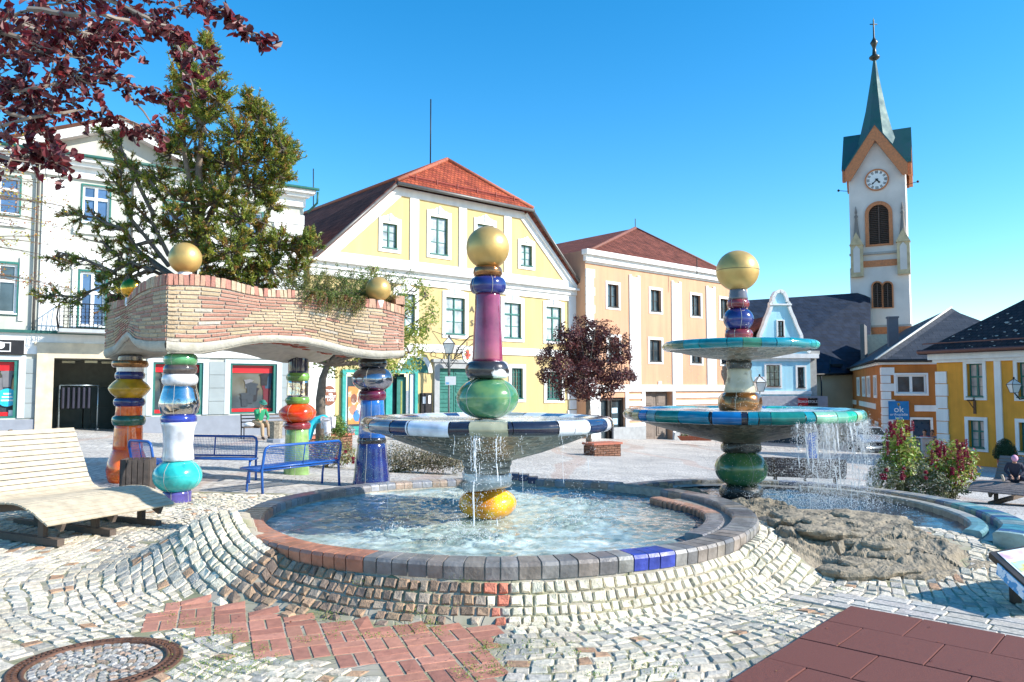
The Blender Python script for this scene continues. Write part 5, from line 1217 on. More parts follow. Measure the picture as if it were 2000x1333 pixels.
# ---------------- water
def wmat(name, deep, lite, foam=.62):
    m = bpy.data.materials.new(name); m.use_nodes = True; n = m.node_tree; p = n.nodes['Principled BSDF']; L = n.links.new
    g = N(n, 'ShaderNodeNewGeometry'); mp = N(n, 'ShaderNodeMapping'); mp.inputs['Scale'].default_value = (1, 1.6, 1); L(g.outputs['Position'], mp.inputs[0])
    a = N(n, 'ShaderNodeTexNoise'); a.inputs['Scale'].default_value = 1.5; a.inputs['Detail'].default_value = 8; a.inputs['Roughness'].default_value = .68; a.inputs['Distortion'].default_value = 1.2; L(mp.outputs[0], a.inputs['Vector'])
    cr = N(n, 'ShaderNodeValToRGB'); e = cr.color_ramp.elements; e[0].position = .34; e[0].color = (*deep, 1); e[1].position = .66; e[1].color = (.78, .76, .66, 1)
    q = e.new(.45); q.color = (*[(x+y)/2 for x, y in zip(deep, lite)], 1); q = e.new(.53); q.color = (*lite, 1); q = e.new(.60); q.color = (.5, .62, .6, 1)
    L(a.outputs['Fac'], cr.inputs[0]); 
    # dark reflections painted into the base colour to the right, away from the splashes
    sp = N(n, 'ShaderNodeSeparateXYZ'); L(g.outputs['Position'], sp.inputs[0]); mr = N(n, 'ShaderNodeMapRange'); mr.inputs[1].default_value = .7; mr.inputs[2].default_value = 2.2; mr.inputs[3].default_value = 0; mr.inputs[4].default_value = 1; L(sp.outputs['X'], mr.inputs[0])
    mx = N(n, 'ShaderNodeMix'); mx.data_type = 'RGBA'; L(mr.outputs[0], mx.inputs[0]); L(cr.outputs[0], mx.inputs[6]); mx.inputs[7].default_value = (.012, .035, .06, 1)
    L(mx.outputs[2], p.inputs['Base Color']); p.inputs['Roughness'].default_value = .06; p.inputs['IOR'].default_value = 1.33; p.inputs['Specular IOR Level'].default_value = .6
    b = N(n, 'ShaderNodeTexNoise'); b.inputs['Scale'].default_value = 26; b.inputs['Detail'].default_value = 4; L(g.outputs['Position'], b.inputs['Vector']); bp = N(n, 'ShaderNodeBump'); bp.inputs['Strength'].default_value = .35; bp.inputs['Distance'].default_value = .012; L(b.outputs['Fac'], bp.inputs['Height']); L(bp.outputs[0], p.inputs['Normal'])
    return m
def wave(x, y):
    v = Vector((x, y, 0)); z = .010*noise.noise(v*5)+.010*noise.noise(v*11+Vector((4, 0, 0)))+.006*noise.noise(v*24)
    for cx, cy, r_ in ((-.35, 7.2, .5), (-1.15, 7.55, .35), (-.35, 9.6, .5), (.65, 8.0, .4), (-.7, 9.2, .4), (.9, 9.3, .4)):
        d = hypot(x-cx, y-cy)
        if d < r_*2: z += .02*math.exp(-(d/r_)**2)*(.5+1.5*noise.noise(v*16)+sin(d*30)*.3)
    return z
mb = MB(); n_ = 190; R_ = R1-.1; ids = {}; V = []; Fs = []
for j in range(n_):
    for i in range(n_):
        x = C1.x-R_+2*R_*i/(n_-1); y = C1.y-R_+2*R_*j/(n_-1)
        if hypot(x-C1.x, y-C1.y) < R_+.02: ids[(i, j)] = len(V); V.append((x, y, .295+wave(x, y)*1.3))
for j in range(n_-1):
    for i in range(n_-1):
        k = [(i, j), (i+1, j), (i+1, j+1), (i, j+1)]
        if all(q in ids for q in k): Fs.append([ids[q] for q in k])
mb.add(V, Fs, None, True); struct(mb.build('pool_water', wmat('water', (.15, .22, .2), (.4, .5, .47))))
# ================================================================ POOL 2
p2 = empty('lower_pool', (3.6, 10, 0), 'lower curved pool with teal rimmed end behind the big rock', 'pool')
def smooth_path(P, n=8):
    out = []
    for i in range(len(P)-1):
        p0 = Vector(P[max(i-1, 0)]); p1 = Vector(P[i]); p2_ = Vector(P[i+1]); p3 = Vector(P[min(i+2, len(P)-1)])
        for k in range(n):
            t = k/n; out.append(.5*((2*p1)+(-p0+p2_)*t+(2*p0-5*p1+4*p2_-p3)*t*t+(-p0+3*p1-3*p2_+p3)*t**3))
    out.append(Vector(P[-1])); return out
def rimpath(mb, path, wi, wo, zt, hh, colf, step=.16):
    # path length param
    L = [0]
    for a, b in zip(path, path[1:]): L.append(L[-1]+(b-a).length)
    def pos(s_):
        for i in range(len(L)-1):
            if L[i] <= s_ <= L[i+1]+1e-9:
                t = (s_-L[i])/(L[i+1]-L[i]); p = path[i]+(path[i+1]-path[i])*t; d = (path[min(i+2, len(path)-1)]-path[max(i-1, 0)]).normalized(); return p, Vector((d.y, -d.x))
        return path[-1], Vector((1, 0))
    s_ = 0
    while s_ < L[-1]-.05:
        e = min(s_+step*rnd.uniform(.8, 1.2), L[-1]); V = []
        for q in (s_+.004, e-.004):
            p, nn_ = pos(q); f = q/L[-1]; z = zt(f) if callable(zt) else zt
            for w_, dz in ((-wo-.01, -hh), (-wo-.012, -.03), (-wo+.01, -.003), (0, .004), (wi-.02, 0), (wi, -.02), (wi, -hh)):
                V.append((p.x+nn_.x*w_, p.y+nn_.y*w_, z+dz))
        m_ = 7; mb.add(V, [(i, i+1, m_+i+1, m_+i) for i in range(m_-1)]+[tuple(range(m_))[::-1], tuple(m_+i for i in range(m_))], colf(s_/L[-1])); s_ = e
pp = smooth_path(P2path)
def z2(f): return .25+.05*sst(.35, 1, f)
def c2f(f):
    if f > .72: return vary(rnd.choice([(.05, .2, .24), (.1, .25, .22), (.03, .08, .2), (.25, .33, .3)]), .15)
    return vary(rnd.choice([(.3, .26, .2), (.26, .25, .24), (.12, .13, .17)]), .15)
mb = MB(); rimpath(mb, pp, .13, .13, z2, .34, c2f); mb.build('rim_tiles', tile, p2)
inn = [Vector((p[0]-C_[0], p[1]-C_[1])) for p, C_ in ()] if False else None
ctr2 = Vector((3.5, 9.7)); pin = [ctr2+(p-ctr2)*.86 for p in pp[26:]]
mb = MB(); rimpath(mb, pin, .08, .08, lambda f: .225+.04*f, .25, lambda f: vary((.38, .34, .27), .1) if f < .75 else vary((.12, .26, .28), .15), .2); mb.build('inner_rim', tile, p2)
mb = MB(); V = []
for p in pp: q = ctr2+(p-ctr2)*.86; V += [(p.x, p.y, .2), (q.x, q.y, .19)]
mb.add(V, [(2*k, 2*k+1, 2*k+3, 2*k+2) for k in range(len(pp)-1)]); mb.build('channel', MATS['wet_concrete'], p2)
mb = MB(); xs2 = [1.3+.06*k for k in range(70)]; ys2 = [7.2+.06*k for k in range(84)]; ids = {}; V = []; Fs = []
outl = [tuple(p) for p in pp]+[(4.5, 7.7), (4.0, 8.2), (2.0, 8.6), (1.5, 10.4)]
for j, y in enumerate(ys2):
    for i, x in enumerate(xs2):
        if inpoly(x, y, outl): ids[(i, j)] = len(V); V.append((x, y, .165+wave(x, y)*1.2))
for j in range(len(ys2)-1):
    for i in range(len(xs2)-1):
        k = [(i, j), (i+1, j), (i+1, j+1), (i, j+1)]
        if all(q in ids for q in k): Fs.append([ids[q] for q in k])
mb.add(V, Fs, None, True); struct(mb.build('lower_pool_water', wmat('water_deep', (.01, .05, .12), (.03, .14, .3))))
# ================================================================ ROCK
def rocks(name, c, rx, ry, h, rot, label, seed, n=90, ledge=.07, lowz=None):
    V = []; Fs = []; rg = random.Random(seed); PITS = [(rg.uniform(-.8, .8), rg.uniform(-.85, .6), rg.uniform(.1, .32), rg.uniform(.025, .06), rg.uniform(.05, .12)) for _ in range(16)]
    for j in range(n+1):
        for i in range(n+1):
            u = -1.15+2.3*i/n; v = -1.15+2.3*j/n; ang = atan2(v, u); r_ = sqrt(u*u+v*v)*(1+.12*sin(3*ang+seed)+.08*sin(5*ang+seed*2))
            x = c[0]+(u*rx*cos(rot)-v*ry*sin(rot)); y = c[1]+(u*rx*sin(rot)+v*ry*cos(rot))
            s3 = Vector((x*1.3+seed, y*2.6, 0)); env = 1-sst(.55, 1.08, r_)
            f = noise.fractal(s3*1.1, 1, 2, 5)*.55+.55; qs = noise.noise(Vector((x*1.1, y*1.7, seed+4)))*1.3
            hh = h*env*(.3+.7*sst(-1.0, .45, v))*(.8+.3*f); 
            # ledges
            q = hh/ledge+qs; fl = math.floor(q); fr = q-fl; hh = (fl+sst(.62, .92, fr)-qs)*ledge*.8+hh*.2; hh *= sst(1.08, .95, r_)
            hh += .035*env*noise.fractal(Vector((x*7, y*9, seed)), 1, 2, 5)+.006*noise.noise(Vector((x*24, y*24, 0)))*env
            crack = abs(noise.noise(Vector((x*2.2+3, y*4, seed)))); 
            if crack < .045: hh -= .15*env*(1-crack/.045)
            for (pu, pv, pl_, pw_, pd_) in PITS:
                q_ = ((u-pu)/pl_)**2+((v-pv-.1*noise.noise(Vector((x*5, seed, 0))))/pw_)**2
                if q_ < 4: hh -= pd_*math.exp(-q_*q_)*env
            g_ = gz(x, y) if lowz is None else lowz
            V.append((x+.03*noise.noise(Vector((x*6, y*6, 9))), y+.03*noise.noise(Vector((x*6, y*6, 19))), (min(g_, .2)+hh if env > .01 else g_-.1)))
    for j in range(n):
        for i in range(n):
            Fs.append((j*(n+1)+i, j*(n+1)+i+1, (j+1)*(n+1)+i+1, (j+1)*(n+1)+i))
    mb = MB(); mb.add(V, Fs, None, False); o = mb.build(name, mat('rock_conglomerate', (.33, .27, .19), .9, nscale=7, namt=.5, col2=(.12, .1, .07), patch=(.48, .66), bump=1, bscale=35)); tag(o, label, 'rock'); return o
rk = rocks('rock', (rockC.x-.06, rockC.y+.02), .9, .98, .2, radians(14), 'large layered brown grey rock ledge in front of the lower pool', 1.3, 120, .06)
mb = MB(); rg = random.Random(12); N_ = 44
for k in range(34):
    f = (k+.5)/34; v = -.82+1.55*f+rg.uniform(-.1, .1); u = rg.uniform(-.62, .62)*(1-.35*abs(v)); a = radians(14)+rg.uniform(-.25, .25)
    cx = rockC.x-.06+u*.9*cos(.244)-v*.98*sin(.244); cy = rockC.y+.02+u*.9*sin(.244)+v*.98*cos(.244)
    rx = rg.uniform(.22, .5)*(1-.3*max(0, abs(v)-.4)); ry = rg.uniform(.13, .26); zt_ = .06+.3*sst(-.95, .35, v)+rg.uniform(-.03, .03)-.10*max(0, abs(u)-.3); th_ = rg.uniform(.06, .12); tx, ty = rg.uniform(-.08, .08), rg.uniform(-.06, .1)
    o_ = len(mb.v); prof_ = [(.82, -th_), (.93, -th_*.75), (1.0, -th_*.35), (.97, -.012), (.9, .0), (.72, .006), (.45, .008), (.2, .006)]
    V = []; 
    for (q, dz) in prof_:
        for i in range(N_):
            t = 2*pi*i/N_; rr = q*(1+.30*noise.noise(Vector((cos(t)*1.6+k*3, sin(t)*1.6, 0)))+.12*noise.noise(Vector((cos(t)*6+k, sin(t)*6, dz*9)))+.03*noise.noise(Vector((cos(t)*17+k, sin(t)*17, dz*30))))
            lx, ly = rx*rr*cos(t), ry*rr*sin(t); x = cx+lx*cos(a)-ly*sin(a); y = cy+lx*sin(a)+ly*cos(a)
            V.append((x, y, zt_+dz+lx*tx+ly*ty+.02*noise.noise(Vector((x*9, y*9, k)))+.012*noise.noise(Vector((x*27, y*27, k)))))
    V.append((cx, cy, zt_+.008)); m_ = len(prof_)
    mb.add(V, [(j*N_+i, j*N_+(i+1) % N_, (j+1)*N_+(i+1) % N_, (j+1)*N_+i) for j in range(m_-1) for i in range(N_)]+[((m_-1)*N_+i, (m_-1)*N_+(i+1) % N_, m_*N_) for i in range(N_)])
mb.build('rock_ledge', MATS['rock_conglomerate'], rk)
rocks('rock', (2.05, 10.15), .62, .55, .38, radians(-10), 'mossy boulder between the two pools at the foot of the taller fountain', 5.1, 60, .09, .05)
rocks('rock', (2.95, 9.35), .75, .4, .3, .2, 'low flat rock slab between fountain and big layered rock', 8.7, 60, .06, .03)
# ================================================================ CERAMIC COLUMNS
gold = mat('gold_leaf', (.62, .4, .13), .4, metal=.45, nscale=3, namt=.14, bump=.15, bscale=14)
golds = mat('gold_leaf_shiny', (.6, .34, .05), .16, metal=1, nscale=4, namt=.2, bump=.9, bscale=7)
chrome = mat('mirror_glaze', (.55, .52, .5), .07, metal=1, nscale=5, namt=.2, bump=.5, bscale=5)
dchrome = mat('dark_mirror_glaze', (.32, .32, .36), .1, metal=.95, nscale=5, namt=.2, bump=.3, bscale=5)
bronze = glaze('bronze_glaze', (.28, .12, .035), rough=.2); MATS['bronze_glaze'].node_tree.nodes['Principled BSDF'].inputs['Metallic'].default_value = .7
navy = glaze('navy_glaze', (.018, .025, .14)); magenta = glaze('magenta_glaze', (.24, .035, .085)); green = glaze('green_glaze', (.045, .2, .1), (.1, .2, .07)); 
blackg = glaze('black_glaze', (.02, .018, .018)); whiteg = glaze('white_glaze', (.72, .72, .74)); yellowg = glaze('yellow_orange_glaze', (.75, .27, .01), (.8, .42, .02)); greyrock = mat('grey_rock_ring', (.26, .25, .23), .7, nscale=8, namt=.3, bump=.5)
blotch = mat('black_white_glaze', (.03, .025, .025), .25, nscale=4.5, namt=.1, col2=(.75, .75, .74), patch=(.53, .57), coat=.5)
redg = glaze('dark_red_glaze', (.22, .03, .035)); greyg = glaze('grey_glaze', (.14, .13, .14)); cream = mat('cream_glaze', (.55, .5, .36), .3, nscale=5, namt=.15, col2=(.2, .17, .12), patch=(.58, .68), coat=.4)
wetg = mat('wet_dark_stone', (.05, .05, .045), .2, nscale=9, namt=.5, bump=.6, coat=.5)
orangeg = glaze('orange_red_glaze', (.95, .1, .01), (.9, .15, .012)); tealg = glaze('turquoise_glaze', (.03, .46, .44)); cobalt = glaze('cobalt_glaze', (.03, .05, .3)); ochre = glaze('ochre_glaze', (.62, .33, .01)); lime = glaze('light_green_glaze', (.22, .36, .12)); moss = glaze('moss_green_glaze', (.14, .28, .06)); blueg = glaze('bright_blue_glaze', (.02, .12, .4)); midgreen = glaze('mid_green_glaze', (.1, .3, .12)); dgreen = glaze('bottle_green_glaze', (.03, .11, .06))
mosaic = None
def mosaicmat():
    m = bpy.data.materials.new('broken_tile_mosaic'); m.use_nodes = True; n = m.node_tree; p = n.nodes['Principled BSDF']; L = n.links.new
    tc = N(n, 'ShaderNodeTexCoord'); v = N(n, 'ShaderNodeTexVoronoi'); v.inputs['Scale'].default_value = 13; L(tc.outputs['Object'], v.inputs['Vector'])
    e = N(n, 'ShaderNodeTexVoronoi'); e.feature = 'DISTANCE_TO_EDGE'; e.inputs['Scale'].default_value = 13; L(tc.outputs['Object'], e.inputs['Vector'])
    cr = N(n, 'ShaderNodeValToRGB'); els = cr.color_ramp.elements; els[0].color = (.04, .04, .03, 1); els[1].color = (.26, .25, .2, 1); q = els.new(.5); q.color = (.1, .1, .075, 1); q = els.new(.8); q.color = (.17, .11, .06, 1)
    sp = N(n, 'ShaderNodeSeparateXYZ'); L(v.outputs['Color'], sp.inputs[0]); L(sp.outputs['X'], cr.inputs[0])
    lt = N(n, 'ShaderNodeMath'); lt.operation = 'LESS_THAN'; lt.inputs[1].default_value = .035; L(e.outputs['Distance'], lt.inputs[0]); mx = N(n, 'ShaderNodeMix'); mx.data_type = 'RGBA'; L(lt.outputs[0], mx.inputs[0]); L(cr.outputs[0], mx.inputs[6]); mx.inputs[7].default_value = (.3, .28, .24, 1)
    L(mx.outputs[2], p.inputs['Base Color']); p.inputs['Roughness'].default_value = .4; bp = N(n, 'ShaderNodeBump'); bp.inputs['Strength'].default_value = .5; bp.inputs['Distance'].default_value = .01; L(v.outputs['Distance'], bp.inputs['Height']); L(bp.outputs[0], p.inputs['Normal']); return m
mosaic = mosaicmat()
def seg(parent, name, kind, c, z1, z0, r, m, r2=None, wob=.03, seams=0, lab=None, tilt=None):
    """one ceramic piece, z1 top, z0 bottom"""
    h = z1-z0; mb = MB(); prof = []
    if kind == 'ring':
        n = 14; e = min(h*.5, r*.6)
        for i in range(n+1):
            t = -pi/2+pi*i/n; prof.append((r-e*.85*(1-abs(cos(t))**.75), z0+h*(.5+.5*sin(t))))
        prof = [(r*.4, z0)]+prof+[(r*.4, z1)]
    elif kind == 'ball':
        n = 22; k = .97
        prof = [(r*sqrt(max(0, 1-((-1+2*i/n)*k)**2))**.92, z0+h*i/n) for i in range(n+1)]; prof = [(0.001, z0)]+prof+[(.001, z1)]
    elif kind == 'sphere':
        n = 28; prof = [(r*cos(-pi/2+pi*i/n)+.0005, z0+h*(.5+.5*sin(-pi/2+pi*i/n))) for i in range(n+1)]
    elif kind == 'bicone':
        n = 20; prof = [(r*(.52+.48*(1-abs(-1+2*i/n)**1.5)), z0+h*i/n) for i in range(n+1)]; prof = [(.01, z0)]+prof+[(.01, z1)]
    elif kind == 'profile':
        prof = [(a, z0+b*h) for a, b in r]
    else:
        b = min(.012, h*.1); rr = r2 or r
        prof = [(rr*.5, z0), (rr-b, z0), (rr, z0+b)]+[(rr+(r-rr)*i/8, z0+b+(h-2*b)*i/8) for i in range(1, 9)]+[(r-b, z1), (r*.5, z1)]
    mb.lathe(prof, (c[0], c[1], 0), 64, wob=wob)
    o = mb.build(name, m, parent)
    if seams:
        ms = MB()
        for k in range(seams):
            t = 2*pi*k/seams+rnd.uniform(-.3, .3)+noise.noise(Vector((c[0], z0, 0))); pts = []
            for (pr, pz) in prof[1:-1] if kind in ('ball', 'ring', 'bicone') else prof[1:-1]:
                tt_ = t+.04*noise.noise(Vector((pz*8, k, 0))); rr = pr*(1+wob*noise.noise(Vector((cos(tt_)*1.7+c[0], sin(tt_)*1.7, pz*6+c[1])))); pts.append((c[0]+rr*cos(tt_), c[1]+rr*sin(tt_), pz))
            if len(pts) > 2: ms.tube(pts, .003, 5)
        ms.build('grout_seam', mat('grout', (.45, .42, .36), .8), o)
    return o
def basin(parent, c, R, zt, hb, zu, rn, cols, seedc, name='basin', top_m=None):
    """rim band of coloured glazed tiles, mosaic underside, shallow water dish"""
    # cols: list of (angle_end, color) measured from the left (-180deg) to the right (0) along the front, then back random
    def prof_rim(): 
        P = []
        n = 10
        for i in range(n+1):
            t = -pi*.62+pi*1.24*i/n; P.append((R-.06+cos(t)*.075-.015, zt-hb/2+sin(t)*hb*.52))
        return P+[(R-.24, zt-.025), (R-.3, zt-.05)]
    pr = prof_rim(); mb = MB(); gm = MB()
    b = -pi
    segs = []
    for e, col in cols: segs.append((b, e, col)); b = e
    t = 0.0
    while t < pi-.02: e = min(pi, t+rnd.uniform(.12, .25)); segs.append((t, e, vary(rnd.choice([c_[1] for c_ in cols]), .15))); t = e
    for t0, t1, col in segs:
        if t1-t0 < .004: continue
        g_ = .003; n = max(2, int((t1-t0)/.05)); th = [t0+g_+(t1-t0-2*g_)*k/n for k in range(n+1)]; V = []
        bul = rnd.uniform(-.004, .006)
        for tt_ in th:
            sk = 0
            for j, (r_, z) in enumerate(pr):
                r2 = r_+bul+.008*noise.noise(Vector((tt_*3, j*.3, seedc))); a_ = tt_+.012*noise.noise(Vector((t0*9, j*.25, 2)))
                V.append((c[0]+r2*cos(a_), c[1]+r2*sin(a_), z+.008*noise.noise(Vector((tt_*4, 0, seedc)))))
        m_ = len(pr); mb.add(V, [(k*m_+i, (k+1)*m_+i, (k+1)*m_+i+1, k*m_+i+1) for k in range(n) for i in range(m_-1)], col, True)
    o = MB(); under = [(rn, zu), (rn*1.25, zu+.02), (rn+(R-.1-rn)*.35, zu+(zt-hb-zu)*.30), (rn+(R-.1-rn)*.7, zu+(zt-hb-zu)*.68), (R-.11, zt-hb+.01), (R-.075, zt-hb*.8), (R-.075, zt-.03), (R-.2, zt-.035)]
    o.lathe(under, (c[0], c[1], 0), 72, wob=.01); bo = o.build(name, mosaic, parent)
    mb.build('rim_tiles', mat('glazed_basin_tile', (1, 1, 1), .13, attr=True, nscale=7, namt=.25, bump=.15, bscale=12, coat=.6), bo)
    wm = MB(); n = 60; V = [(c[0], c[1], zt-.03)]; Fs = []
    for j in range(1, 14):
        for k in range(n): t = 2*pi*k/n; r_ = (R-.2)*j/13; x, y = c[0]+r_*cos(t), c[1]+r_*sin(t); V.append((x, y, zt-.028+.012*noise.noise(Vector((x*9, y*9, 1)))))
    Fs = [(0, 1+k, 1+(k+1) % n) for k in range(n)]+[(1+(j-1)*n+k, 1+j*n+k, 1+j*n+(k+1) % n, 1+(j-1)*n+(k+1) % n) for j in range(1, 13) for k in range(n)]
    wm.add(V, Fs, None, True); wm.build('basin_water', mat('foamy_water', (.35, .42, .42), .1, nscale=7, namt=.1, col2=(.8, .82, .8), patch=(.45, .6), bump=.4, bscale=30), bo)
    return bo
def angs(px_cols, cpx, hw):
    return [(-pi+math.acos(max(-1, min(1, (cpx-e)/hw))), c) for e, c in px_cols]
# fountain 1
D1 = 8.4; f1c = at(952, 900, D1); f1 = (f1c.x, D1)
def z1_(y): return zat(952, y, D1)
fA = empty('fountain', (f1[0], f1[1], .3), 'nearer fountain with magenta column, gold ball and black and white tiled basin', 'fountain')
K1 = D1/F
seg(fA, 'gold_ball', 'sphere', f1, z1_(443), z1_(526), 42.5*K1, gold, wob=.008)
seg(fA, 'bronze_ring', 'ring', f1, z1_(521), z1_(543), 29*K1, bronze)
seg(fA, 'blue_ring', 'ring', f1, z1_(542), z1_(575), 35.6*K1, navy, seams=5)
seg(fA, 'column_shaft', 'profile', f1, z1_(574), z1_(707), [(.05, 0), (29.8*K1, 0), (30*K1, .04), (28.5*K1, .3), (26.5*K1, .6), (25*K1, .8), (24.6*K1, .97), (23.5*K1, 1), (.03, 1)], magenta, seams=0)
seg(fA, 'mottled_ring', 'ring', f1, z1_(706), z1_(740), 43.5*K1, blotch)
seg(fA, 'green_ball', 'ball', f1, z1_(738), z1_(818), 60.5*K1, green, seams=5)
WH = (.72, .74, .78); BK = (.018, .02, .035); NV = (.02, .04, .1)
cols1 = angs([(712, WH), (718, (.5, .5, .5)), (745, (.16, .1, .05)), (790, (.15, .19, .26)), (820, (.02, .025, .08)), (824, WH), (896, (.6, .66, .75)), (930, BK), (994, (.33, .33, .22)), (1002, BK), (1079, BK), (1107, WH), (1136, WH), (1170, NV), (1180, WH), (1188, BK), (1193, WH)], 952, 241)
basin(fA, f1, 1.36, 1.375, .14, z1_(900), 46*K1, cols1, 1.0)
zz = [z1_(y) for y in (897, 911, 923)]
seg(fA, 'dark_ring', 'ring', f1, zz[0], zz[1]+0, 49*K1, greyrock, wob=.1); seg(fA, 'dark_ring', 'ring', f1, zz[1], zz[2], 48*K1, greyrock, wob=.12)
for (ya, yb, rr, m_, tl) in ((920, 941, 49, whiteg, .10), (936, 956, 49, mat('pale_grey_glaze', (.45, .45, .44), .4, nscale=5, namt=.3), -.12)):
    o = seg(fA, 'tilted_ring', 'ring', (0, 0), (z1_(ya)-z1_(yb))/2, -(z1_(ya)-z1_(yb))/2, rr*K1, m_, wob=.05); o.matrix_basis = Matrix.Translation((f1[0], f1[1], (z1_(ya)+z1_(yb))/2)) @ Matrix.Rotation(tl, 4, 'Y') @ Matrix.Rotation(tl*.6, 4, 'X')
seg(fA, 'yellow_ball', 'ball', f1, z1_(952), z1_(1015), 56*K1, yellowg, seams=4)
# fountain 2
D2 = 10.8; f2c = at(1447, 900, D2); f2 = (f2c.x, D2); K2 = D2/F
def z2_(y): return zat(1447, y, D2)
fB = empty('fountain', (f2[0], f2[1], .05), 'taller two tiered fountain with teal tiled basins and gold ball', 'fountain')
seg(fB, 'gold_ball', 'sphere', f2, z2_(490), z2_(569), 41*K2, gold, wob=.006)
mb = MB(); mb.lathe([(41*K2+.001, -.004), (41*K2+.004, 0), (41*K2+.001, .004)], (f2[0], f2[1], z2_(529)), 64); mb.build('ball_seam', mat('dark_gold', (.12, .08, .03), .5), fB)
seg(fB, 'grey_neck', 'shaft', f2, z2_(565), z2_(586), 16*K2, greyg, r2=19*K2)
seg(fB, 'red_ring', 'ring', f2, z2_(585), z2_(603), 21.5*K2, redg, seams=4)
seg(fB, 'blue_ball', 'ball', f2, z2_(601), z2_(647), 29*K2, navy, seams=3)
seg(fB, 'red_base_ring', 'ring', f2, z2_(644), z2_(664), 26.5*K2, redg, seams=5)
TE = (.01, .22, .24); TG = (.02, .27, .2); LG = (.2, .42, .28); BL = (.01, .15, .38); DT = (.01, .15, .17); GO = (.3, .25, .1); BG = (.01, .38, .2); TQ = (.05, .42, .36)
colsU = angs([(1308, GO), (1322, (.12, .2, .12)), (1345, (.03, .3, .32)), (1388, TE), (1414, TE), (1446, (.05, .22, .13)), (1474, (.01, .2, .26)), (1503, (.01, .2, .25)), (1551, TE), (1566, (.03, .3, .3)), (1584, TQ), (1593, LG), (1597, TQ)], 1449, 148)
basin(fB, f2, 1.06, 2.33, .125, z2_(706), 21*K2, colsU, 2.0, 'upper_basin')
seg(fB, 'dark_ring', 'ring', f2, z2_(704), z2_(722), 24.5*K2, wetg, wob=.12)
seg(fB, 'cream_vase', 'profile', f2, z2_(720), z2_(770), [(.05, 0), (28*K2, 0), (30*K2, .1), (27*K2, .4), (22.5*K2, .7), (23.5*K2, .92), (21*K2, 1), (.05, 1)], cream)
seg(fB, 'bronze_bulb', 'ring', f2, z2_(766), z2_(808), 42*K2, bronze, wob=.06, seams=3)
colsL = angs([(1240, (.1, .06, .03)), (1248, GO), (1258, BL), (1270, (.12, .3, .35)), (1303, (.01, .17, .14)), (1349, (.01, .2, .32)), (1352, BK), (1398, BL), (1408, BK), (1425, (.01, .22, .32)), (1446, DT), (1505, (.01, .17, .14)), (1523, (.01, .22, .26)), (1566, LG), (1592, (.1, .32, .22)), (1616, BG), (1632, (.35, .48, .3)), (1650, (.15, .42, .36)), (1670, TQ), (1672, BK), (1680, TQ), (1690, LG)], 1460, 226)
basin(fB, f2, 1.62, 1.395, .155, z2_(864), 38*K2, colsL, 3.0, 'lower_basin')
seg(fB, 'mossy_ring', 'ring', f2, z2_(860), z2_(884), 37*K2, wetg, wob=.15)
seg(fB, 'green_ball', 'ball', f2, z2_(880), z2_(951), 50*K2, green, seams=4)
seg(fB, 'black_base_ring', 'ring', f2, z2_(947), z2_(972), 42*K2, wetg, wob=.1)
# ---------------- falling water and spray
wd_ = bpy.data.materials.new('water_drops'); wd_.use_nodes = True; p = wd_.node_tree.nodes['Principled BSDF']; p.inputs['Base Color'].default_value = (.92, .94, .95, 1); p.inputs['Roughness'].default_value = .12; p.inputs['Transmission Weight'].default_value = .35; p.inputs['IOR'].default_value = 1.33
def drop(mb, c, r, st=1):
    # small octahedral bead, stretched
    a = rnd.random()*pi; x, y = cos(a)*r, sin(a)*r
    c = Vector(c); mb.add([c+Vector((x, y, 0)), c+Vector((-y, x, 0)), c+Vector((-x, -y, 0)), c+Vector((y, -x, 0)), c+Vector((0, 0, r*st)), c+Vector((0, 0, -r*st))], [(0, 1, 4), (1, 2, 4), (2, 3, 4), (3, 0, 4), (1, 0, 5), (2, 1, 5), (3, 2, 5), (0, 3, 5)], None, True)
def strand(mb, p, vout, zend, wid=.006, spray=8, breakup=.5):
    """ragged falling stream from point p with small outward speed"""
    x, y, z = p; vx, vy = vout; t = 0; pts = []; w0 = wid; ph = rnd.random()*9
    H = z-zend; T = sqrt(2*H/9.81)
    n = 26
    run = []
    for i in range(n+1):
        t = T*i/n; c = Vector((x+vx*t+.014*noise.noise(Vector((ph, t*14, 0))), y+vy*t+.014*noise.noise(Vector((ph+5, t*14, 0))), z-4.9*t*t))
        gap = noise.noise(Vector((ph, t*22, 8))) < -.5+breakup*(i/n)*.75
        if not gap: run.append(c)
        if gap or i == n:
            if len(run) > 1: mb.tube(run, [w0*rnd.uniform(.4, 1.25)*(1-.3*i/n) for _ in run], 5, caps=True)
            run = []
        for _ in range(spray if i > 2 else 1):
            s_ = .015+.10*(i/n); drop(mb, c+Vector((rnd.gauss(0, s_), rnd.gauss(0, s_), rnd.gauss(0, .04))), rnd.uniform(.0016, .0042), rnd.uniform(1, 2.2))
mb = MB()
for px, wd__ in ((938, .011), (941, .007), (975, .008), (947, .004), (933, .004), (981, .005), (792, .003), (905, .003), (1085, .002), (1130, .003), (1016, .002)):
    a = -pi+math.acos(max(-1, min(1, (952-px)/241))); R_ = 1.33
    x, y = f1[0]+R_*cos(a), f1[1]+R_*sin(a); strand(mb, (x, y, 1.25), (.12*cos(a), .12*sin(a)), .3, wd__, 10 if wd__ > .003 else 3, .8 if wd__ > .004 else 1.2)
for k in range(900):   # mist of droplets around the basin rim and in the pool
    a = rnd.random()*2*pi; R_ = 1.36+abs(rnd.gauss(0, .22)); z = 1.25-rnd.random()**1.3*.95
    drop(mb, (f1[0]+R_*cos(a)*rnd.uniform(.8, 1), f1[1]+R_*sin(a), z), rnd.uniform(.0015, .0035), 1.3)
for k in range(500):
    x = rnd.gauss(f1[0]-1.35, .3); drop(mb, (x, f1[1]+rnd.gauss(.3, .5), rnd.uniform(.4, 1.2)), rnd.uniform(.0015, .004), 1.3)
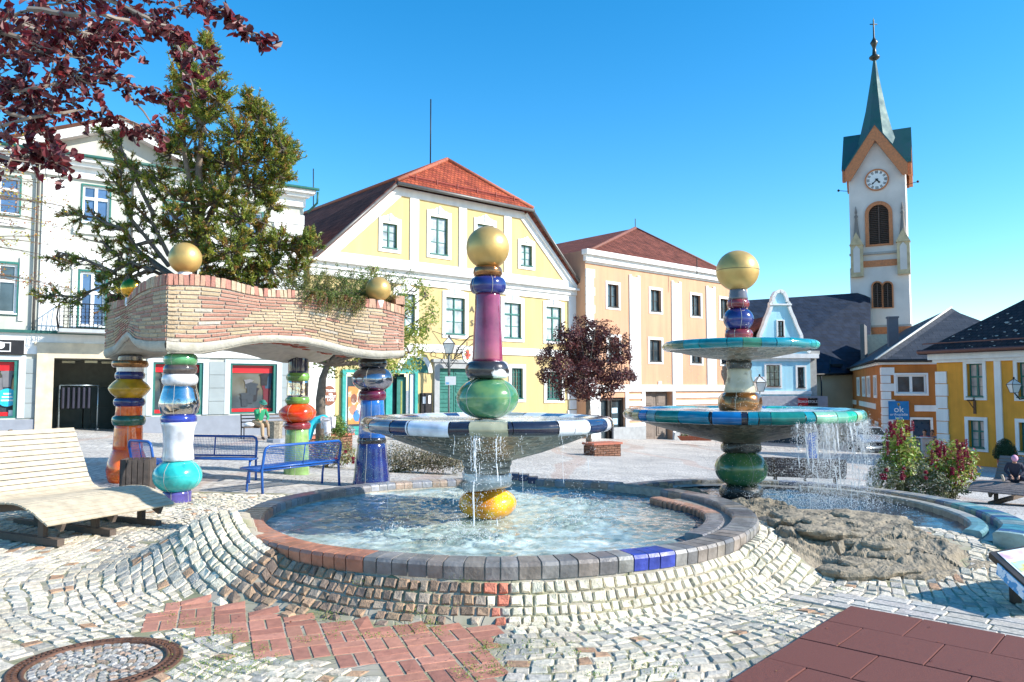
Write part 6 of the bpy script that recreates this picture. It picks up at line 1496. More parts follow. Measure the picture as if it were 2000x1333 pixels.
splash = [(-.42, 7.1, 1.0), (-.2, 7.1, .6), (-1.15, 7.5, .8), (-.7, 9.3, .9), (.65, 7.95, .6), (.35, 7.7, .5), (.8, 9.2, .8), (-1.0, 8.7, .6), (.95, 8.3, .5), (.2, 9.6, .6), (-.55, 7.7, .4)]
for sx_, sy_, k_ in splash:
    for i in range(int(230*k_)):
        a = rnd.random()*2*pi; r_ = abs(rnd.gauss(0, .13*sqrt(k_))); h_ = abs(rnd.gauss(0, .055))*math.exp(-(r_/.15)**2)*1.6
        drop(mb, (sx_+cos(a)*r_*1.5, sy_+sin(a)*r_, .31+h_), rnd.uniform(.002, .006), rnd.uniform(.8, 1.6))
o = mb.build('falling_water', wd_); tag(o, 'thin streams and splashes falling from the black and white basin', 'water', kind='stuff')
mb = MB()
for px in (1487, 1506, 1512, 1522, 1535, 1540, 1547, 1556, 1563, 1585, 1594, 1598, 1606, 1613, 1619, 1628, 1636, 1641, 1650, 1660, 1668, 1676):
    for q in range(2):
        a = -pi+math.acos(max(-1, min(1, (1460-px-rnd.uniform(-3, 3))/226)))*(1 if q == 0 else 1); 
        if q: a = -a*.6 if px > 1560 else a
        x, y = f2[0]+1.6*cos(a), f2[1]+1.6*sin(a); strand(mb, (x, y, 1.25), (.13*cos(a), .13*sin(a)), .05, rnd.uniform(.004, .011), 20, rnd.uniform(.7, 1.2))
for k in range(3600):
    x = f2[0]+rnd.uniform(.15, 1.68); y = f2[1]+rnd.gauss(-.1, .6); z = 1.2*rnd.random()**1.6+.17
    drop(mb, (x, y, z), rnd.uniform(.0025, .006), rnd.uniform(1, 1.8))
for k in range(1500):
    a = rnd.random()*2*pi; R_ = .32+abs(rnd.gauss(0, .13)); drop(mb, (f2[0]+R_*cos(a), f2[1]+R_*sin(a), rnd.uniform(.1, 1.25)), rnd.uniform(.002, .005), 1.4)
for k in range(1100):
    a = rnd.random()*2*pi; R_ = 1.0*rnd.random()**.5; drop(mb, (f2[0]+R_*cos(a), f2[1]+R_*sin(a), 1.38+(2.2-1.38)*rnd.random()**1.2), rnd.uniform(.002, .0045), 1.5)
for k in range(1800):
    drop(mb, (f2[0]+rnd.uniform(-.1, 1.8), f2[1]+rnd.gauss(-.3, .5), .18+abs(rnd.gauss(0, .06))), rnd.uniform(.003, .007), 1)
o = mb.build('falling_water', wd_); tag(o, 'curtain of white droplets falling from the teal basin of the taller fountain', 'water', kind='stuff')
# ================================================================ PAVILION
Nc = Vector((-4.85, 10.75)); Rc = Vector((-1.89, 13.4)); Lc = Vector((-7.0, 13.2)); Bc = Rc+Lc-Nc
pil = {}
def pz(px, y, d): return zat(px, y, d)
pav = empty('pavilion', (-4.4, 13.2, 0), 'undulating brick roofed pavilion on four colourful ceramic columns', 'pavilion')
def pillar(spec, px, d, gold_ball=None):
    c = ((px-1000)/F*d, d); K = d/F; q = sum((s[2]+s[1])/2 for s in spec)/len(spec)
    c = (ray(px, 800).x*d, d)
    pm = MB(); zb_ = pz(px, spec[-1][2], d); zt_ = pz(px, spec[0][1], d)+.3; pm.lathe([(.08, zb_), (.08, zt_), (.001, zt_)], (c[0], c[1], 0), 12); pr = pm.build('pillar', mat('pillar_core', (.2, .19, .18), .8), pav)
    for i, s in enumerate(spec):
        kind, y1, y0, r, m_ = s[:5]; r2 = s[5]*K if len(s) > 5 and s[5] else None
        rr = [(a*K, b) for a, b in r] if kind == 'profile' else r*K
        zz0 = pz(px, y0, d)-(.012 if i < len(spec)-1 else .05); seg(pr, {'ring': 'ring', 'ball': 'ball', 'bicone': 'ball', 'profile': 'bulb', 'shaft': 'shaft'}[kind], kind, c, pz(px, y1, d), zz0, rr, m_, r2=r2, seams=(4 if kind in ('ball', 'shaft') else (3 if rnd.random() < .4 else 0)))
    return c
pillar([('shaft', 680, 694, 24, greyg), ('ring', 692, 713, 31, midgreen), ('ring', 712, 731, 31, glaze('umber_glaze', (.09, .07, .06))), ('ring', 731, 752, 33, whiteg),
        ('profile', 751, 811, [(.05, 0), (27, 0), (33, .1), (37.5, .3), (38, .42), (35.5, .6), (31, .85), (29, 1), (.05, 1)], chrome), ('ring', 810, 825, 33, cobalt),
        ('profile', 824, 898, [(.05, 0), (27, 0), (30, .03), (29, .12), (27, .4), (28, .7), (31, .9), (33, .97), (31, 1), (.05, 1)], whiteg), ('ball', 896, 961, 45, tealg), ('shaft', 959, 989, 26, glaze('violet_blue_glaze', (.1, .08, .3)), 27)], 350, 11.15)
pillar([('shaft', 695, 706, 22, greyg), ('ring', 704.6, 717, 33, bronze), ('shaft', 716, 727, 24, whiteg), ('ring', 726, 740, 27.5, navy), ('bicone', 739, 778, 38, ochre), ('ring', 777, 792.5, 28.5, navy), ('shaft', 792, 812, 23.5, orangeg), ('ring', 811, 830.5, 30, dgreen),
        ('shaft', 830, 876, 24.5, orangeg, 27), ('profile', 875, 944, [(.05, 0), (30, 0), (36, .2), (38, .4), (35, .65), (29, .88), (26, 1), (.05, 1)], orangeg), ('ring', 942, 954, 42, glaze('charcoal_glaze', (.04, .04, .05)))], 252, 13.1)
pillar([('shaft', 695, 729, 19, glaze('black_blue_glaze', (.02, .02, .05))), ('ring', 728, 745, 22.5, moss), ('shaft', 744, 776, 20.5, chrome), ('ring', 775, 789, 23.5, moss), ('ball', 787, 826, 35, glaze('bright_orange_glaze', (.75, .11, .01), (.62, .03, .005))), ('ring', 825, 838, 26, redg), ('shaft', 837, 930, 21.5, lime, 25)], 581, 15.2)
pillar([('shaft', 690, 703, 22, greyg), ('ring', 701, 718, 28, blackg), ('ball', 716, 764, 40, dchrome), ('ring', 762, 782, 26.5, glaze('wine_glaze', (.1, .01, .03))), ('shaft', 781, 855, 22, blueg, 26), ('ring', 853, 867, 28, blackg), ('shaft', 865, 942, 27, glaze('deep_navy_glaze', (.015, .025, .13)), 36)], 727, 13.5)
# slab perimeter: N->R->B->L->N
corners = [Nc, Rc, Bc, Lc]
def persp_px(p): 
    v = Vector(p)-Vector((0, 0, CAMZ)); yc = (-v.y*sin(PITCH)+v.z*cos(PITCH)); f_ = v.y*cos(PITCH)+v.z*sin(PITCH); return 1000+F*v.x/f_, 666.5-F*yc/f_
def side_tab(A, B, tab, m=41):
    # tab: list (px, ytop, ybot) -> z by parameter along the side
    T = []
    for px, yt, yb in tab:
        best = min([k/200 for k in range(201)], key=lambda t: abs(persp_px((*(A+(B-A)*t), 2.7))[0]-px)); d = (A+(B-A)*best).y
        T.append((best, zat(px, yt, d) if yt else None, zat(px, yb, d)))
    return sorted(T)
tNR = side_tab(Nc, Rc, [(323, 540, 687), (345, 540, 690), (391, 541.6, 691), (438.6, 549.5, 683), (478, 561.5, 674), (510, 568.6, 670), (538, 570, 669), (597, 572, 672), (637, 577, 680), (677, 585, 692), (717, 588, 700), (745, 591, 701.5), (788, 604, 698)])
tNL = side_tab(Nc, Lc, [(323, 540, 687), (299, 547, 687), (280, 562, 680), (265, 576, 665), (250, 583, 659), (236, 588, 668), (222, 593, 690), (208, 595, 700)])
def tl(T, t, k):
    for a, b in zip(T, T[1:]):
        if a[0] <= t <= b[0]+1e-9: u = (t-a[0])/(b[0]-a[0]+1e-9); return a[k]+(b[k]-a[k])*u
    return T[-1][k] if t > T[-1][0] else T[0][k]
sides = []
for A, B, T, rev in ((Nc, Rc, tNR, False), (Rc, Bc, tNL, False), (Bc, Lc, tNR, True), (Lc, Nc, tNL, True)): sides.append((A, B, T, rev))
def SP(si, t, v, out=0):
    """point on side si at 0..1 and height fraction v"""
    A, B, T, rev = sides[si]; u = 1-t if rev else t
    zt_ = tl(T, u, 1); zb__ = tl(T, u, 2); d = (B-A); L = d.length; nrm = Vector((d.y, -d.x))/L
    # counterclockwise? make outward
    mid_ = (Nc+Bc)/2; 
    if ((A+B)/2-mid_).dot(nrm) < 0: nrm = -nrm
    w_ = .05*sin(t*pi*2.3+si)*sin(pi*t)*(1 if si % 2 == 0 else 1.6)+.02*noise.noise(Vector((t*6, v*3, si)))
    r_ = .0
    if t < .02 or t > .98: r_ = -.02
    bul = .04*sin(pi*v)
    p = A+d*t+nrm*(w_+out+r_+bul*0.5); return Vector((p.x, p.y, zb__+(zt_-zb__)*v)), nrm
def smooth_tab(T):
    return T
lens = [(s[1]-s[0]).length for s in sides]
mb = MB(); nn = 60; nv = 10
for si in range(4):
    V = []; 
    for i in range(nn+1):
        for j in range(nv+1): V.append(SP(si, i/nn, j/nv)[0])
    mb.add(V, [(i*(nv+1)+j, (i+1)*(nv+1)+j, (i+1)*(nv+1)+j+1, i*(nv+1)+j+1) for i in range(nn) for j in range(nv)], None, True)
mort = mat('lime_mortar', (.42, .37, .3), .9, nscale=10, namt=.2, bump=.4)
slab = mb.build('roof_parapet', mort, pav)
mb = MB()
for si in range(4):
    L = lens[si]; rows = 13; vb_, vt_ = .135, .87
    for r_ in range(rows):
        v0 = vb_+(vt_-vb_)*r_/rows; v1 = vb_+(vt_-vb_)*(r_+1)/rows; t = -rnd.random()*.2/L
        while t < 1:
            bl = rnd.uniform(.22, .36)/L; t0, t1 = max(0, t), min(1, t+bl); t += bl
            if t1-t0 < .03/L: continue
            g_ = .009/L; gv = .0105
            tm = (t0+t1)/2; q = noise.noise(Vector((tm*L*.9+si*5, v0*2.2, 4)))+rnd.uniform(-.12, .12)
            edge = tm*L < .35 if si in (0,) else False
            red_ = (q > (-.12 if tm < .42 else .2)) or (si == 0 and tm > .9)
            if si == 0 and tm < .12: red_ = rnd.random() < .15
            if si in (3, 1): red_ = rnd.random() < .5
            col = vary((.42, .21, .145) if red_ else (.48, .35, .215), .12)
            if rnd.random() < .04: col = vary((.48, .42, .34), .08)
            P = []
            for (out) in (-.01, .016):
                for (tt_, vv) in ((t0+g_, v0+gv), (t1-g_, v0+gv), (t1-g_, v1-gv), (t0+g_, v1-gv)): P.append(SP(si, max(0, min(1, tt_)), vv, out+(rnd.uniform(-.002, .003) if out > 0 else 0))[0])
            mb.hexa(P, col)
brickm = mat('brick_parapet', (1, 1, 1), .85, attr=True, nscale=30, namt=.2, bump=.45, bscale=60)
mb.build('brickwork', brickm, slab)
mb = MB()
for si in range(4):
    L = lens[si]; t = 0
    while t < 1:
        bw = rnd.uniform(.062, .08)/L; g_ = .005/L; t0, t1 = t+g_, min(1, t+bw-g_); t += bw
        if t1 <= t0: continue
        col = vary(rnd.choice([(.4, .18, .13), (.46, .27, .18), (.5, .37, .24)]), .13); lean = rnd.uniform(-.15, .15)*.1/L; up_ = rnd.uniform(-.01, .012); P = []
        for vv, dz in ((.885, 0), (1.0, up_+.03)):
            for (tt_, out) in ((t0, .025), (t1, .025), (t1, -.16), (t0, -.16)): p_ = SP(si, max(0, min(1, tt_+(lean if vv > .9 else 0))), vv, out)[0]; p_.z += dz; P.append(p_)
        mb.hexa(P, col)
mb.build('soldier_course', brickm, slab)
# plaster soffit: rounded lower edge plus underside
plas = mat('rough_plaster', (.5, .46, .38), .9, nscale=4, namt=.22, bump=.5, bscale=25, col2=(.33, .3, .23), patch=(.5, .7))
mb = MB(); ctrP = (Nc+Bc)/2
cz = 2.5
def under(si, t, k):
    """k 0 outer edge .. 1 centre"""
    p, nrm = SP(si, t, 0); q = Vector((ctrP.x, ctrP.y)); e = sst(0, 1, k); x, y = p.x+(q.x-p.x)*k, p.y+(q.y-p.y)*k; z = p.z+(cz-p.z)*e; return Vector((x, y, z))
V = []; Fs = []; ks = [0, .01, .03, .06, .12, .2, .3, .4, .5, .6, .7, .8, .9, 1]
tot = 0
for si in range(4):
    o_ = len(V); edge = [(.14, .018), (.10, .03), (.05, .025), (.015, .005), (0, -.03)]; m_ = len(edge)+len(ks)-1
    for i in range(nn+1):
        t = i/nn
        for vv, out in edge: 
            p, nrm = SP(si, t, vv, out+.006); V.append(p)
        for k in ks[1:]: p = under(si, t, k); p.z += .012*noise.noise(Vector((p.x*3, p.y*3, 0))); V.append(p)
    Fs += [(o_+i*m_+j, o_+i*m_+j+1, o_+(i+1)*m_+j+1, o_+(i+1)*m_+j) for i in range(nn) for j in range(m_-1)]
mb.add(V, Fs, None, True); sf_ = mb.build('soffit', plas, pav)
mb = MB()
for k in range(120):
    si = 0; t = rnd.uniform(.25, .9); kk = rnd.uniform(.06, .75)
    if noise.noise(Vector((t*5, kk*6, 0))) < -.05: continue
    p = under(si, t, kk); a = rnd.choice([0.72, .72+pi/2])+rnd.uniform(-.15, .15); L_ = rnd.uniform(.06, .16); W__ = rnd.uniform(.03, .06)
    mb.box(p-Vector((0, 0, .012)), (L_, W__, .016), a, vary((.42, .1, .06), .15))
mb.build('tile_fragment_mosaic', mat('red_fragments', (1, 1, 1), .7, attr=True), sf_)
mb = MB(); V = []
for si in range(4):
    for i in range(20): p, nrm = SP(si, i/20, .86, -.1); V.append(p)
c_ = Vector((ctrP.x, ctrP.y, 3.0)); V.append(c_); mb.add(V, [(i, (i+1) % 80, 80) for i in range(80)]); mb.build('soil', mat('soil', (.07, .05, .03), .95, bump=.5), pav)
for (px, py, rpx, d, m_, lab) in ((362, 505, 31, 11.2, gold, 'large gold ball on the near corner of the brick pavilion roof'), (739, 565.5, 24.5, 13.12, gold, 'gold ball half hidden in shrubs at the right corner of the pavilion roof'), (258, 564, 21, 12.45, golds, 'shiny dark gold ball at the left corner of the pavilion roof')):
    c = at(px, py, d); K = d/F; mb = MB(); mb.sphere(c, rpx*K, 40, 28); o = mb.build('gold_ball', m_); tag(o, lab, 'ball', 'gold balls on the pavilion roof')
    mb = MB(); mb.lathe([(.09, c.z-rpx*K-.12), (.1, c.z-rpx*K+.02), (.05, c.z-rpx*K+.03)], (c.x, c.y, 0), 20); mb.build('neck', whiteg, o)
# ================================================================ LOUNGERS, BENCHES, BIN
slatw = mat('pale_weathered_wood', (.5, .42, .3), .75, nscale=9, namt=.18, bump=.35, bscale=40)
darkwd = mat('dark_weathered_wood', (.11, .08, .06), .8, nscale=12, namt=.3, bump=.3)
def lounger(E, l, Wd, width, label, slm, gzv, name='sun_lounger', back=True, profs=None):
    """E = far end of last slat (x,y); l unit direction from back to foot; Wd unit along slats away from E"""
    root = empty(name, (E[0], E[1], gzv), label, 'lounger')
    # profile (distance back from E along -l, height above ground)
    pr = profs or [(0, .24), (.12, .30), (.28, .37), (.45, .42), (.62, .43), (.8, .42), (1.0, .39), (1.2, .365), (1.38, .37), (1.5, .42), (1.58, .53), (1.66, .68), (1.74, .83), (1.83, 1.0), (1.92, 1.15)]
    P = [Vector((a, b)) for a, b in pr]; path = smooth_path([tuple(p) for p in P], 6); L = [0]
    for a, b in zip(path, path[1:]): L.append(L[-1]+(b-a).length)
    def pos(s_):
        for i in range(len(L)-1):
            if L[i] <= s_ <= L[i+1]: t = (s_-L[i])/(L[i+1]-L[i]); return path[i]+(path[i+1]-path[i])*t, (path[i+1]-path[i]).normalized()
        return path[-1], (path[-1]-path[-2]).normalized()
    E = Vector(E); l = Vector(l); Wd = Vector(Wd); mb = MB(); s_ = 0.0; sw = .072
    def w3(a, b, w_): p = E-l*a+Wd*w_; return Vector((p.x, p.y, gzv+b))
    ms = []
    while s_+sw < L[-1]:
        p, t = pos(s_+.003); q, _ = pos(s_+sw-.007); n_ = Vector((-t.y, t.x))*.011
        ov_ = rnd.uniform(-.006, .006)
        P8 = []
        for w_ in (ov_, width+ov_):
            P8.append([w3(*(p-n_), w_), w3(*(q-n_), w_), w3(*(q+n_), w_), w3(*(p+n_), w_)])
        mb.hexa([P8[0][0], P8[1][0], P8[1][1], P8[0][1], P8[0][3], P8[1][3], P8[1][2], P8[0][2]]); s_ += sw
    mb.build('slats', slm, root, bevel=.003)
    for f in (.12, .5, .88):
        mb = MB(); w_ = width*f; pts = path[::4]
        for a, b in zip(pts, pts[1:]):
            t = (b-a).normalized(); n_ = Vector((-t.y, t.x)); P8 = []
            for w2 in (w_-.022, w_+.022): P8.append([w3(*(a-n_*.1), w2), w3(*(b-n_*.1), w2), w3(*(b-n_*.012), w2), w3(*(a-n_*.012), w2)])
            mb.hexa([P8[0][0], P8[1][0], P8[1][1], P8[0][1], P8[0][3], P8[1][3], P8[1][2], P8[0][2]])
        mb.build('rail', darkwd, root)
        for a in (.35, 1.35):
            mb = MB(); c = w3(a, .17, w_); ang = atan2(l.y, l.x); mb.box(c, (.09, .05, .33), ang); mb.build('leg', darkwd, root)
        mb = MB(); a_, b_ = w3(.05, .035, w_), w3(1.75, .035, w_); mb.box((a_+b_)/2, ((a_-b_).length, .08, .07), atan2(l.y, l.x)); mb.build('skid', darkwd, root)
    return root
l1 = Vector((.91, -.42)).normalized(); w1 = Vector((-.42, -.91)).normalized()
lounger((-4.1, 9.46), l1, w1, 1.62, 'pale slatted wooden double lounger on the cobbles at the left edge', slatw, gz(-5, 9.2)-.0)
LOWP = [(0, .24), (.12, .30), (.28, .35), (.45, .38), (.7, .37), (1.0, .34), (1.3, .33), (1.45, .37), (1.56, .47), (1.66, .6), (1.75, .72), (1.82, .82)]
l2 = Vector((-.76, -.65)).normalized(); w2 = Vector((.65, -.76)).normalized()
g2 = base_z(8.6, 14.2); 
lounger((8.33, 14.2), l2, w2, 3.0, 'greyish wooden lounger carrying a child in a pink hat at the right edge', mat('grey_weathered_wood', (.2, .165, .15), .75, nscale=9, namt=.2, bump=.3), g2, profs=LOWP)
l3 = Vector((.35, .94)).normalized(); w3_ = Vector((.94, -.35)).normalized(); c3 = at(1592, 930, 16.5); 
lounger((c3.x-.55, 17.9), l3, w3_, 1.6, 'dark wooden lounger seen from behind beyond the falling water', mat('brown_weathered_wood', (.12, .1, .1), .75, nscale=9, namt=.2), base_z(c3.x, 17), profs=LOWP)
bluep = mat('blue_powder_coat', (.01, .09, .36), .35, namt=.06, coat=.3)
def mesh_bench(A, B, face, label, h=.78):
    """A,B ends (x,y) of the back; face = unit vector towards the seat side"""
    A = Vector(A); B = Vector(B); f = Vector(face); d = (B-A).normalized(); L_ = (B-A).length; g_ = min(gz(*A), gz(*B)); root = empty('mesh_bench', ((A.x+B.x)/2, (A.y+B.y)/2, g_), label, 'bench', 'blue metal benches under the pavilion')
    def p(t, o, z): q = A+d*t+f*o; return Vector((q.x, q.y, g_+z))
    mb = MB(); r_ = .022
    arc = [p(0, -.06, 0), p(0, -.03, .4), p(0, -.08, h-.1), p(.02, -.09, h-.03), p(.08, -.1, h), p(L_-.08, -.1, h), p(L_-.02, -.09, h-.03), p(L_, -.08, h-.1), p(L_, -.03, .4), p(L_, -.06, 0)]
    mb.tube(arc, r_, 8)
    mb.tube([p(0, -.035, .44), p(L_, -.035, .44)], .018, 8); mb.tube([p(L_/2, -.045, .44), p(L_/2, -.1, h)], .01, 6)
    mb.build('frame', bluep, root)
    mb = MB(); mb.tube([p(-.04, .0, .40), p(L_+.04, .0, .40)], .018, 8); mb.tube([p(-.04, .42, .42), p(L_+.04, .42, .42)], .02, 8)
    for t in (-.04, L_+.04): mb.tube([p(t, 0, .4), p(t, .42, .42)], .018, 8)
    mb.build('seat_frame', bluep, root)
    mb = MB()
    n = int(L_/.028)
    for k in range(n+1): t = L_*k/n; mb.tube([p(t, 0, .412), p(t, .2, .405), p(t, .42, .43)], .003, 4, caps=False)
    for k in range(12): o = .42*k/11; mb.tube([p(0, o, .412+.012*(o/.42)), p(L_, o, .412+.012*(o/.42))], .003, 4, caps=False)
    mb.build('seat', bluep, root)
    mb = MB()
    n = int(L_/.03)
    for k in range(1, n): t = L_*k/n; mb.tube([p(t, -.035, .45), p(t, -.1, h-.01)], .0028, 4, caps=False)
    for k in range(1, 11): z = .45+(h-.46)*k/11; o = -.035-.065*k/11; mb.tube([p(.02, o, z), p(L_-.02, o, z)], .0028, 4, caps=False)
    mb.build('backrest_mesh', bluep, root)
    for t in (0.02, L_-.02):
        mb = MB(); mb.tube([p(t, 0, .4), p(t, .3, .38), p(t, .33, .2), p(t, .34, 0)], .02, 8); mb.build('leg', bluep, root)
dN = (Rc-Nc).normalized()
mesh_bench((-3.93, 12.1), (-3.05, 13.5), (-.85, .53), 'blue metal bench with wire mesh back nearest the fountain pool')
mesh_bench((-6.15, 14.0), (-4.56, 13.75), (.08, -1.0), 'blue metal mesh bench behind the white and turquoise column')
mesh_bench((-5.66, 12.3), (-6.2, 12.68), (.6, .8), 'short blue metal bench seen end on behind the slatted bin', .76)
bn = (-5.72, 11.85); root = empty('litter_bin', (*bn, 0), 'square bin of dark vertical wooden slats beside the turquoise ball column', 'bin')
mb = MB(); s_ = .2; ang = radians(12)
Rm = Matrix.Rotation(ang, 3, 'Z')
for k in range(4):
    R2 = Matrix.Rotation(k*pi/2+ang, 3, 'Z')
    for j in range(5): mb.box(Vector((*bn, .31))+R2 @ Vector((-.16+j*.08, s_, 0)), (.068, .022, .58), M=R2)
mb.build('slats', mat('bin_wood', (.09, .07, .06), .8, nscale=14, namt=.3, bump=.3), root)
mb = MB(); mb.box(Vector((*bn, .3)), (.34, .34, .5), ang); mb.build('liner', black, root)
# ================================================================ PLANTS
def leaf(mb, c, nrm, L_, W_, col, roll=None, fold=.2, oval=False):
    n = Vector(nrm).normalized() if Vector(nrm).length > 0 else Vector((0, 0, 1)); a = n.orthogonal().normalized(); r_ = rnd.random()*2*pi; b = n.cross(a); u = a*cos(r_)+b*sin(r_); v = n.cross(u)
    c = Vector(c)
    if oval:
        k = n*fold*W_; mb.add([c-u*L_*.5, c-u*L_*.25+v*W_*.42+k, c+u*L_*.12+v*W_*.46+k, c+u*L_*.5-n*.1*L_, c+u*L_*.12-v*W_*.46+k, c-u*L_*.25-v*W_*.42+k], [(0, 1, 2, 3), (0, 3, 4, 5)], col); return
    mb.add([c-u*L_*.5, c-u*.12*L_+v*W_*.5+n*fold*W_, c+u*L_*.5, c-u*.12*L_-v*W_*.5+n*fold*W_], [(0, 1, 2), (0, 2, 3)] if fold else [(0, 1, 2, 3)], col)
lm = leafmat('foliage')
def rv(): 
    while True:
        v = Vector((rnd.uniform(-1, 1), rnd.uniform(-1, 1), rnd.uniform(-1, 1)))
        if .05 < v.length < 1: return v
KD = 5
def blobs(mb, bl, dens, L_, W_, cols, depth=None, shell=.5, updir=.4, gap=.0, seed=0.0):
    for (c, r) in bl:
        c = Vector(c); n = int(dens*r*r*r*4.2*KD)
        for _ in range(n):
            v = rv(); 
            if v.length < rnd.random()*shell: continue
            p = c+v*r
            if gap and noise.noise(p*gap+Vector((seed, 0, 0))) < -.05: continue
            k = rnd.choice(cols); d = v.normalized()+Vector((0, 0, updir))+rv()*.8
            leaf(mb, p, d, L_*rnd.uniform(.6, 1.3), W_*rnd.uniform(.6, 1.3), vary(k, .25, .1))
# ---- conifer growing from the pavilion roof
cr_ = empty('conifer_tree', (-5.3, 13.0, 2.9), 'dark green conifer growing out of the planted roof of the brick pavilion', 'tree')
DC = 13.0
def cp(px, py, dd=0): return at(px, py, DC+dd)
barkm = mat('bark', (.16, .125, .095), .9, nscale=8, namt=.3, bump=.6)
trunkpts = [cp(372, 585), cp(378, 500, .1), (cp(392, 420, .1)), cp(388, 330), cp(398, 230), cp(402, 150, -.1), cp(404, 80, -.1)]
mb = MB(); mb.tube(trunkpts, [.09, .08, .07, .06, .045, .03, .01], 8)
mb.tube([cp(385, 480), cp(420, 400, .2), cp(470, 320, .3), cp(500, 240, .3), cp(490, 185, .3)], [.06, .05, .04, .025, .01], 7)
mb.tube([cp(385, 440), cp(360, 300, -.2), cp(355, 180, -.2), cp(357, 90, -.2)], [.05, .04, .025, .01], 7)
conb = MB()
cc_ = [(.2, .26, .035), (.3, .32, .04), (.1, .15, .03), (.38, .3, .05), (.22, .27, .045), (.3, .15, .04)]
def tuft_branch(A, B, n, sag=.05, tl_=.16, dens=1.0):
    """woody twig from A to B clothed with needle tufts, with side shoots"""
    A = Vector(A); B = Vector(B); L_ = (B-A).length; pts = [A+(B-A)*k/6+Vector((0, 0, -sag*sin(pi*k/6)))+rv()*.02*L_ for k in range(7)]
    mb.tube(pts, [.016*(1-k/8)+.003 for k in range(7)], 4, caps=False)
    for k in range(n):
        t = rnd.uniform(.15, 1.0); i = min(5, int(t*6)); p = pts[i]+(pts[i+1]-pts[i])*(t*6-i); d = ((B-A).normalized()+rv()*.9+Vector((0, 0, .25))).normalized(); sl_ = rnd.uniform(.5, 1.2)*tl_
        q = p+d*sl_; 
        m_ = int(9*dens)
        colb = rnd.choice(cc_)
        for j in range(m_):
            c = p+d*sl_*(j+.5)/m_; nd = (d*.6+rv()).normalized(); ll = rnd.uniform(.035, .06)
            s__ = nd.cross(rv()).normalized()*.008
            conb.add([c-s__, c+s__, c+nd*ll+s__*.5, c+nd*ll-s__*.5], [(0, 1, 2, 3)], vary(colb, .25, .1))
            nd2 = (d*.6+rv()).normalized(); s__ = nd2.cross(rv()).normalized()*.008; conb.add([c-s__, c+s__, c+nd2*ll+s__*.5, c+nd2*ll-s__*.5], [(0, 1, 2, 3)], vary(colb, .25, .1))
BL_ = [(357, 92, 11), (404, 90, 13), (356, 122, 18), (406, 122, 22), (382, 165, 30), (380, 205, 34), (352, 150, 24), (412, 150, 32), (345, 205, 28), (425, 195, 34), (395, 245, 42), (488, 205, 28), (505, 235, 36), (530, 262, 30), (465, 270, 44), (552, 290, 30), (515, 305, 46), (568, 318, 22), (440, 320, 55), (350, 260, 34), (385, 330, 52), (335, 300, 30), (545, 345, 34), (490, 365, 50), (420, 395, 52), (360, 395, 40), (310, 350, 24), (530, 400, 28), (470, 425, 42), (400, 455, 46), (345, 450, 30), (450, 485, 44), (505, 460, 30), (540, 480, 26), (575, 490, 22), (600, 475, 14), (400, 515, 40), (470, 530, 40), (530, 525, 36), (580, 530, 28), (430, 550, 30), (500, 555, 30)]
for (px, py, r_) in BL_:
    dd = rnd.uniform(-.6, .7); c = cp(px, py, dd); R_ = r_*DC/F
    # nearest trunk point lower down
    tp_ = min(trunkpts+[cp(470, 320, .3), cp(420, 400, .2), cp(360, 300, -.2)], key=lambda q: (q-(c-Vector((0, 0, .25)))).length)
    mb.tube([tp_, (tp_+c)/2+Vector((0, 0, .03)), c], [.022, .016, .008], 5, caps=False)
    if px < 300: dd = .4
    nb_ = max(14, int(r_*.62))
    for k in range(nb_):
        v = rv(); v.y *= 1.1; tuft_branch(c+v*R_*.15, c+v*R_*1.05+Vector((0, 0, .05)), 8, .02)
for chain in ([(300, 420), (255, 330), (232, 280), (205, 262)], [(330, 520), (290, 470), (250, 420), (236, 360), (238, 300)], [(335, 545), (270, 490), (245, 450), (180, 425), (125, 418)], [(340, 540), (285, 500), (220, 530), (160, 505), (112, 492)], [(340, 550), (280, 520), (210, 555), (150, 580), (90, 577)], [(330, 500), (300, 440), (262, 400), (215, 345)], [(300, 470), (262, 480), (228, 500), (195, 470)], [(310, 520), (250, 545), (225, 585), (218, 610)], [(470, 480), (520, 470), (570, 480), (612, 478)], [(345, 430), (312, 380), (290, 350), (262, 330)], [(300, 530), (262, 515), (240, 555), (255, 600)]):
    dd = rnd.uniform(-.1, .4); P = [cp(x, y, dd) for x, y in chain]; mb.tube(P, [.035*(1-k/len(P))+.006 for k in range(len(P))], 5)
    for a, b in zip(P, P[1:]):
        for k in range(6 if a is P[0] else 9):
            c = a+(b-a)*rnd.random(); v = rv()
            if a is P[0] and rnd.random() < .5: continue
            tuft_branch(c, c+v*.24+(b-a)*.35+Vector((0, 0, -.03)), 6, .02, .13)
mb.build('trunk', barkm, cr_); conb.build('crown', lm, cr_)
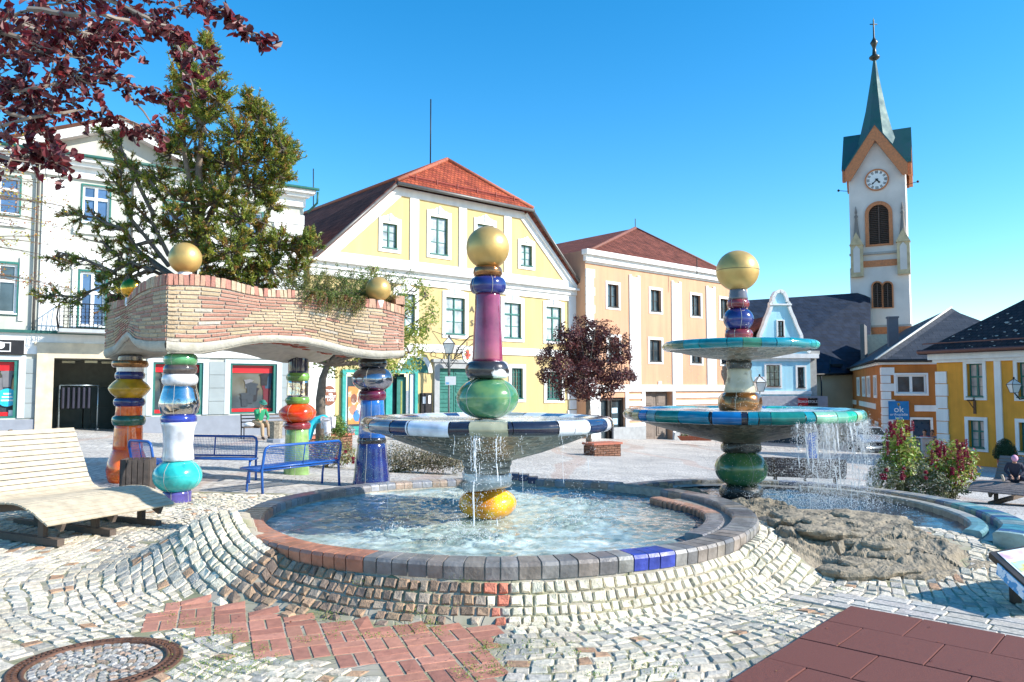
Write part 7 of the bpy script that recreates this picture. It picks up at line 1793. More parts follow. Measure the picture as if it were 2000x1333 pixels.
# ---- shrubs on the pavilion roof
mb = MB(); lv = MB()
sc1 = [(.14, .2, .04), (.2, .26, .06), (.08, .13, .03), (.28, .24, .06), (.25, .09, .04)]
for k in range(270):
    px0 = rnd.uniform(560, 752); y0_ = 585+(px0-590)*.09; d0 = rnd.uniform(12.7, 13.8) if px0 < 690 else rnd.uniform(13.35, 14.1); A = at(px0, y0_, d0)
    kind_ = rnd.random()
    if kind_ < .5: B = at(px0+rnd.uniform(-60, 60), y0_-rnd.uniform(15, 60), d0+rnd.uniform(-.4, .3)); M_ = (A+B)/2+Vector((0, 0, .15))
    elif kind_ < .82: # droop over the front
        px0 = rnd.uniform(600, 718); t_ = min([q/100 for q in range(101)], key=lambda t: abs(persp_px((*(Nc+(Rc-Nc)*t), 3))[0]-px0)); Af_, nf_ = SP(0, t_, 1.0, .06)
        A = Af_+Vector((-nf_.x*.4, -nf_.y*.4, .02)); B = Af_+Vector((nf_.x*.06-.25*rnd.random(), nf_.y*.06-.2*rnd.random(), -rnd.uniform(.02, .34))); M_ = Af_+Vector((nf_.x*.1, nf_.y*.1, .1))
    else: B = at(px0+rnd.uniform(-30, 80), y0_-rnd.uniform(40, 80), d0); M_ = (A+B)/2+Vector((.05, 0, .2))
    if rnd.random() < .08: B = B+Vector((0, 0, .18))
    pts = [A*(1-t)**2+M_*2*t*(1-t)+B*t*t for t in [i/8 for i in range(9)]]; mb.tube(pts, [.006*(1-i/10) for i in range(9)], 4, caps=False)
    colb = rnd.choice(sc1[:4]) if kind_ < .5 or kind_ > .82 else rnd.choice(sc1)
    for i in range(8):
        for j in range(13):
            p = pts[i]+(pts[i+1]-pts[i])*rnd.random(); leaf(lv, p+rv()*.04, rv()+Vector((0, 0, .5)), rnd.uniform(.02, .036), .015, vary(colb, .25, .1))
sh = empty('spreading_shrub', (-2.7, 13.3, 3.0), 'small leaved shrub spilling over the front of the pavilion roof', 'shrub'); mb.build('stems', barkm, sh); lv.build('foliage', lm, sh)
# ---- young deciduous tree behind the pavilion
def tree(name, label, base, tpts, bl, dens, L_, W_, cols, limbs=True, gap=0, r0=.1, shell=.4, group=None):
    root = empty(name, base, label, 'tree', group); mb = MB(); n = len(tpts); mb.tube(tpts, [r0*(1-.55*i/(n-1)) for i in range(n)], 9); top = tpts[-1]
    lv = MB()
    for (c, r_) in bl:
        c = Vector(c); st_ = top if c.z > top.z else tpts[-2]; m_ = (Vector(st_)+c)/2+Vector((0, 0, -.08)); mb.tube([st_, m_, c], [r0*.4, r0*.22, .01], 6, caps=False)
        for k in range(10): v = rv(); q = c+v*r_*.9; mb.tube([c, c+v*r_*.5+Vector((0, 0, .04)), q], [.012, .008, .003], 4, caps=False)
    blobs(lv, bl, dens, L_, W_, cols, shell=shell, gap=gap); mb.build('trunk', barkm, root); lv.build('crown', lm, root); return root
dT = 21; tb = at(628, 838, dT)
B1 = [(at(x, y, dT+rnd.uniform(-1, 1)), r_*dT/F) for x, y, r_ in ((650, 700, 42), (700, 705, 36), (750, 700, 45), (800, 690, 42), (830, 640, 32), (845, 610, 22), (790, 620, 45), (760, 660, 42), (810, 570, 24), (720, 560, 40), (770, 560, 28), (830, 580, 26), (690, 620, 50), (640, 640, 50), (740, 610, 45), (820, 550, 16), (730, 525, 14), (600, 690, 30))]
tree('young_tree', 'small tree with sparse yellow green leaves rising behind the pavilion before the yellow house', tb, [Vector((tb.x, tb.y, base_z(tb.x, tb.y))), at(626, 780, dT), at(630, 740, dT), at(640, 712, dT)], B1, 280, .09, .055, [(.3, .36, .05), (.4, .4, .08), (.17, .26, .05), (.24, .3, .05), (.45, .42, .12)], gap=2.2, r0=.16)
# stake beside the tree trunk is omitted; plum tree in the square
dP = 30; tb = at(1150, 860, dP); tb.z = base_z(tb.x, tb.y)
B2 = [(at(x, y, dP+rnd.uniform(-1, 1)), r_*dP/F) for x, y, r_ in ((1145, 640, 26), (1110, 660, 32), (1180, 655, 32), (1080, 690, 28), (1215, 690, 26), (1145, 690, 50), (1090, 725, 34), (1200, 730, 36), (1140, 745, 40), (1062, 735, 18), (1232, 735, 16), (1060, 700, 16), (1180, 765, 22), (1100, 765, 20), (1220, 665, 16), (1130, 622, 12), (1165, 628, 12))]
tree('plum_tree', 'round crowned dark purple plum tree before the yellow and peach houses', tb, [tb, at(1149, 800, dP), at(1148, 770, dP), at(1146, 740, dP)], B2, 430, .11, .06, [(.09, .02, .025), (.15, .04, .035), (.05, .015, .02), (.2, .08, .06), (.12, .05, .05)], gap=2.6, r0=.12)
# ---- plum tree overhanging at top left, close to the camera
pt_ = empty('plum_tree', (-4.9, 4.6, 0), 'dark red leaved plum tree overhanging the upper left corner', 'tree')
mb = MB(); lv = MB()
mb.tube([Vector((-4.9, 4.6, -.05)), Vector((-4.85, 4.6, 1.2)), Vector((-4.6, 4.5, 2.4)), at(-250, 120, 4.2)], [.13, .11, .09, .07], 9)
pc = [(.13, .012, .018), (.08, .01, .015), (.2, .02, .025), (.05, .012, .016), (.24, .08, .08)]
mb.tube([at(-250, 120, 4.2), at(-120, 300, 4.2), at(-30, 470, 4.1)], [.05, .03, .012], 6)
def spray(chain, d, n, spread, r0=.012, dens=1):
    P = [at(x, y, d+rnd.uniform(-.15, .15)) for x, y in chain]; pts = [Vector(p) for p in P]
    sm = []
    for i in range(len(pts)-1):
        for k in range(5): t = k/5; sm.append(pts[i].lerp(pts[i+1], t)+rv()*.012)
    sm.append(pts[-1]); m_ = len(sm); mb.tube(sm, [r0*(1-k/m_)+.0018 for k in range(m_)], 5, caps=False)
    for k in range(n):
        i = rnd.randrange(m_-1); p = sm[i].lerp(sm[i+1], rnd.random()); q = p+rv()*spread+Vector((.03, 0, -.03)); mb.tube([p, (p+q)/2+rv()*.01, q], [.003, .002, .0012], 4, caps=False)
        for j in range(rnd.randint(3, 6)): c = p.lerp(q, rnd.uniform(.3, 1.1)); leaf(lv, c+rv()*.025, rv()+Vector((.2, -.5, .2)), rnd.uniform(.034, .062), rnd.uniform(.022, .034), vary(rnd.choice(pc), .2, .1), fold=.25, oval=True)
for chain, n, sp_ in (([(-250, 120), (-60, 60), (60, 20), (180, -10), (330, -40)], 95, .2), ([(-250, 120), (-40, 120), (100, 90), (220, 60), (330, 20), (420, -10)], 105, .15), ([(-250, 120), (-30, 190), (90, 170), (200, 150), (300, 180), (370, 200)], 60, .09), ([(-200, 150), (-40, 260), (60, 230), (160, 215), (250, 235), (300, 262)], 62, .09), ([(-180, 200), (-40, 300), (20, 310), (70, 290), (110, 320)], 60, .12), ([(60, 20), (200, 30), (320, 50), (380, 90), (410, 130)], 34, .08), ([(200, -60), (330, -30), (430, 20), (480, 60), (520, 78)], 34, .05), ([(180, -10), (280, 30), (340, 70), (360, 130), (385, 190)], 26, .07), ([(-40, 190), (60, 240), (100, 280), (115, 345)], 20, .07), ([(100, 90), (180, 120), (230, 160), (290, 230), (320, 290)], 16, .06), ([(-60, 60), (40, 70), (120, 130), (180, 170)], 80, .16), ([(-60, 120), (20, 160), (60, 200), (110, 210)], 75, .16), ([(-60, 0), (80, 60), (160, 60), (240, 90)], 80, .18)):
    spray(chain, rnd.uniform(3.2, 4.3), n, sp_)
mb.build('branches', mat('grey_twig', (.25, .2, .16), .8, nscale=10), pt_); lv.build('crown', lm, pt_)
# ---- thin autumn twigs at the left edge
at_ = empty('autumn_tree', (-9.5, 9.8, base_z(-9.5, 9.8)), 'thin twigged autumn tree with sparse small yellow orange leaves at the left edge', 'tree')
mb = MB(); lv = MB(); tk = [Vector((-8.2, 9.4, 0)), Vector((-8.1, 9.4, 1.5)), at(-200, 480, 9.3), at(-190, 300, 9.3), at(-180, 200, 9.3)]
mb.tube(tk, [.09, .08, .06, .04, .02], 8)
for k in range(26):
    y0_ = rnd.uniform(240, 520); st = at(-190, y0_+30, 9.3); e = at(rnd.uniform(40, 165), y0_+rnd.uniform(-20, 60)*1.0, 9.3+rnd.uniform(-.8, .8)); m_ = (st+e)/2+Vector((0, 0, .25)); pts = [st*(1-t)**2+m_*2*t*(1-t)+e*t*t for t in [i/10 for i in range(11)]]
    mb.tube(pts, [.012*(1-i/11)+.002 for i in range(11)], 4, caps=False)
    for j in range(9):
        i = rnd.randint(3, 9); p = pts[i]; q = p+Vector((rnd.uniform(0, .4), rnd.uniform(-.1, .1), rnd.uniform(-.15, .15))); mb.tube([p, q], [.003, .0015], 3, caps=False)
        for l_ in range(6): leaf(lv, p.lerp(q, rnd.random())+rv()*.04, rv(), .03, .022, vary(rnd.choice([(.5, .4, .04), (.45, .18, .04), (.35, .12, .04), (.4, .35, .05)]), .2))
mb.build('branches', mat('brown_twig', (.22, .15, .1), .8), at_); lv.build('crown', lm, at_)
# ---- flower bed right
def leafy(name, label, blist, dens, L_, W_, cols, cat='shrub', group=None, stems=True, flowers=None):
    c0 = blist[0][0]; root = empty(name, (c0[0], c0[1], base_z(c0[0], c0[1])), label, cat, group); lv = MB(); blobs(lv, blist, dens, L_, W_, cols, shell=.7, updir=.7); lv.build('foliage', lm, root)
    mb = MB(); g_ = base_z(c0[0], c0[1])
    for (c, r_) in blist:
        for k in range(2): q = Vector(c)+rv()*r_*.6; mb.tube([Vector((c0[0]+rnd.uniform(-.1, .1), c0[1]+rnd.uniform(-.1, .1), g_)), (Vector(c)+Vector((c0[0], c0[1], g_)))/2, q], [.009, .007, .004], 4, caps=False)
    mb.build('stems', mat('green_stem', (.1, .1, .03), .6), root)
    if flowers:
        fb = MB()
        for (px, py, ln, dd) in flowers:
            p = at(px, py, dd); n_ = 9
            for k in range(n_):
                for j in range(16): leaf(fb, p+Vector((rnd.gauss(0, .014), rnd.gauss(0, .014), -ln*(k+rnd.random())/n_)), rv(), .024, .018, vary(rnd.choice([(.26, .01, .04), (.4, .03, .08), (.16, .01, .03)]), .2))
        fb.build('flower_tassels', lm, root)
    return root
dF = 15.2
def FB(L): return [(at(x, y, dF+rnd.uniform(-.25, .35)), r_*dF/F) for x, y, r_ in L]
gy = [(.26, .4, .05), (.4, .5, .08), (.14, .24, .03), (.45, .42, .12), (.3, .24, .07)]
leafy('amaranth_plant', 'tall amaranth with hanging crimson tassels and yellow green leaves before the parked car', FB([(1760, 905, 30), (1755, 840, 20), (1748, 860, 24), (1768, 870, 26), (1745, 890, 26), (1780, 895, 24), (1735, 915, 22), (1798, 912, 20), (1756, 826, 10)]), 1000, .085, .045, gy, 'plant', None, flowers=[(1732, 838, .36, dF-.3), (1733, 862, .26, dF-.3), (1753, 848, .22, dF-.35), (1782, 822, .2, dF-.3), (1770, 830, .15, dF-.3), (1748, 822, .15, dF-.3), (1760, 836, .18, dF-.4), (1739, 833, .12, dF-.3)]+[(rnd.uniform(1735, 1785), rnd.uniform(820, 860), .08, dF-.3) for _ in range(8)])
leafy('amaranth_plant', 'bushy amaranth with many crimson tassels beside the right lounger', FB([(1850, 910, 26), (1832, 880, 24), (1860, 885, 26), (1885, 895, 24), (1878, 915, 26), (1825, 905, 22), (1900, 918, 18), (1842, 930, 22), (1870, 935, 20), (1898, 938, 14)]), 900, .085, .045, gy+[(.3, .05, .05)], 'plant', None, flowers=[(rnd.uniform(1828, 1900), rnd.uniform(858, 885), rnd.uniform(.08, .2), dF-.35) for _ in range(14)]+[(1876, 880, .4, dF-.4), (1870, 888, .4, dF-.4), (1820, 880, .26, dF-.35), (1838, 862, .2, dF-.3), (1880, 890, .3, dF-.4)])
vg = [(.3, .32, .18), (.42, .42, .3), (.12, .18, .06), (.2, .24, .1), (.5, .5, .4)]
leafy('variegated_hedge', 'low variegated leafy ground shrub edged with magenta flowers below the amaranths', FB([(x, y, r_) for x, y, r_ in ((1712, 925, 16), (1730, 920, 18), (1750, 928, 18), (1770, 930, 18), (1790, 930, 18), (1810, 930, 18), (1830, 935, 16), (1845, 942, 10), (1700, 934, 10), (1740, 940, 10), (1780, 942, 10), (1815, 944, 8), (1725, 938, 9), (1760, 942, 9), (1710, 942, 10), (1735, 948, 12), (1765, 950, 12), (1795, 950, 12), (1825, 952, 12), (1850, 952, 10), (1870, 950, 10), (1720, 905, 12), (1740, 905, 12), (1780, 912, 14), (1800, 915, 14), (1715, 958, 12), (1740, 962, 12), (1765, 962, 14), (1790, 962, 14), (1815, 962, 14), (1840, 962, 14), (1865, 962, 12), (1885, 955, 12), (1700, 950, 10))]), 4200, .055, .036, vg, 'shrub', flowers=[(rnd.choice([1725, 1722, 1728, 1731, 1762, 1765, 1808, 1860]), rnd.uniform(912, 935), .05, dF-.45) for _ in range(26)])
# shrubs behind the benches and fountain
def at_g(px, d): x = (px-1000)/F*d; return Vector((x, d, base_z(x, d)))
leafy('round_shrub', 'rounded yellow green shrub with red flowers behind the front blue bench', [(at(640, 878, 17)+Vector((0, 0, 0)), .36), (at(668, 885, 17), .3), (at(615, 885, 17), .3), (at(645, 865, 17), .25), (at(685, 890, 17), .2)], 1500, .05, .03, [(.28, .32, .1), (.4, .38, .18), (.15, .2, .05), (.3, .12, .06)], flowers=[(x, y, .06, 16.6) for x, y in ((600, 885), (690, 893), (655, 895), (675, 880), (690, 900), (700, 896))])
leafy('dry_hedge', 'low brownish grey rounded hedge seen under the black and white basin', [(at(x, 890, 16.6), .3) for x in (770, 795, 820, 845, 870, 892)]+[(at(x, 905, 16.6), .25) for x in (765, 800, 830, 860, 895)], 1500, .045, .028, [(.2, .18, .1), (.3, .27, .18), (.12, .12, .06), (.36, .3, .2)])
br_mat = roofmat('planter_brick', (.55, .3, .2), (.48, .24, .16), 4, 13, .8, .3)
def brickbox(name, label, px0, px1, d0, d1, h):
    A = at_g(px0, d0); B = at_g(px1, d1); d = (B-A); d.z = 0; L_ = d.length; d.normalize(); n_ = Vector((d.y, -d.x, 0)); bk_ = -n_*.6
    z0 = min(A.z, B.z)-.1; P = [Vector((A.x, A.y, z0)), Vector((B.x, B.y, z0)), Vector((B.x, B.y, z0))+bk_, Vector((A.x, A.y, z0))+bk_]
    root = empty(name, A, label, 'planter'); T_ = [p+Vector((0, 0, h+.1)) for p in P]
    def q(a, b, c, e): return [a, b, c, e]
    roof('brick_wall', [[P[0], P[1], T_[1], T_[0]]], br_mat, root, .02); roof('brick_wall', [[P[1], P[2], T_[2], T_[1]]], br_mat, root, .02); roof('brick_wall', [[P[3], P[0], T_[0], T_[3]]], br_mat, root, .02)
    mb = MB(); mb.hexa([p+(n_*.05 if i < 2 else -n_*.03)-(d*.05 if i in (0, 3) else -d*.05)+Vector((0, 0, 0)) for i, p in enumerate(T_)]+[p+(n_*.05 if i < 2 else -n_*.03)-(d*.05 if i in (0, 3) else -d*.05)+Vector((0, 0, .07)) for i, p in enumerate(T_)]); mb.build('coping', mat('red_coping', (.4, .12, .07), .7), root); return root
brickbox('brick_planter', 'low red brick planter with shrubs near the pavilion and yellow shop', 600, 690, 21.5, 23.5, .45)
brickbox('brick_planter', 'low red brick planter right of the black and white basin', 1160, 1211, 26, 26.6, .42)
leafy('small_bush', 'leafy green bush in the planter before the yellow shop', [(at(655, 828, 22.8), .28), (at(668, 838, 22.8), .25), (at(645, 840, 22.8), .25)], 1800, .06, .04, [(.16, .26, .05), (.25, .36, .08), (.1, .16, .03)])
leafy('heather_plant', 'small white flowering plant at the right end of the brick planter', [(at(680, 838, 22.8), .12), (at(688, 841, 22.8), .1)], 6000, .04, .03, [(.7, .65, .68), (.5, .4, .48), (.15, .2, .1)], 'plant')
tub = empty('flower_trough', at_g(1355, 40), 'red flower trough against the peach house wall', 'planter'); g_ = at(1358, 856, 40); mb = MB(); mb.hexa([g_+Vector(v) for v in ((-.75, -.25, -.12), (.75, -.25, -.12), (.75, .15, -.12), (-.75, .15, -.12), (-.9, -.35, .1), (.9, -.35, .1), (.9, .25, .1), (-.9, .25, .1))]); mb.build('trough', mat('terracotta', (.36, .1, .05), .8), tub)
lv = MB(); blobs(lv, [(g_+Vector((x, -.05, .18)), .22) for x in (-.6, -.3, 0, .3, .6)], 1600, .06, .05, [(.15, .25, .05), (.5, .05, .06), (.1, .16, .04), (.6, .5, .4)]); lv.build('flowers', lm, tub)
cb = at(1963, 872, 27); 
lv = MB(); blobs(lv, [(cb+Vector((0, 0, -.05)), .3), (cb+Vector((.12, 0, -.2)), .28), (cb+Vector((-.15, 0, -.2)), .26), (cb+Vector((.22, 0, -.3)), .2), (cb+Vector((-.25, 0, -.3)), .18), (cb+Vector((0, 0, .15)), .15)], 3800, .05, .03, [(.04, .08, .02), (.06, .1, .03), (.02, .05, .015)]); root = empty('dwarf_conifer', (cb.x, cb.y, base_z(cb.x, cb.y)), 'small rounded dark green conifer in a pot against the amber house', 'shrub'); lv.build('foliage', lm, root); mb = MB(); gg = base_z(cb.x, cb.y); mb.lathe([(.2, gg), (.28, cb.z-.4), (.25, cb.z-.4), (.02, cb.z-.42)], (cb.x, cb.y, 0), 16); mb.build('pot', MATS['terracotta'], root)
# weeds in the joints
mb = MB(); wc = [(.18, .3, .04), (.3, .4, .08), (.12, .2, .03), (.4, .38, .12)]
def weed(x, y, n=10, s_=.05, h=.02):
    z = gz(x, y)
    for _ in range(n): leaf(mb, (x+rnd.gauss(0, s_), y+rnd.gauss(0, s_*.6), z+rnd.uniform(.006, h+.01)), rv()+Vector((0, -.4, .8)), rnd.uniform(.008, .02), .006, vary(rnd.choice(wc), .2))
for k in range(800):
    px = rnd.uniform(330, 1560) if k < 450 else rnd.uniform(350, 980); py = rnd.uniform(1180, 1330)
    if noise.noise(Vector((px*.006, py*.012, 2))) < .02: continue
    p = G(px, py)
    weed(p.x, p.y, rnd.randint(4, 16), .035)
for (px, py, n, s_, h) in ((640, 1212, 90, .05, .06), (700, 1195, 40, .03, .06), (665, 1222, 50, .05, .03), (825, 1215, 60, .05, .03), (600, 1255, 40, .04, .03), (650, 1245, 40, .04, .03), (840, 1222, 40, .04, .03), (340, 985, 90, .1, .05), (320, 990, 80, .1, .05), (200, 1020, 60, .15, .03), (1640, 1155, 30, .04, .02), (180, 1090, 30, .08, .02), (380, 985, 40, .08, .04), (470, 1040, 0, .1, .04)):
    p = G(px, py); weed(p.x, p.y, n, s_, h)
o = mb.build('weeds', lm); tag(o, 'green weeds and moss growing in the paving joints', 'weeds', kind='stuff')
mb = MB()
for k in range(90):
    px = rnd.uniform(20, 1980); py = rnd.uniform(1000, 1330); p = G(px, py)
    if hypot(p.x-C1.x, p.y-C1.y) < R1+.3: continue
    z = gz(p.x, p.y)+.02
    if inpoly(p.x, p.y, matP): z = .056
    leaf(mb, (p.x, p.y, z), Vector((0, 0, 1))+rv()*.3, rnd.uniform(.015, .035), .016, vary(rnd.choice([(.5, .3, .08), (.3, .1, .05), (.55, .45, .2), (.2, .05, .04)]), .2))
o = mb.build('fallen_leaves', lm); tag(o, 'small dry leaves scattered over the paving', 'leaves', kind='stuff')
# ================================================================ LAMPS, SIGNS
def lantern(name, c, s_, label, pole_to=None, m_=iron):
    root = empty(name, c, label, 'lamp'); mb = MB(); c = Vector(c)
    b = [c+Vector((x*.13*s_, y*.13*s_, 0)) for x, y in ((-1, -1), (1, -1), (1, 1), (-1, 1))]; t = [c+Vector((x*.24*s_, y*.24*s_, .42*s_)) for x, y in ((-1, -1), (1, -1), (1, 1), (-1, 1))]; ap_ = c+Vector((0, 0, .72*s_))
    for i in range(4): mb.tube([b[i], t[i]], .014*s_, 4); mb.tube([b[i], b[(i+1) % 4]], .014*s_, 4); mb.tube([t[i], t[(i+1) % 4]], .02*s_, 4); mb.tube([t[i], ap_], .014*s_, 4)
    mb.sphere(ap_+Vector((0, 0, .03*s_)), .05*s_, 8, 6); mb.build('cage', m_, root)
    mb = MB(); mb.hexa([p*.97+c*.03 for p in b]+[p*.97+c*.03 for p in t]); mb.add([p+Vector((0, 0, .01)) for p in t]+[ap_-Vector((0, 0, .02))], [(0, 1, 4), (1, 2, 4), (2, 3, 4), (3, 0, 4)]); mb.build('glass', mat('milk_glass', (.7, .7, .66), .15, namt=.05), root)
    return root
dl_ = 36; c = at(877, 691, dl_); r1 = lantern('street_lamp', c, 1.1, 'black lantern on a slim post before the green gate of the yellow house')
gp_ = base_z(c.x, c.y); mb = MB(); mb.tube([c, Vector((c.x, c.y, c.z-.5)), Vector((c.x, c.y, c.z-1.0))], [.05, .07, .06], 8); mb.tube([Vector((c.x, c.y, c.z-1.0)), Vector((c.x, c.y, gp_))], .045, 8); mb.lathe([(.16, gp_), (.12, gp_+.12), (.06, gp_+.3), (.05, gp_+.35)], (c.x, c.y, 0), 12)
mb.build('post', mat('post_grey', (.1, .11, .11), .5), r1)
for s_ in (-1, 1):
    mb = MB(); 
    for (rr, ox, oz) in ((.3, .55, -.1), (.14, .75, -.05)):
        mb.tube([Vector((c.x+s_*(ox+cos(t)*rr), c.y, c.z+oz+sin(t)*rr)) for t in [-.3+k*.42 for k in range(12)]], .014, 5)
    mb.tube([Vector((c.x, c.y, c.z-.7)), Vector((c.x+s_*.35, c.y, c.z-.25)), Vector((c.x+s_*.85, c.y, c.z-.1))], .016, 5); mb.build('scroll_arm', iron, r1)
c2 = at(880, 744, dl_-.15); mb = MB(); mb.box(c2, (.5, .02, .4)); sb = mb.build('info_board', whiteW); tag(sb, 'small white information board fixed on the lamp post', 'sign'); mb = MB(); mb.box(c2+Vector((-.14, -.012, -.12)), (.14, .006, .1)); mb.build('blue_print', mat('print_blue', (.2, .45, .7), .5), sb)
# wrought iron sign on the yellow house
q = Y.sz(912, 690); sg = empty('hanging_sign', Y.W(*q, .5), 'ornate black wrought iron wall arm with oval red and green emblem', 'sign')
mb = MB(); o_ = q[0]-.9
mb.tube([Y.W(o_, q[1]-.5, .02), Y.W(o_, q[1]+.2, .5), Y.W(o_+.3, q[1]+.75, 1.0), Y.W(o_+.6, q[1]+.85, 1.5), Y.W(o_+.75, q[1]+.6, 1.7), Y.W(o_+.6, q[1]+.4, 1.6)], .03, 6)
mb.tube([Y.W(o_-1.2, q[1]+1.0, .02), Y.W(o_, q[1]+.55, .6), Y.W(o_+.5, q[1]+.6, 1.4)], .015, 5); mb.tube([Y.W(o_-.3, q[1]-.6, .02), Y.W(o_+.2, q[1]+.2, .9), Y.W(o_+.45, q[1]+.5, 1.3)], .02, 5)
for k in range(3): mb.tube([Y.W(o_+.1+cos(t)*.16, q[1]-.1+k*.1+sin(t)*.16, .4) for t in [j*.5 for j in range(12)]], .018, 5)
mb.build('arm', iron, sg)
cS = at(912, 693, 36.5); Dv = Vector((Y.d.x, Y.d.y, 0)); nS = Vector((Y.n.x, Y.n.y, 0))
mb = MB(); mb.prism([cS+Dv*cos(t*pi/14)*.3+Vector((0, 0, sin(t*pi/14)*.38)) for t in range(28)], nS*.05); pl = mb.build('oval_plate', whiteW, sg)
mb = MB(); mb.tube([cS+nS*.025+Dv*cos(t*pi/14)*.31+Vector((0, 0, sin(t*pi/14)*.39)) for t in range(28)], .02, 5, closed=True); mb.tube([cS+Vector((0, 0, .4)), cS+Vector((0, 0, .62))], .02, 5); mb.build('plate_edge', iron, sg)
mb = MB(); em = [(-.1, .2), (.0, .27), (.1, .2), (.1, .05), (.19, .04), (.18, -.1), (.08, -.1), (.08, -.22), (-.02, -.25), (-.1, -.18), (-.08, -.06), (-.2, -.05), (-.19, .08), (-.09, .08)]
mb.prism([cS+nS*.052+Dv*x+Vector((0, 0, y)) for x, y in em], nS*.006); mb.build('red_emblem', mat('emblem_red', (.6, .08, .04), .5), pl)
mb = MB()
for x, y in ((-.15, .02), (-.02, -.24), (.02, .22)): mb.prism([cS+nS*.053+Dv*(x+cos(t)*.05)+Vector((0, 0, y+sin(t)*.05)) for t in [k*pi/3 for k in range(6)]], nS*.008)
mb.build('green_emblem', mat('emblem_green', (.08, .25, .05), .5), pl)
c = at(1484, 765, 46); lb = lantern('wall_lantern', c, 1.3, 'pale glass lantern on the wall of the blue house beside the fountain'); mb = MB(); mb.tube([c, c-Vector((0, 0, .45)), Vector((c.x, c.y+3.5, c.z-.6))], .03, 6); mb.build('bracket_arm', iron, lb)
cS = at(1484, 741, 46.5); mb = MB(); mb.box(cS, (.6, .04, .3)); o = mb.build('hanging_board', whiteW); tag(o, 'small red edged white board above the lantern on the blue house', 'sign'); mb = MB(); 
for k in range(5): mb.box(cS+Vector((-.24+.12*k, -.025, .08*(1 if k % 2 else -1))), (.09, .01, .07))
mb.build('red_marks', mat('mark_red', (.5, .08, .08), .5), o)
q = Af.sz(1998, 752); c = Af.W(q[0]+.12, q[1]-.3, .7); lb = lantern('wall_lantern', c, .75, 'white glass lantern on the amber house at the right edge'); mb = MB(); mb.tube([Af.W(q[0]+.12, q[1]-.3, .7), Af.W(q[0]+.12, q[1]-.55, .4), Af.W(q[0]+.12, q[1]-.5, .0)], .025, 6); mb.build('bracket_arm', iron, lb)
# information panel
ip = empty('information_board', (3.95, 5.95, gz(3.95, 5.95)), 'low slanted colourful information panel on a dark frame at the right edge', 'sign')
TLp = Vector((3.86, 6.2, .38)); dU = Vector((.86, .28, .06)).normalized(); dVp = Vector((-.02, -.5, -.16)).normalized(); dN_ = dU.cross(dVp).normalized()
if dN_.z < 0: dN_ = -dN_
def ipq(u0, u1, v0, v1, h0, h1, m_, nm, par=ip):
    mb = MB(); P = [TLp+dU*u+dVp*v+dN_*h for h in (h0, h1) for u, v in ((u0, v1), (u1, v1), (u1, v0), (u0, v0))]; mb.hexa(P); return mb.build(nm, m_, par)
ipq(-.06, .95, -.03, .56, -.05, -.002, darkW, 'frame')
pan = ipq(0, .9, 0, .52, 0, .004, mat('panel_print', (.75, .78, .74), .25, nscale=5, namt=.06), 'printed_panel')
ipq(0, .45, .02, .12, .0045, .006, mat('panel_pink', (.75, .5, .65), .3, nscale=9, namt=.2, col2=(.65, .72, .85)), 'print_band', pan)
ipq(.02, .32, .16, .3, .0045, .006, mat('panel_yellow', (.7, .6, .15), .3, nscale=12, namt=.2, col2=(.4, .65, .6)), 'print_band', pan)
ipq(.04, .3, .32, .48, .0045, .006, mat('panel_blue', (.25, .55, .7), .3, nscale=14, namt=.3, col2=(.1, .15, .12)), 'print_band', pan)
ipq(.5, .9, .02, .1, .0045, .006, mat('panel_lilac', (.55, .55, .8), .3, nscale=9, namt=.2), 'print_band', pan)
mb = MB(); P = [TLp+dU*(-.06)+dVp*v+Vector((0, 0, z))+dU*(-.02 if z < -.06 else -.004)*1.0 for v, z in ((.1, -.02), (.54, -.02), (.54, -.10), (.1, -.10))]; mb.prism(P, -dU*.012); st_ = mb.build('side_label', mat('label_blue', (.05, .35, .65), .3, nscale=10, namt=.1, col2=(.8, .85, .9), patch=(.5, .52)), ip)
for u, v in ((.1, .1), (.1, .45), (.8, .1), (.8, .45)):
    mb = MB(); p = TLp+dU*u+dVp*v; mb.box(Vector((p.x, p.y, (p.z-.03+gz(p.x, p.y)-.05)/2)), (.06, .06, p.z+.02-gz(p.x, p.y))); mb.build('leg', darkW, ip)
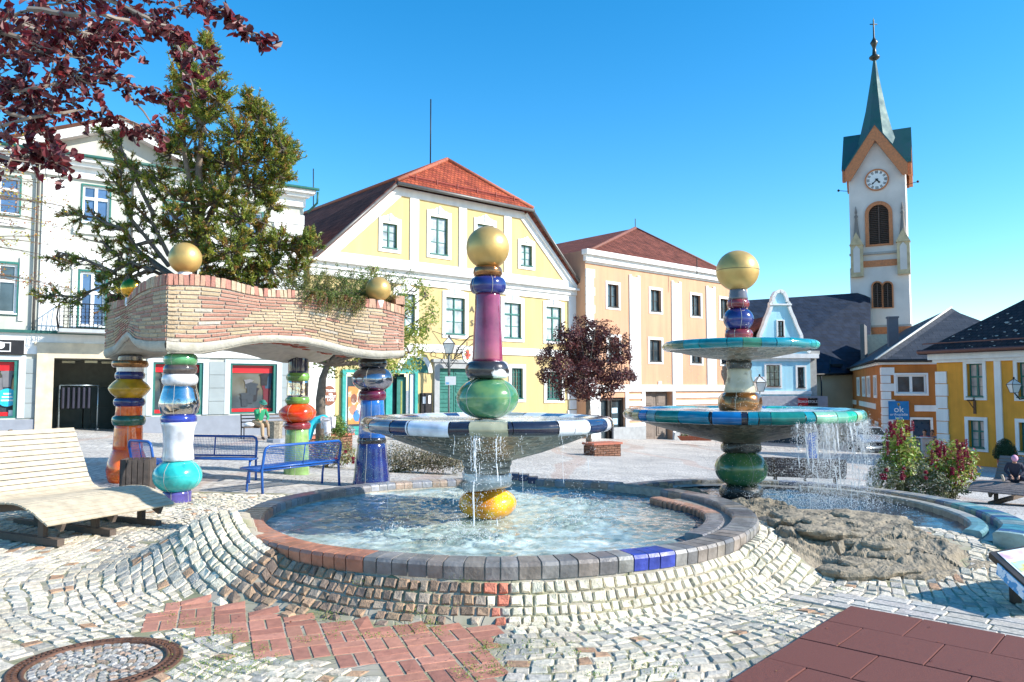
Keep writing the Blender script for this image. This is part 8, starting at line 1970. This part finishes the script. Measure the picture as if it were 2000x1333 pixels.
# ================================================================ PEOPLE
skin_m = mat('skin', (.55, .3, .2), .55, nscale=6, namt=.06)
def skin(name, V, E, R, m, parent, sub=2, root=0):
    me = bpy.data.meshes.new(name); me.from_pydata([tuple(v) for v in V], E, []); o = bpy.data.objects.new(name, me); C.objects.link(o); me.materials.append(m)
    md = o.modifiers.new('skin', 'SKIN'); 
    for i, r_ in enumerate(R):
        me.skin_vertices[0].data[i].radius = (r_, r_) if not isinstance(r_, tuple) else r_
    me.skin_vertices[0].data[root].use_root = True
    md.use_smooth_shade = True
    s_ = o.modifiers.new('sub', 'SUBSURF'); s_.levels = sub; s_.render_levels = sub
    if parent is not None:
        o.parent = parent; o.matrix_parent_inverse = parent.matrix_basis.inverted()
    return o
def person(loc, J, label, shirt, pants, hair, hat=None, S=1.0, rz=0, shoe=(.05, .04, .035), sleeves=True, hatcol=None, face=None, bare=False):
    """J joint dict in local metres"""
    root = empty('person', loc, label, 'person'); T_ = Matrix.Translation(Vector(loc)) @ Matrix.Rotation(rz, 4, 'Z') @ Matrix.Scale(S, 4)
    P = {k: T_ @ Vector(v) for k, v in J.items()}
    order = ['pel', 'wai', 'che', 'nek', 'hed', 'hip_l', 'kne_l', 'ank_l', 'toe_l', 'hip_r', 'kne_r', 'ank_r', 'toe_r', 'sho_l', 'elb_l', 'wri_l', 'han_l', 'sho_r', 'elb_r', 'wri_r', 'han_r']
    ix = {k: i for i, k in enumerate(order)}; V = [P[k] for k in order]
    E = [(a, b) for a, b in (('pel', 'wai'), ('wai', 'che'), ('che', 'nek'), ('nek', 'hed'))]
    for s_ in 'lr': E += [('pel', 'hip_'+s_), ('hip_'+s_, 'kne_'+s_), ('kne_'+s_, 'ank_'+s_), ('ank_'+s_, 'toe_'+s_), ('che', 'sho_'+s_), ('sho_'+s_, 'elb_'+s_), ('elb_'+s_, 'wri_'+s_), ('wri_'+s_, 'han_'+s_)]
    rad = dict(pel=.12, wai=.11, che=.13, nek=.05, hed=.07, hip=.085, kne=.055, ank=.035, toe=.03, sho=.055, elb=.04, wri=.026, han=.03)
    R = [rad[k.split('_')[0]]*S for k in order]
    body = skin('body', V, [(ix[a], ix[b]) for a, b in E], R, skin_m, root)
    # fingers
    for s_ in 'lr':
        h = P['han_'+s_]; d = (P['han_'+s_]-P['wri_'+s_]).normalized(); sd_ = d.cross(Vector((0, 0, 1))); sd_ = sd_.normalized() if sd_.length > .1 else Vector((1, 0, 0)); mb = MB()
        for k in range(4): a = h+sd_*(-.027+.018*k)*S; mb.tube([a-d*.02*S, a+d*.035*S, a+d*(.06-.006*abs(k-1.5))*S+Vector((0, 0, -.02*S))], [.009*S, .008*S, .006*S], 6)
        a = h-d*.02*S; mb.tube([a, a+sd_*.035*S+d*.01*S, a+sd_*.05*S+d*.035*S], [.01*S, .009*S, .007*S], 6); mb.build('fingers', skin_m, body)
    hd = P['hed']; up_ = (P['hed']-P['nek']).normalized(); f = T_.to_3x3() @ Vector(face or (0, -1, 0)); f = (f-up_*f.dot(up_)).normalized(); sdv = up_.cross(f)
    M = Matrix((sdv, f, up_)).transposed(); M = Matrix((sdv, f, up_)).transposed()
    mb = MB(); c = hd+up_*.06*S; mb.sphere(c, .1*S, 16, 12, sc_=(.8, .95, 1.15), M=M)
    mb.tube([c+f*.085*S+up_*.02*S, c+f*.115*S-up_*.015*S, c+f*.09*S-up_*.02*S], [.008*S, .014*S, .01*S], 6)
    for s_ in (-1, 1): mb.sphere(c+sdv*s_*.083*S, .022*S, 8, 6, sc_=(.4, .7, 1), M=M)
    hdm = mb.build('head', skin_m, root)
    mb = MB()
    for s_ in (-1, 1): mb.sphere(c+f*.086*S+sdv*s_*.032*S+up_*.02*S, .011*S, 8, 6)
    mb.build('eyes', black, hdm)
    mb = MB(); mb.sphere(c+f*.084*S-up_*.05*S, .022*S, 8, 6, sc_=(1, .4, .3), M=M); mb.build('mouth', mat('lips', (.4, .1, .08), .5), hdm)
    mb = MB(); mb.sphere(c-f*.018*S+up_*.02*S, .106*S, 16, 12, sc_=(.85, .92, 1.12), M=M); mb.build('hair', mat('hair_'+str(len(MATS)), hair, .7), root)
    if hat:
        mb = MB(); cc = c+up_*.045*S; mb.sphere(cc, .118*S, 16, 12, sc_=(.86, 1, .85), M=M)
        if hat == 'brim': mb.lathe([(.10*S, 0), (.145*S, -.01*S), (.145*S, 0), (.1*S, .015*S)], (0, 0, 0), 20); n0 = len(mb.v); 
        if hat == 'brim':
            k0 = len(mb.v)-80
            mb.v[k0:] = [tuple(M @ Vector(v)+cc) for v in mb.v[k0:]]
        mb.build('hat', mat('hat_'+str(len(MATS)), hatcol, .8), root)
    # clothes
    sm_ = mat('cloth_'+str(len(MATS)), shirt, .85, nscale=12, namt=.15); k_ = ['pel', 'wai', 'che', 'nk2', 'sho_l', 'elb_l', 'wr_l', 'sho_r', 'elb_r', 'wr_r']; Q = dict(P); Q['nk2'] = P['che'].lerp(P['nek'], .75)
    for s_ in 'lr': Q['wr_'+s_] = P['elb_'+s_].lerp(P['wri_'+s_], .9 if sleeves else .05)
    R2 = dict(pel=.14, wai=.135, che=.155, nk2=.07, sho=.07, elb=.055, wr=.043); i2 = {k: i for i, k in enumerate(k_)}
    skin('shirt', [Q[k] for k in k_], [(i2[a], i2[b]) for a, b in (('pel', 'wai'), ('wai', 'che'), ('che', 'nk2'), ('che', 'sho_l'), ('sho_l', 'elb_l'), ('elb_l', 'wr_l'), ('che', 'sho_r'), ('sho_r', 'elb_r'), ('elb_r', 'wr_r'))], [R2[k.split('_')[0]]*S for k in k_], sm_, root)
    pm_ = mat('cloth_'+str(len(MATS)), pants, .85, nscale=12, namt=.12); k_ = ['pel', 'hip_l', 'kne_l', 'an_l', 'hip_r', 'kne_r', 'an_r']
    for s_ in 'lr': Q['an_'+s_] = P['kne_'+s_].lerp(P['ank_'+s_], .95 if not bare else .1)
    R3 = dict(pel=.145, hip=.105, kne=.075, an=.06); i3 = {k: i for i, k in enumerate(k_)}
    skin('trousers', [Q[k] for k in k_], [(0, 1), (1, 2), (2, 3), (0, 4), (4, 5), (5, 6)], [R3[k.split('_')[0]]*S for k in k_], pm_, root)
    shm = mat('shoe_'+str(len(MATS)), shoe, .7)
    for s_ in 'lr':
        a, t = P['ank_'+s_], P['toe_'+s_]; skin('shoe', [a-(t-a).normalized()*.05*S, a.lerp(t, .5), t+(t-a).normalized()*.03*S], [(0, 1), (1, 2)], [.045*S, .048*S, .038*S], shm, root)
    return root
def sit(x_fwd=(0, -1), lean=.1, h=.45, arms='lap', spread=.12):
    f = Vector((x_fwd[0], x_fwd[1], 0)).normalized(); s_ = Vector((-f.y, f.x, 0)); z = Vector((0, 0, 1)); J = {}
    J['pel'] = z*(h+.1); J['wai'] = z*(h+.28)+f*lean*.3; J['che'] = z*(h+.48)+f*lean*.8; J['nek'] = z*(h+.66)+f*lean*1.2; J['hed'] = z*(h+.74)+f*lean*1.5
    for n_, k in (('l', -1), ('r', 1)):
        J['hip_'+n_] = z*(h+.09)+s_*k*.1+f*.05; J['kne_'+n_] = z*(h+.08)+s_*k*spread+f*.46; J['ank_'+n_] = z*.08+s_*k*spread+f*.5; J['toe_'+n_] = z*.05+s_*k*(spread+.03)+f*.66
        J['sho_'+n_] = J['che']+s_*k*.19+z*.07; 
        if arms == 'lap': J['elb_'+n_] = J['sho_'+n_]-z*.24+f*.1+s_*k*.06; J['wri_'+n_] = z*(h+.2)+f*.36+s_*k*.1; J['han_'+n_] = z*(h+.19)+f*.44+s_*k*.07
        else: J['elb_'+n_] = J['sho_'+n_]-z*.2+f*.18; J['wri_'+n_] = J['sho_'+n_]-z*.1+f*.38; J['han_'+n_] = J['sho_'+n_]-z*.1+f*.46
    return J
dg = 27.0; p = at(505, 800, dg); gg = base_z(p.x, p.y); zs_ = at(505, 838, dg).z; base = Vector((p.x, p.y, gg))
J = sit((.75, -.66), .16, .45, 'lap'); J['elb_l'] = J['sho_l']+Vector((.12, -.08, -.22)); J['wri_l'] = J['sho_l']+Vector((.22, -.16, -.02)); J['han_l'] = J['sho_l']+Vector((.2, -.16, .06))
person(base, J, 'seated person in green striped top and green cap on the bench before the shop window', (.02, .26, .12), (.4, .28, .17), (.3, .25, .2), 'brim', hatcol=(.02, .16, .12), face=(.75, -.66, 0))
dv = Vector((Lf.d.x, Lf.d.y, 0)); nv_ = Vector((Lf.n.x, Lf.n.y, 0))
bb_ = empty('park_bench', base, 'dark slatted bench below the shop window carrying the person in green', 'bench')
mb = MB(); A_ = base-dv*.55-nv_*.1; B_ = base+dv*1.0-nv_*.1
for k in range(4): mb.tube([A_+nv_*(.0+.11*k)+Vector((0, 0, .43)), B_+nv_*(.11*k)+Vector((0, 0, .43))], .03, 4)
mb.build('seat', darkwd, bb_); mb = MB()
for k in range(3): mb.tube([A_-nv_*.08+Vector((0, 0, .6+.12*k)), B_-nv_*.08+Vector((0, 0, .6+.12*k))], .03, 4)
mb.build('backrest', darkwd, bb_)
for q in (A_, B_): mb = MB(); mb.tube([q+nv_*.38, q+nv_*.36+Vector((0, 0, .42)), q+Vector((0, 0, .42)), q-nv_*.08+Vector((0, 0, .88))], .022, 6); mb.tube([q, q+Vector((0, 0, .42))], .022, 6); mb.build('leg', iron, bb_)
bag = base-dv*.35+nv_*.1+Vector((0, 0, .52)); mb = MB(); mb.sphere(bag, .16, 12, 8, sc_=(1.2, .8, .55)); o = mb.build('carrier_bag', mat('white_bag', (.75, .75, .75), .6, bump=.6), None); tag(o, 'crumpled white bag lying on the bench beside the person in green', 'bag')
pb_ = at(539, 838, 25.5); gb_ = base_z(pb_.x, pb_.y); bol = empty('litter_bin', (pb_.x, pb_.y, gb_), 'eight sided weathered litter bin in front of the seated person', 'bin'); mb = MB(); mb.lathe([(.2, gb_), (.22, gb_+.62), (.24, gb_+.62), (.24, gb_+.7), (.16, gb_+.7), (.15, gb_+.5)], (pb_.x, pb_.y, 0), 8); o = mb.build('body', mat('exposed_aggregate', (.28, .24, .18), .9, nscale=18, namt=.4, bump=.5), bol, smooth=False); mb = MB(); mb.lathe([(.24, gb_-.02), (.3, gb_), (.3, gb_+.1), (.21, gb_+.14)], (pb_.x, pb_.y, 0), 8); mb.build('plinth', mat('grey_plinth', (.25, .27, .31), .8), bol, smooth=False)
# bending person in turquoise
db = 20.3; p = at(640, 850, db); gg = base_z(p.x, p.y)
J = dict(pel=(.0, 0, .88), wai=(-.14, .0, .98), che=(-.36, .02, .92), nek=(-.52, .02, .80), hed=(-.6, .02, .74), hip_l=(.0, -.1, .86), kne_l=(.04, -.12, .47), ank_l=(.1, -.13, .08), toe_l=(-.06, -.14, .04), hip_r=(.02, .1, .86), kne_r=(-.08, .13, .48), ank_r=(-.12, .14, .08), toe_r=(-.28, .15, .04), sho_l=(-.38, -.16, .86), elb_l=(-.42, -.2, .6), wri_l=(-.46, -.16, .38), han_l=(-.48, -.15, .3), sho_r=(-.38, .2, .86), elb_r=(-.46, .22, .6), wri_r=(-.5, .18, .38), han_r=(-.52, .17, .3))
person(Vector((p.x, p.y, gg)), J, 'person in turquoise top and white trousers bending over the brick planter', (.01, .38, .5), (.7, .66, .68), (.12, .07, .04), S=1.04, face=(-.5, 0, -.9))
# child on lounger: seat height about .42 above ground
cs = at(1976, 938, 13.6); gch = base_z(8.6, 14.2)+.40
J = sit((-.5, -.86), .2, 0.02, 'lap', .22)
f_ = Vector((-.5, -.86, 0)).normalized(); s_ = Vector((-f_.y, f_.x, 0))
for n_, k in (('l', -1), ('r', 1)):
    J['hip_'+n_] = Vector((0, 0, .1))+s_*k*.1; J['kne_'+n_] = Vector((0, 0, .12))+s_*k*.24+f_*.32; J['ank_'+n_] = Vector((0, 0, .08))+s_*k*.34+f_*.6; J['toe_'+n_] = Vector((0, 0, .24))+s_*k*.38+f_*.64
    J['wri_'+n_] = Vector((0, 0, .2))+f_*.36+s_*k*.1; J['han_'+n_] = Vector((0, 0, .15))+f_*.42+s_*k*.08; J['elb_'+n_] = Vector(J['sho_'+n_])+s_*k*.08-Vector((0, 0, .22))
J['hed'] = Vector(J['nek'])+f_*.1+Vector((0, 0, .06))
S_ = .55; cc = Vector((8.33, 14.2))+(-l2)*.75+w2*1.0; 
c_px = persp_px((cc.x, cc.y, gch))
best = min([k*.05 for k in range(0, 60)], key=lambda q: abs(persp_px((*(Vector((8.33, 14.2))+(-l2)*.75+w2*q), gch))[0]-1985)); cc = Vector((8.33, 14.2))+(-l2)*.75+w2*best
person(Vector((cc.x, cc.y, gch)), J, 'small child in pink striped hat sitting with spread legs on the grey lounger', (.03, .03, .05), (.03, .035, .06), (.2, .12, .06), 'cap', S=S_, hatcol=(.75, .35, .48), shoe=(.5, .4, .3), face=tuple(f_+Vector((0, 0, -.5))))
# couple behind the white crate
for px, py, shirt, hair, lab in ((1806, 838, (.4, .01, .02), (.05, .03, .02), 'person in red top sitting behind the white crate by the orange house'), (1821, 842, (.3, .28, .3), (.12, .08, .05), 'person in grey top sitting behind the crates beside the one in red')):
    p = at(px, py, 36.2); gg = base_z(p.x, p.y); hgt = p.z-gg; person(Vector((p.x, p.y, gg)), sit((-.5, -.86), .12, max(.45, hgt-.98), 'fwd'), lab, shirt, (.03, .03, .05), hair, face=(-.6, -.7, 0))
p = at(1811, 880, 35.3); gg = base_z(p.x, p.y); top_ = at(1811, 856, 35.3).z
def crate(px0, px1, d, zt_, label, m_, sl=6):
    a, b_ = at(px0, 870, d), at(px1, 870, d); gg = base_z(a.x, a.y); root = empty('crate', ((a.x+b_.x)/2, d, gg), label, 'crate'); mb = MB(); wd = b_.x-a.x
    for k in range(sl):
        z0 = gg+.04+(zt_-gg-.04)*k/sl; z1 = z0+(zt_-gg-.04)/sl-.02; mb.box(((a.x+b_.x)/2, d, (z0+z1)/2), (wd, .03, z1-z0)); mb.box(((a.x+b_.x)/2, d+.5, (z0+z1)/2), (wd, .03, z1-z0)); mb.box((a.x+.015, d+.25, (z0+z1)/2), (.03, .46, z1-z0)); mb.box((b_.x-.015, d+.25, (z0+z1)/2), (.03, .46, z1-z0))
    mb.build('slats', m_, root); mb = MB()
    for x in (a.x+.05, b_.x-.05):
        for y in (d+.04, d+.46): mb.box((x, y, (gg+zt_)/2), (.05, .05, zt_-gg-.01))
    mb.build('post', m_, root); mb = MB(); mb.box(((a.x+b_.x)/2, d+.25, zt_+.012), (wd+.04, .56, .025)); mb.build('lid', m_, root); return root
crate(1800.5, 1822, 35.3, top_, 'white slatted crate in front of the person in red', whiteW, 3)
crate(1778, 1799, 35.4, top_-.02, 'grey slatted wooden crate left of the white crate', mat('grey_crate_wood', (.25, .25, .26), .8), 5)
# ================================================================ CAR
def car(c, g_, rz, label, S=1.0):
    root = empty('parked_car', (c[0], c[1], g_), label, 'car'); M = Matrix.Translation((c[0], c[1], g_)) @ Matrix.Rotation(rz, 4, 'Z') @ Matrix.Scale(S, 4)
    # local: +X forward(front), Y left
    st = [(2.2, .62, .3, .5, .62, .60, .66, .0), (2.12, .78, .22, .5, .72, .74, .74, 0), (1.9, .85, .2, .52, .8, .8, .80, 0), (1.2, .87, .2, .55, .9, .82, .95, 0), (.85, .87, .2, .56, .93, .8, 1.0, 0), (.25, .87, .2, .57, .95, .64, 1.36, .06), (-.1, .87, .2, .57, .96, .62, 1.42, .05), (-1.0, .87, .2, .57, .97, .62, 1.43, .04), (-1.5, .86, .22, .57, .98, .6, 1.38, .04), (-2.0, .84, .25, .58, 1.0, .66, 1.02, .01), (-2.2, .74, .32, .55, .95, .62, .97, 0)]
    V = []; n = 0
    for x, w_, z0, z1, z2, wr, zr_, bl in st:
        half = [(w_*.92, z0), (w_, z1), (w_*.985, z2), (wr, zr_), (wr*.5, zr_+.03)]
        ring = [(-a, b) for a, b in half]+[(a, b) for a, b in half[::-1]]; n = len(ring); V += [M @ Vector((x, y, z)) for y, z in ring]
    Fs = [(j*n+k, j*n+(k+1) % n, (j+1)*n+(k+1) % n, (j+1)*n+k) for j in range(len(st)-1) for k in range(n)]+[tuple(range(n)), tuple(range((len(st)-1)*n, len(st)*n))[::-1]]
    mb = MB(); mb.add(V, Fs, None, True); b = mb.build('body', mat('silver_blue_car_paint', (.42, .5, .58), .25, metal=.35, coat=1, namt=.03), root)
    def pq(pts, nm, m_, par=root, th=.012, dr=(1, 0, 0)): mb = MB(); mb.prism([M @ Vector(p) for p in pts], M.to_3x3() @ Vector(dr)*th); return mb.build(nm, m_, par)
    gl = mat('car_glass', (.02, .03, .035), .05, spec=.8)
    pq([(.86, -.72, 1.02), (.86, .72, 1.02), (.29, .58, 1.36), (.29, -.58, 1.36)], 'windscreen', gl, th=.02, dr=(.5, 0, .8))
    for s_ in (-1, 1): pq([(.7, s_*.8, 1.0), (-1.6, s_*.8, 1.02), (-1.35, s_*.66, 1.33), (.2, s_*.66, 1.33)], 'side_window', gl, th=.03*s_, dr=(0, 1, .5))
    pq([(2.17, -.42, .56), (2.17, .42, .56), (2.13, .46, .70), (2.13, -.46, .70)], 'grille', black, th=.06); pq([(2.2, -.26, .40), (2.2, .26, .40), (2.2, .26, .50), (2.2, -.26, .50)], 'number_plate', whiteW, th=.05); pq([(2.18, -.6, .26), (2.18, .6, .26), (2.18, .55, .36), (2.18, -.55, .36)], 'lower_grille', black, th=.05)
    pq([(2.2, -.47, .70), (2.2, .47, .70), (2.2, .47, .725), (2.2, -.47, .725)], 'grille_trim', mat('chrome_trim', (.6, .6, .62), .1, metal=1), th=.02)
    for s_ in (-1, 1):
        mb = MB(); mb.sphere(M @ Vector((2.02, s_*.64, .69)), .13*S, 12, 8, sc_=(1, 1.2, .7)); mb.build('headlight', mat('headlight_glass', (.65, .68, .7), .05, metal=.3), root)
        mb = MB(); mb.sphere(M @ Vector((.62, s_*.97, 1.02)), .1*S, 10, 8, sc_=(.7, 1, .7)); mb.build('wing_mirror', MATS['silver_blue_car_paint'], root)
        for x in (1.38, -1.35):
            wh = MB(); A_ = M @ Vector((x, s_*.70, .31)); B_ = M @ Vector((x, s_*.885, .31)); wh.tube([A_, A_.lerp(B_, .1), A_.lerp(B_, .9), B_], [.28*S, .31*S, .31*S, .28*S], 24); w0 = wh.build('wheel', mat('tyre', (.02, .02, .02), .85), root); wh = MB(); wh.tube([B_, M @ Vector((x, s_*.895, .31))], [.19*S, .17*S], 16); wh.build('rim', mat('alloy', (.4, .4, .42), .3, metal=.8), w0)
    return root
pc_ = at(1697, 880, 42); car((pc_.x, pc_.y), base_z(pc_.x, pc_.y), atan2(-.97, -.24), 'silver blue parked car seen from the front beside the orange house', .95)
c_ = at(1585, 850, 30); g_ = base_z(c_.x, c_.y); rt = empty('wheeled_bin', (c_.x, c_.y, g_), 'blue wheeled bin half hidden behind the falling water', 'bin'); mb = MB(); zt_ = at(1585, 842, 30).z; mb.hexa([Vector((c_.x+x*s_, c_.y+y*s_, z)) for z, s_ in ((g_+.08, .8), (zt_, 1)) for x, y in ((-.18, -.2), (.18, -.2), (.18, .2), (-.18, .2))]); mb.build('bin_body', mat('blue_plastic', (.01, .12, .45), .4), rt, bevel=.02); mb = MB(); mb.box((c_.x, c_.y, zt_+.03), (.42, .46, .05)); mb.build('lid', MATS['blue_plastic'], rt, bevel=.01)
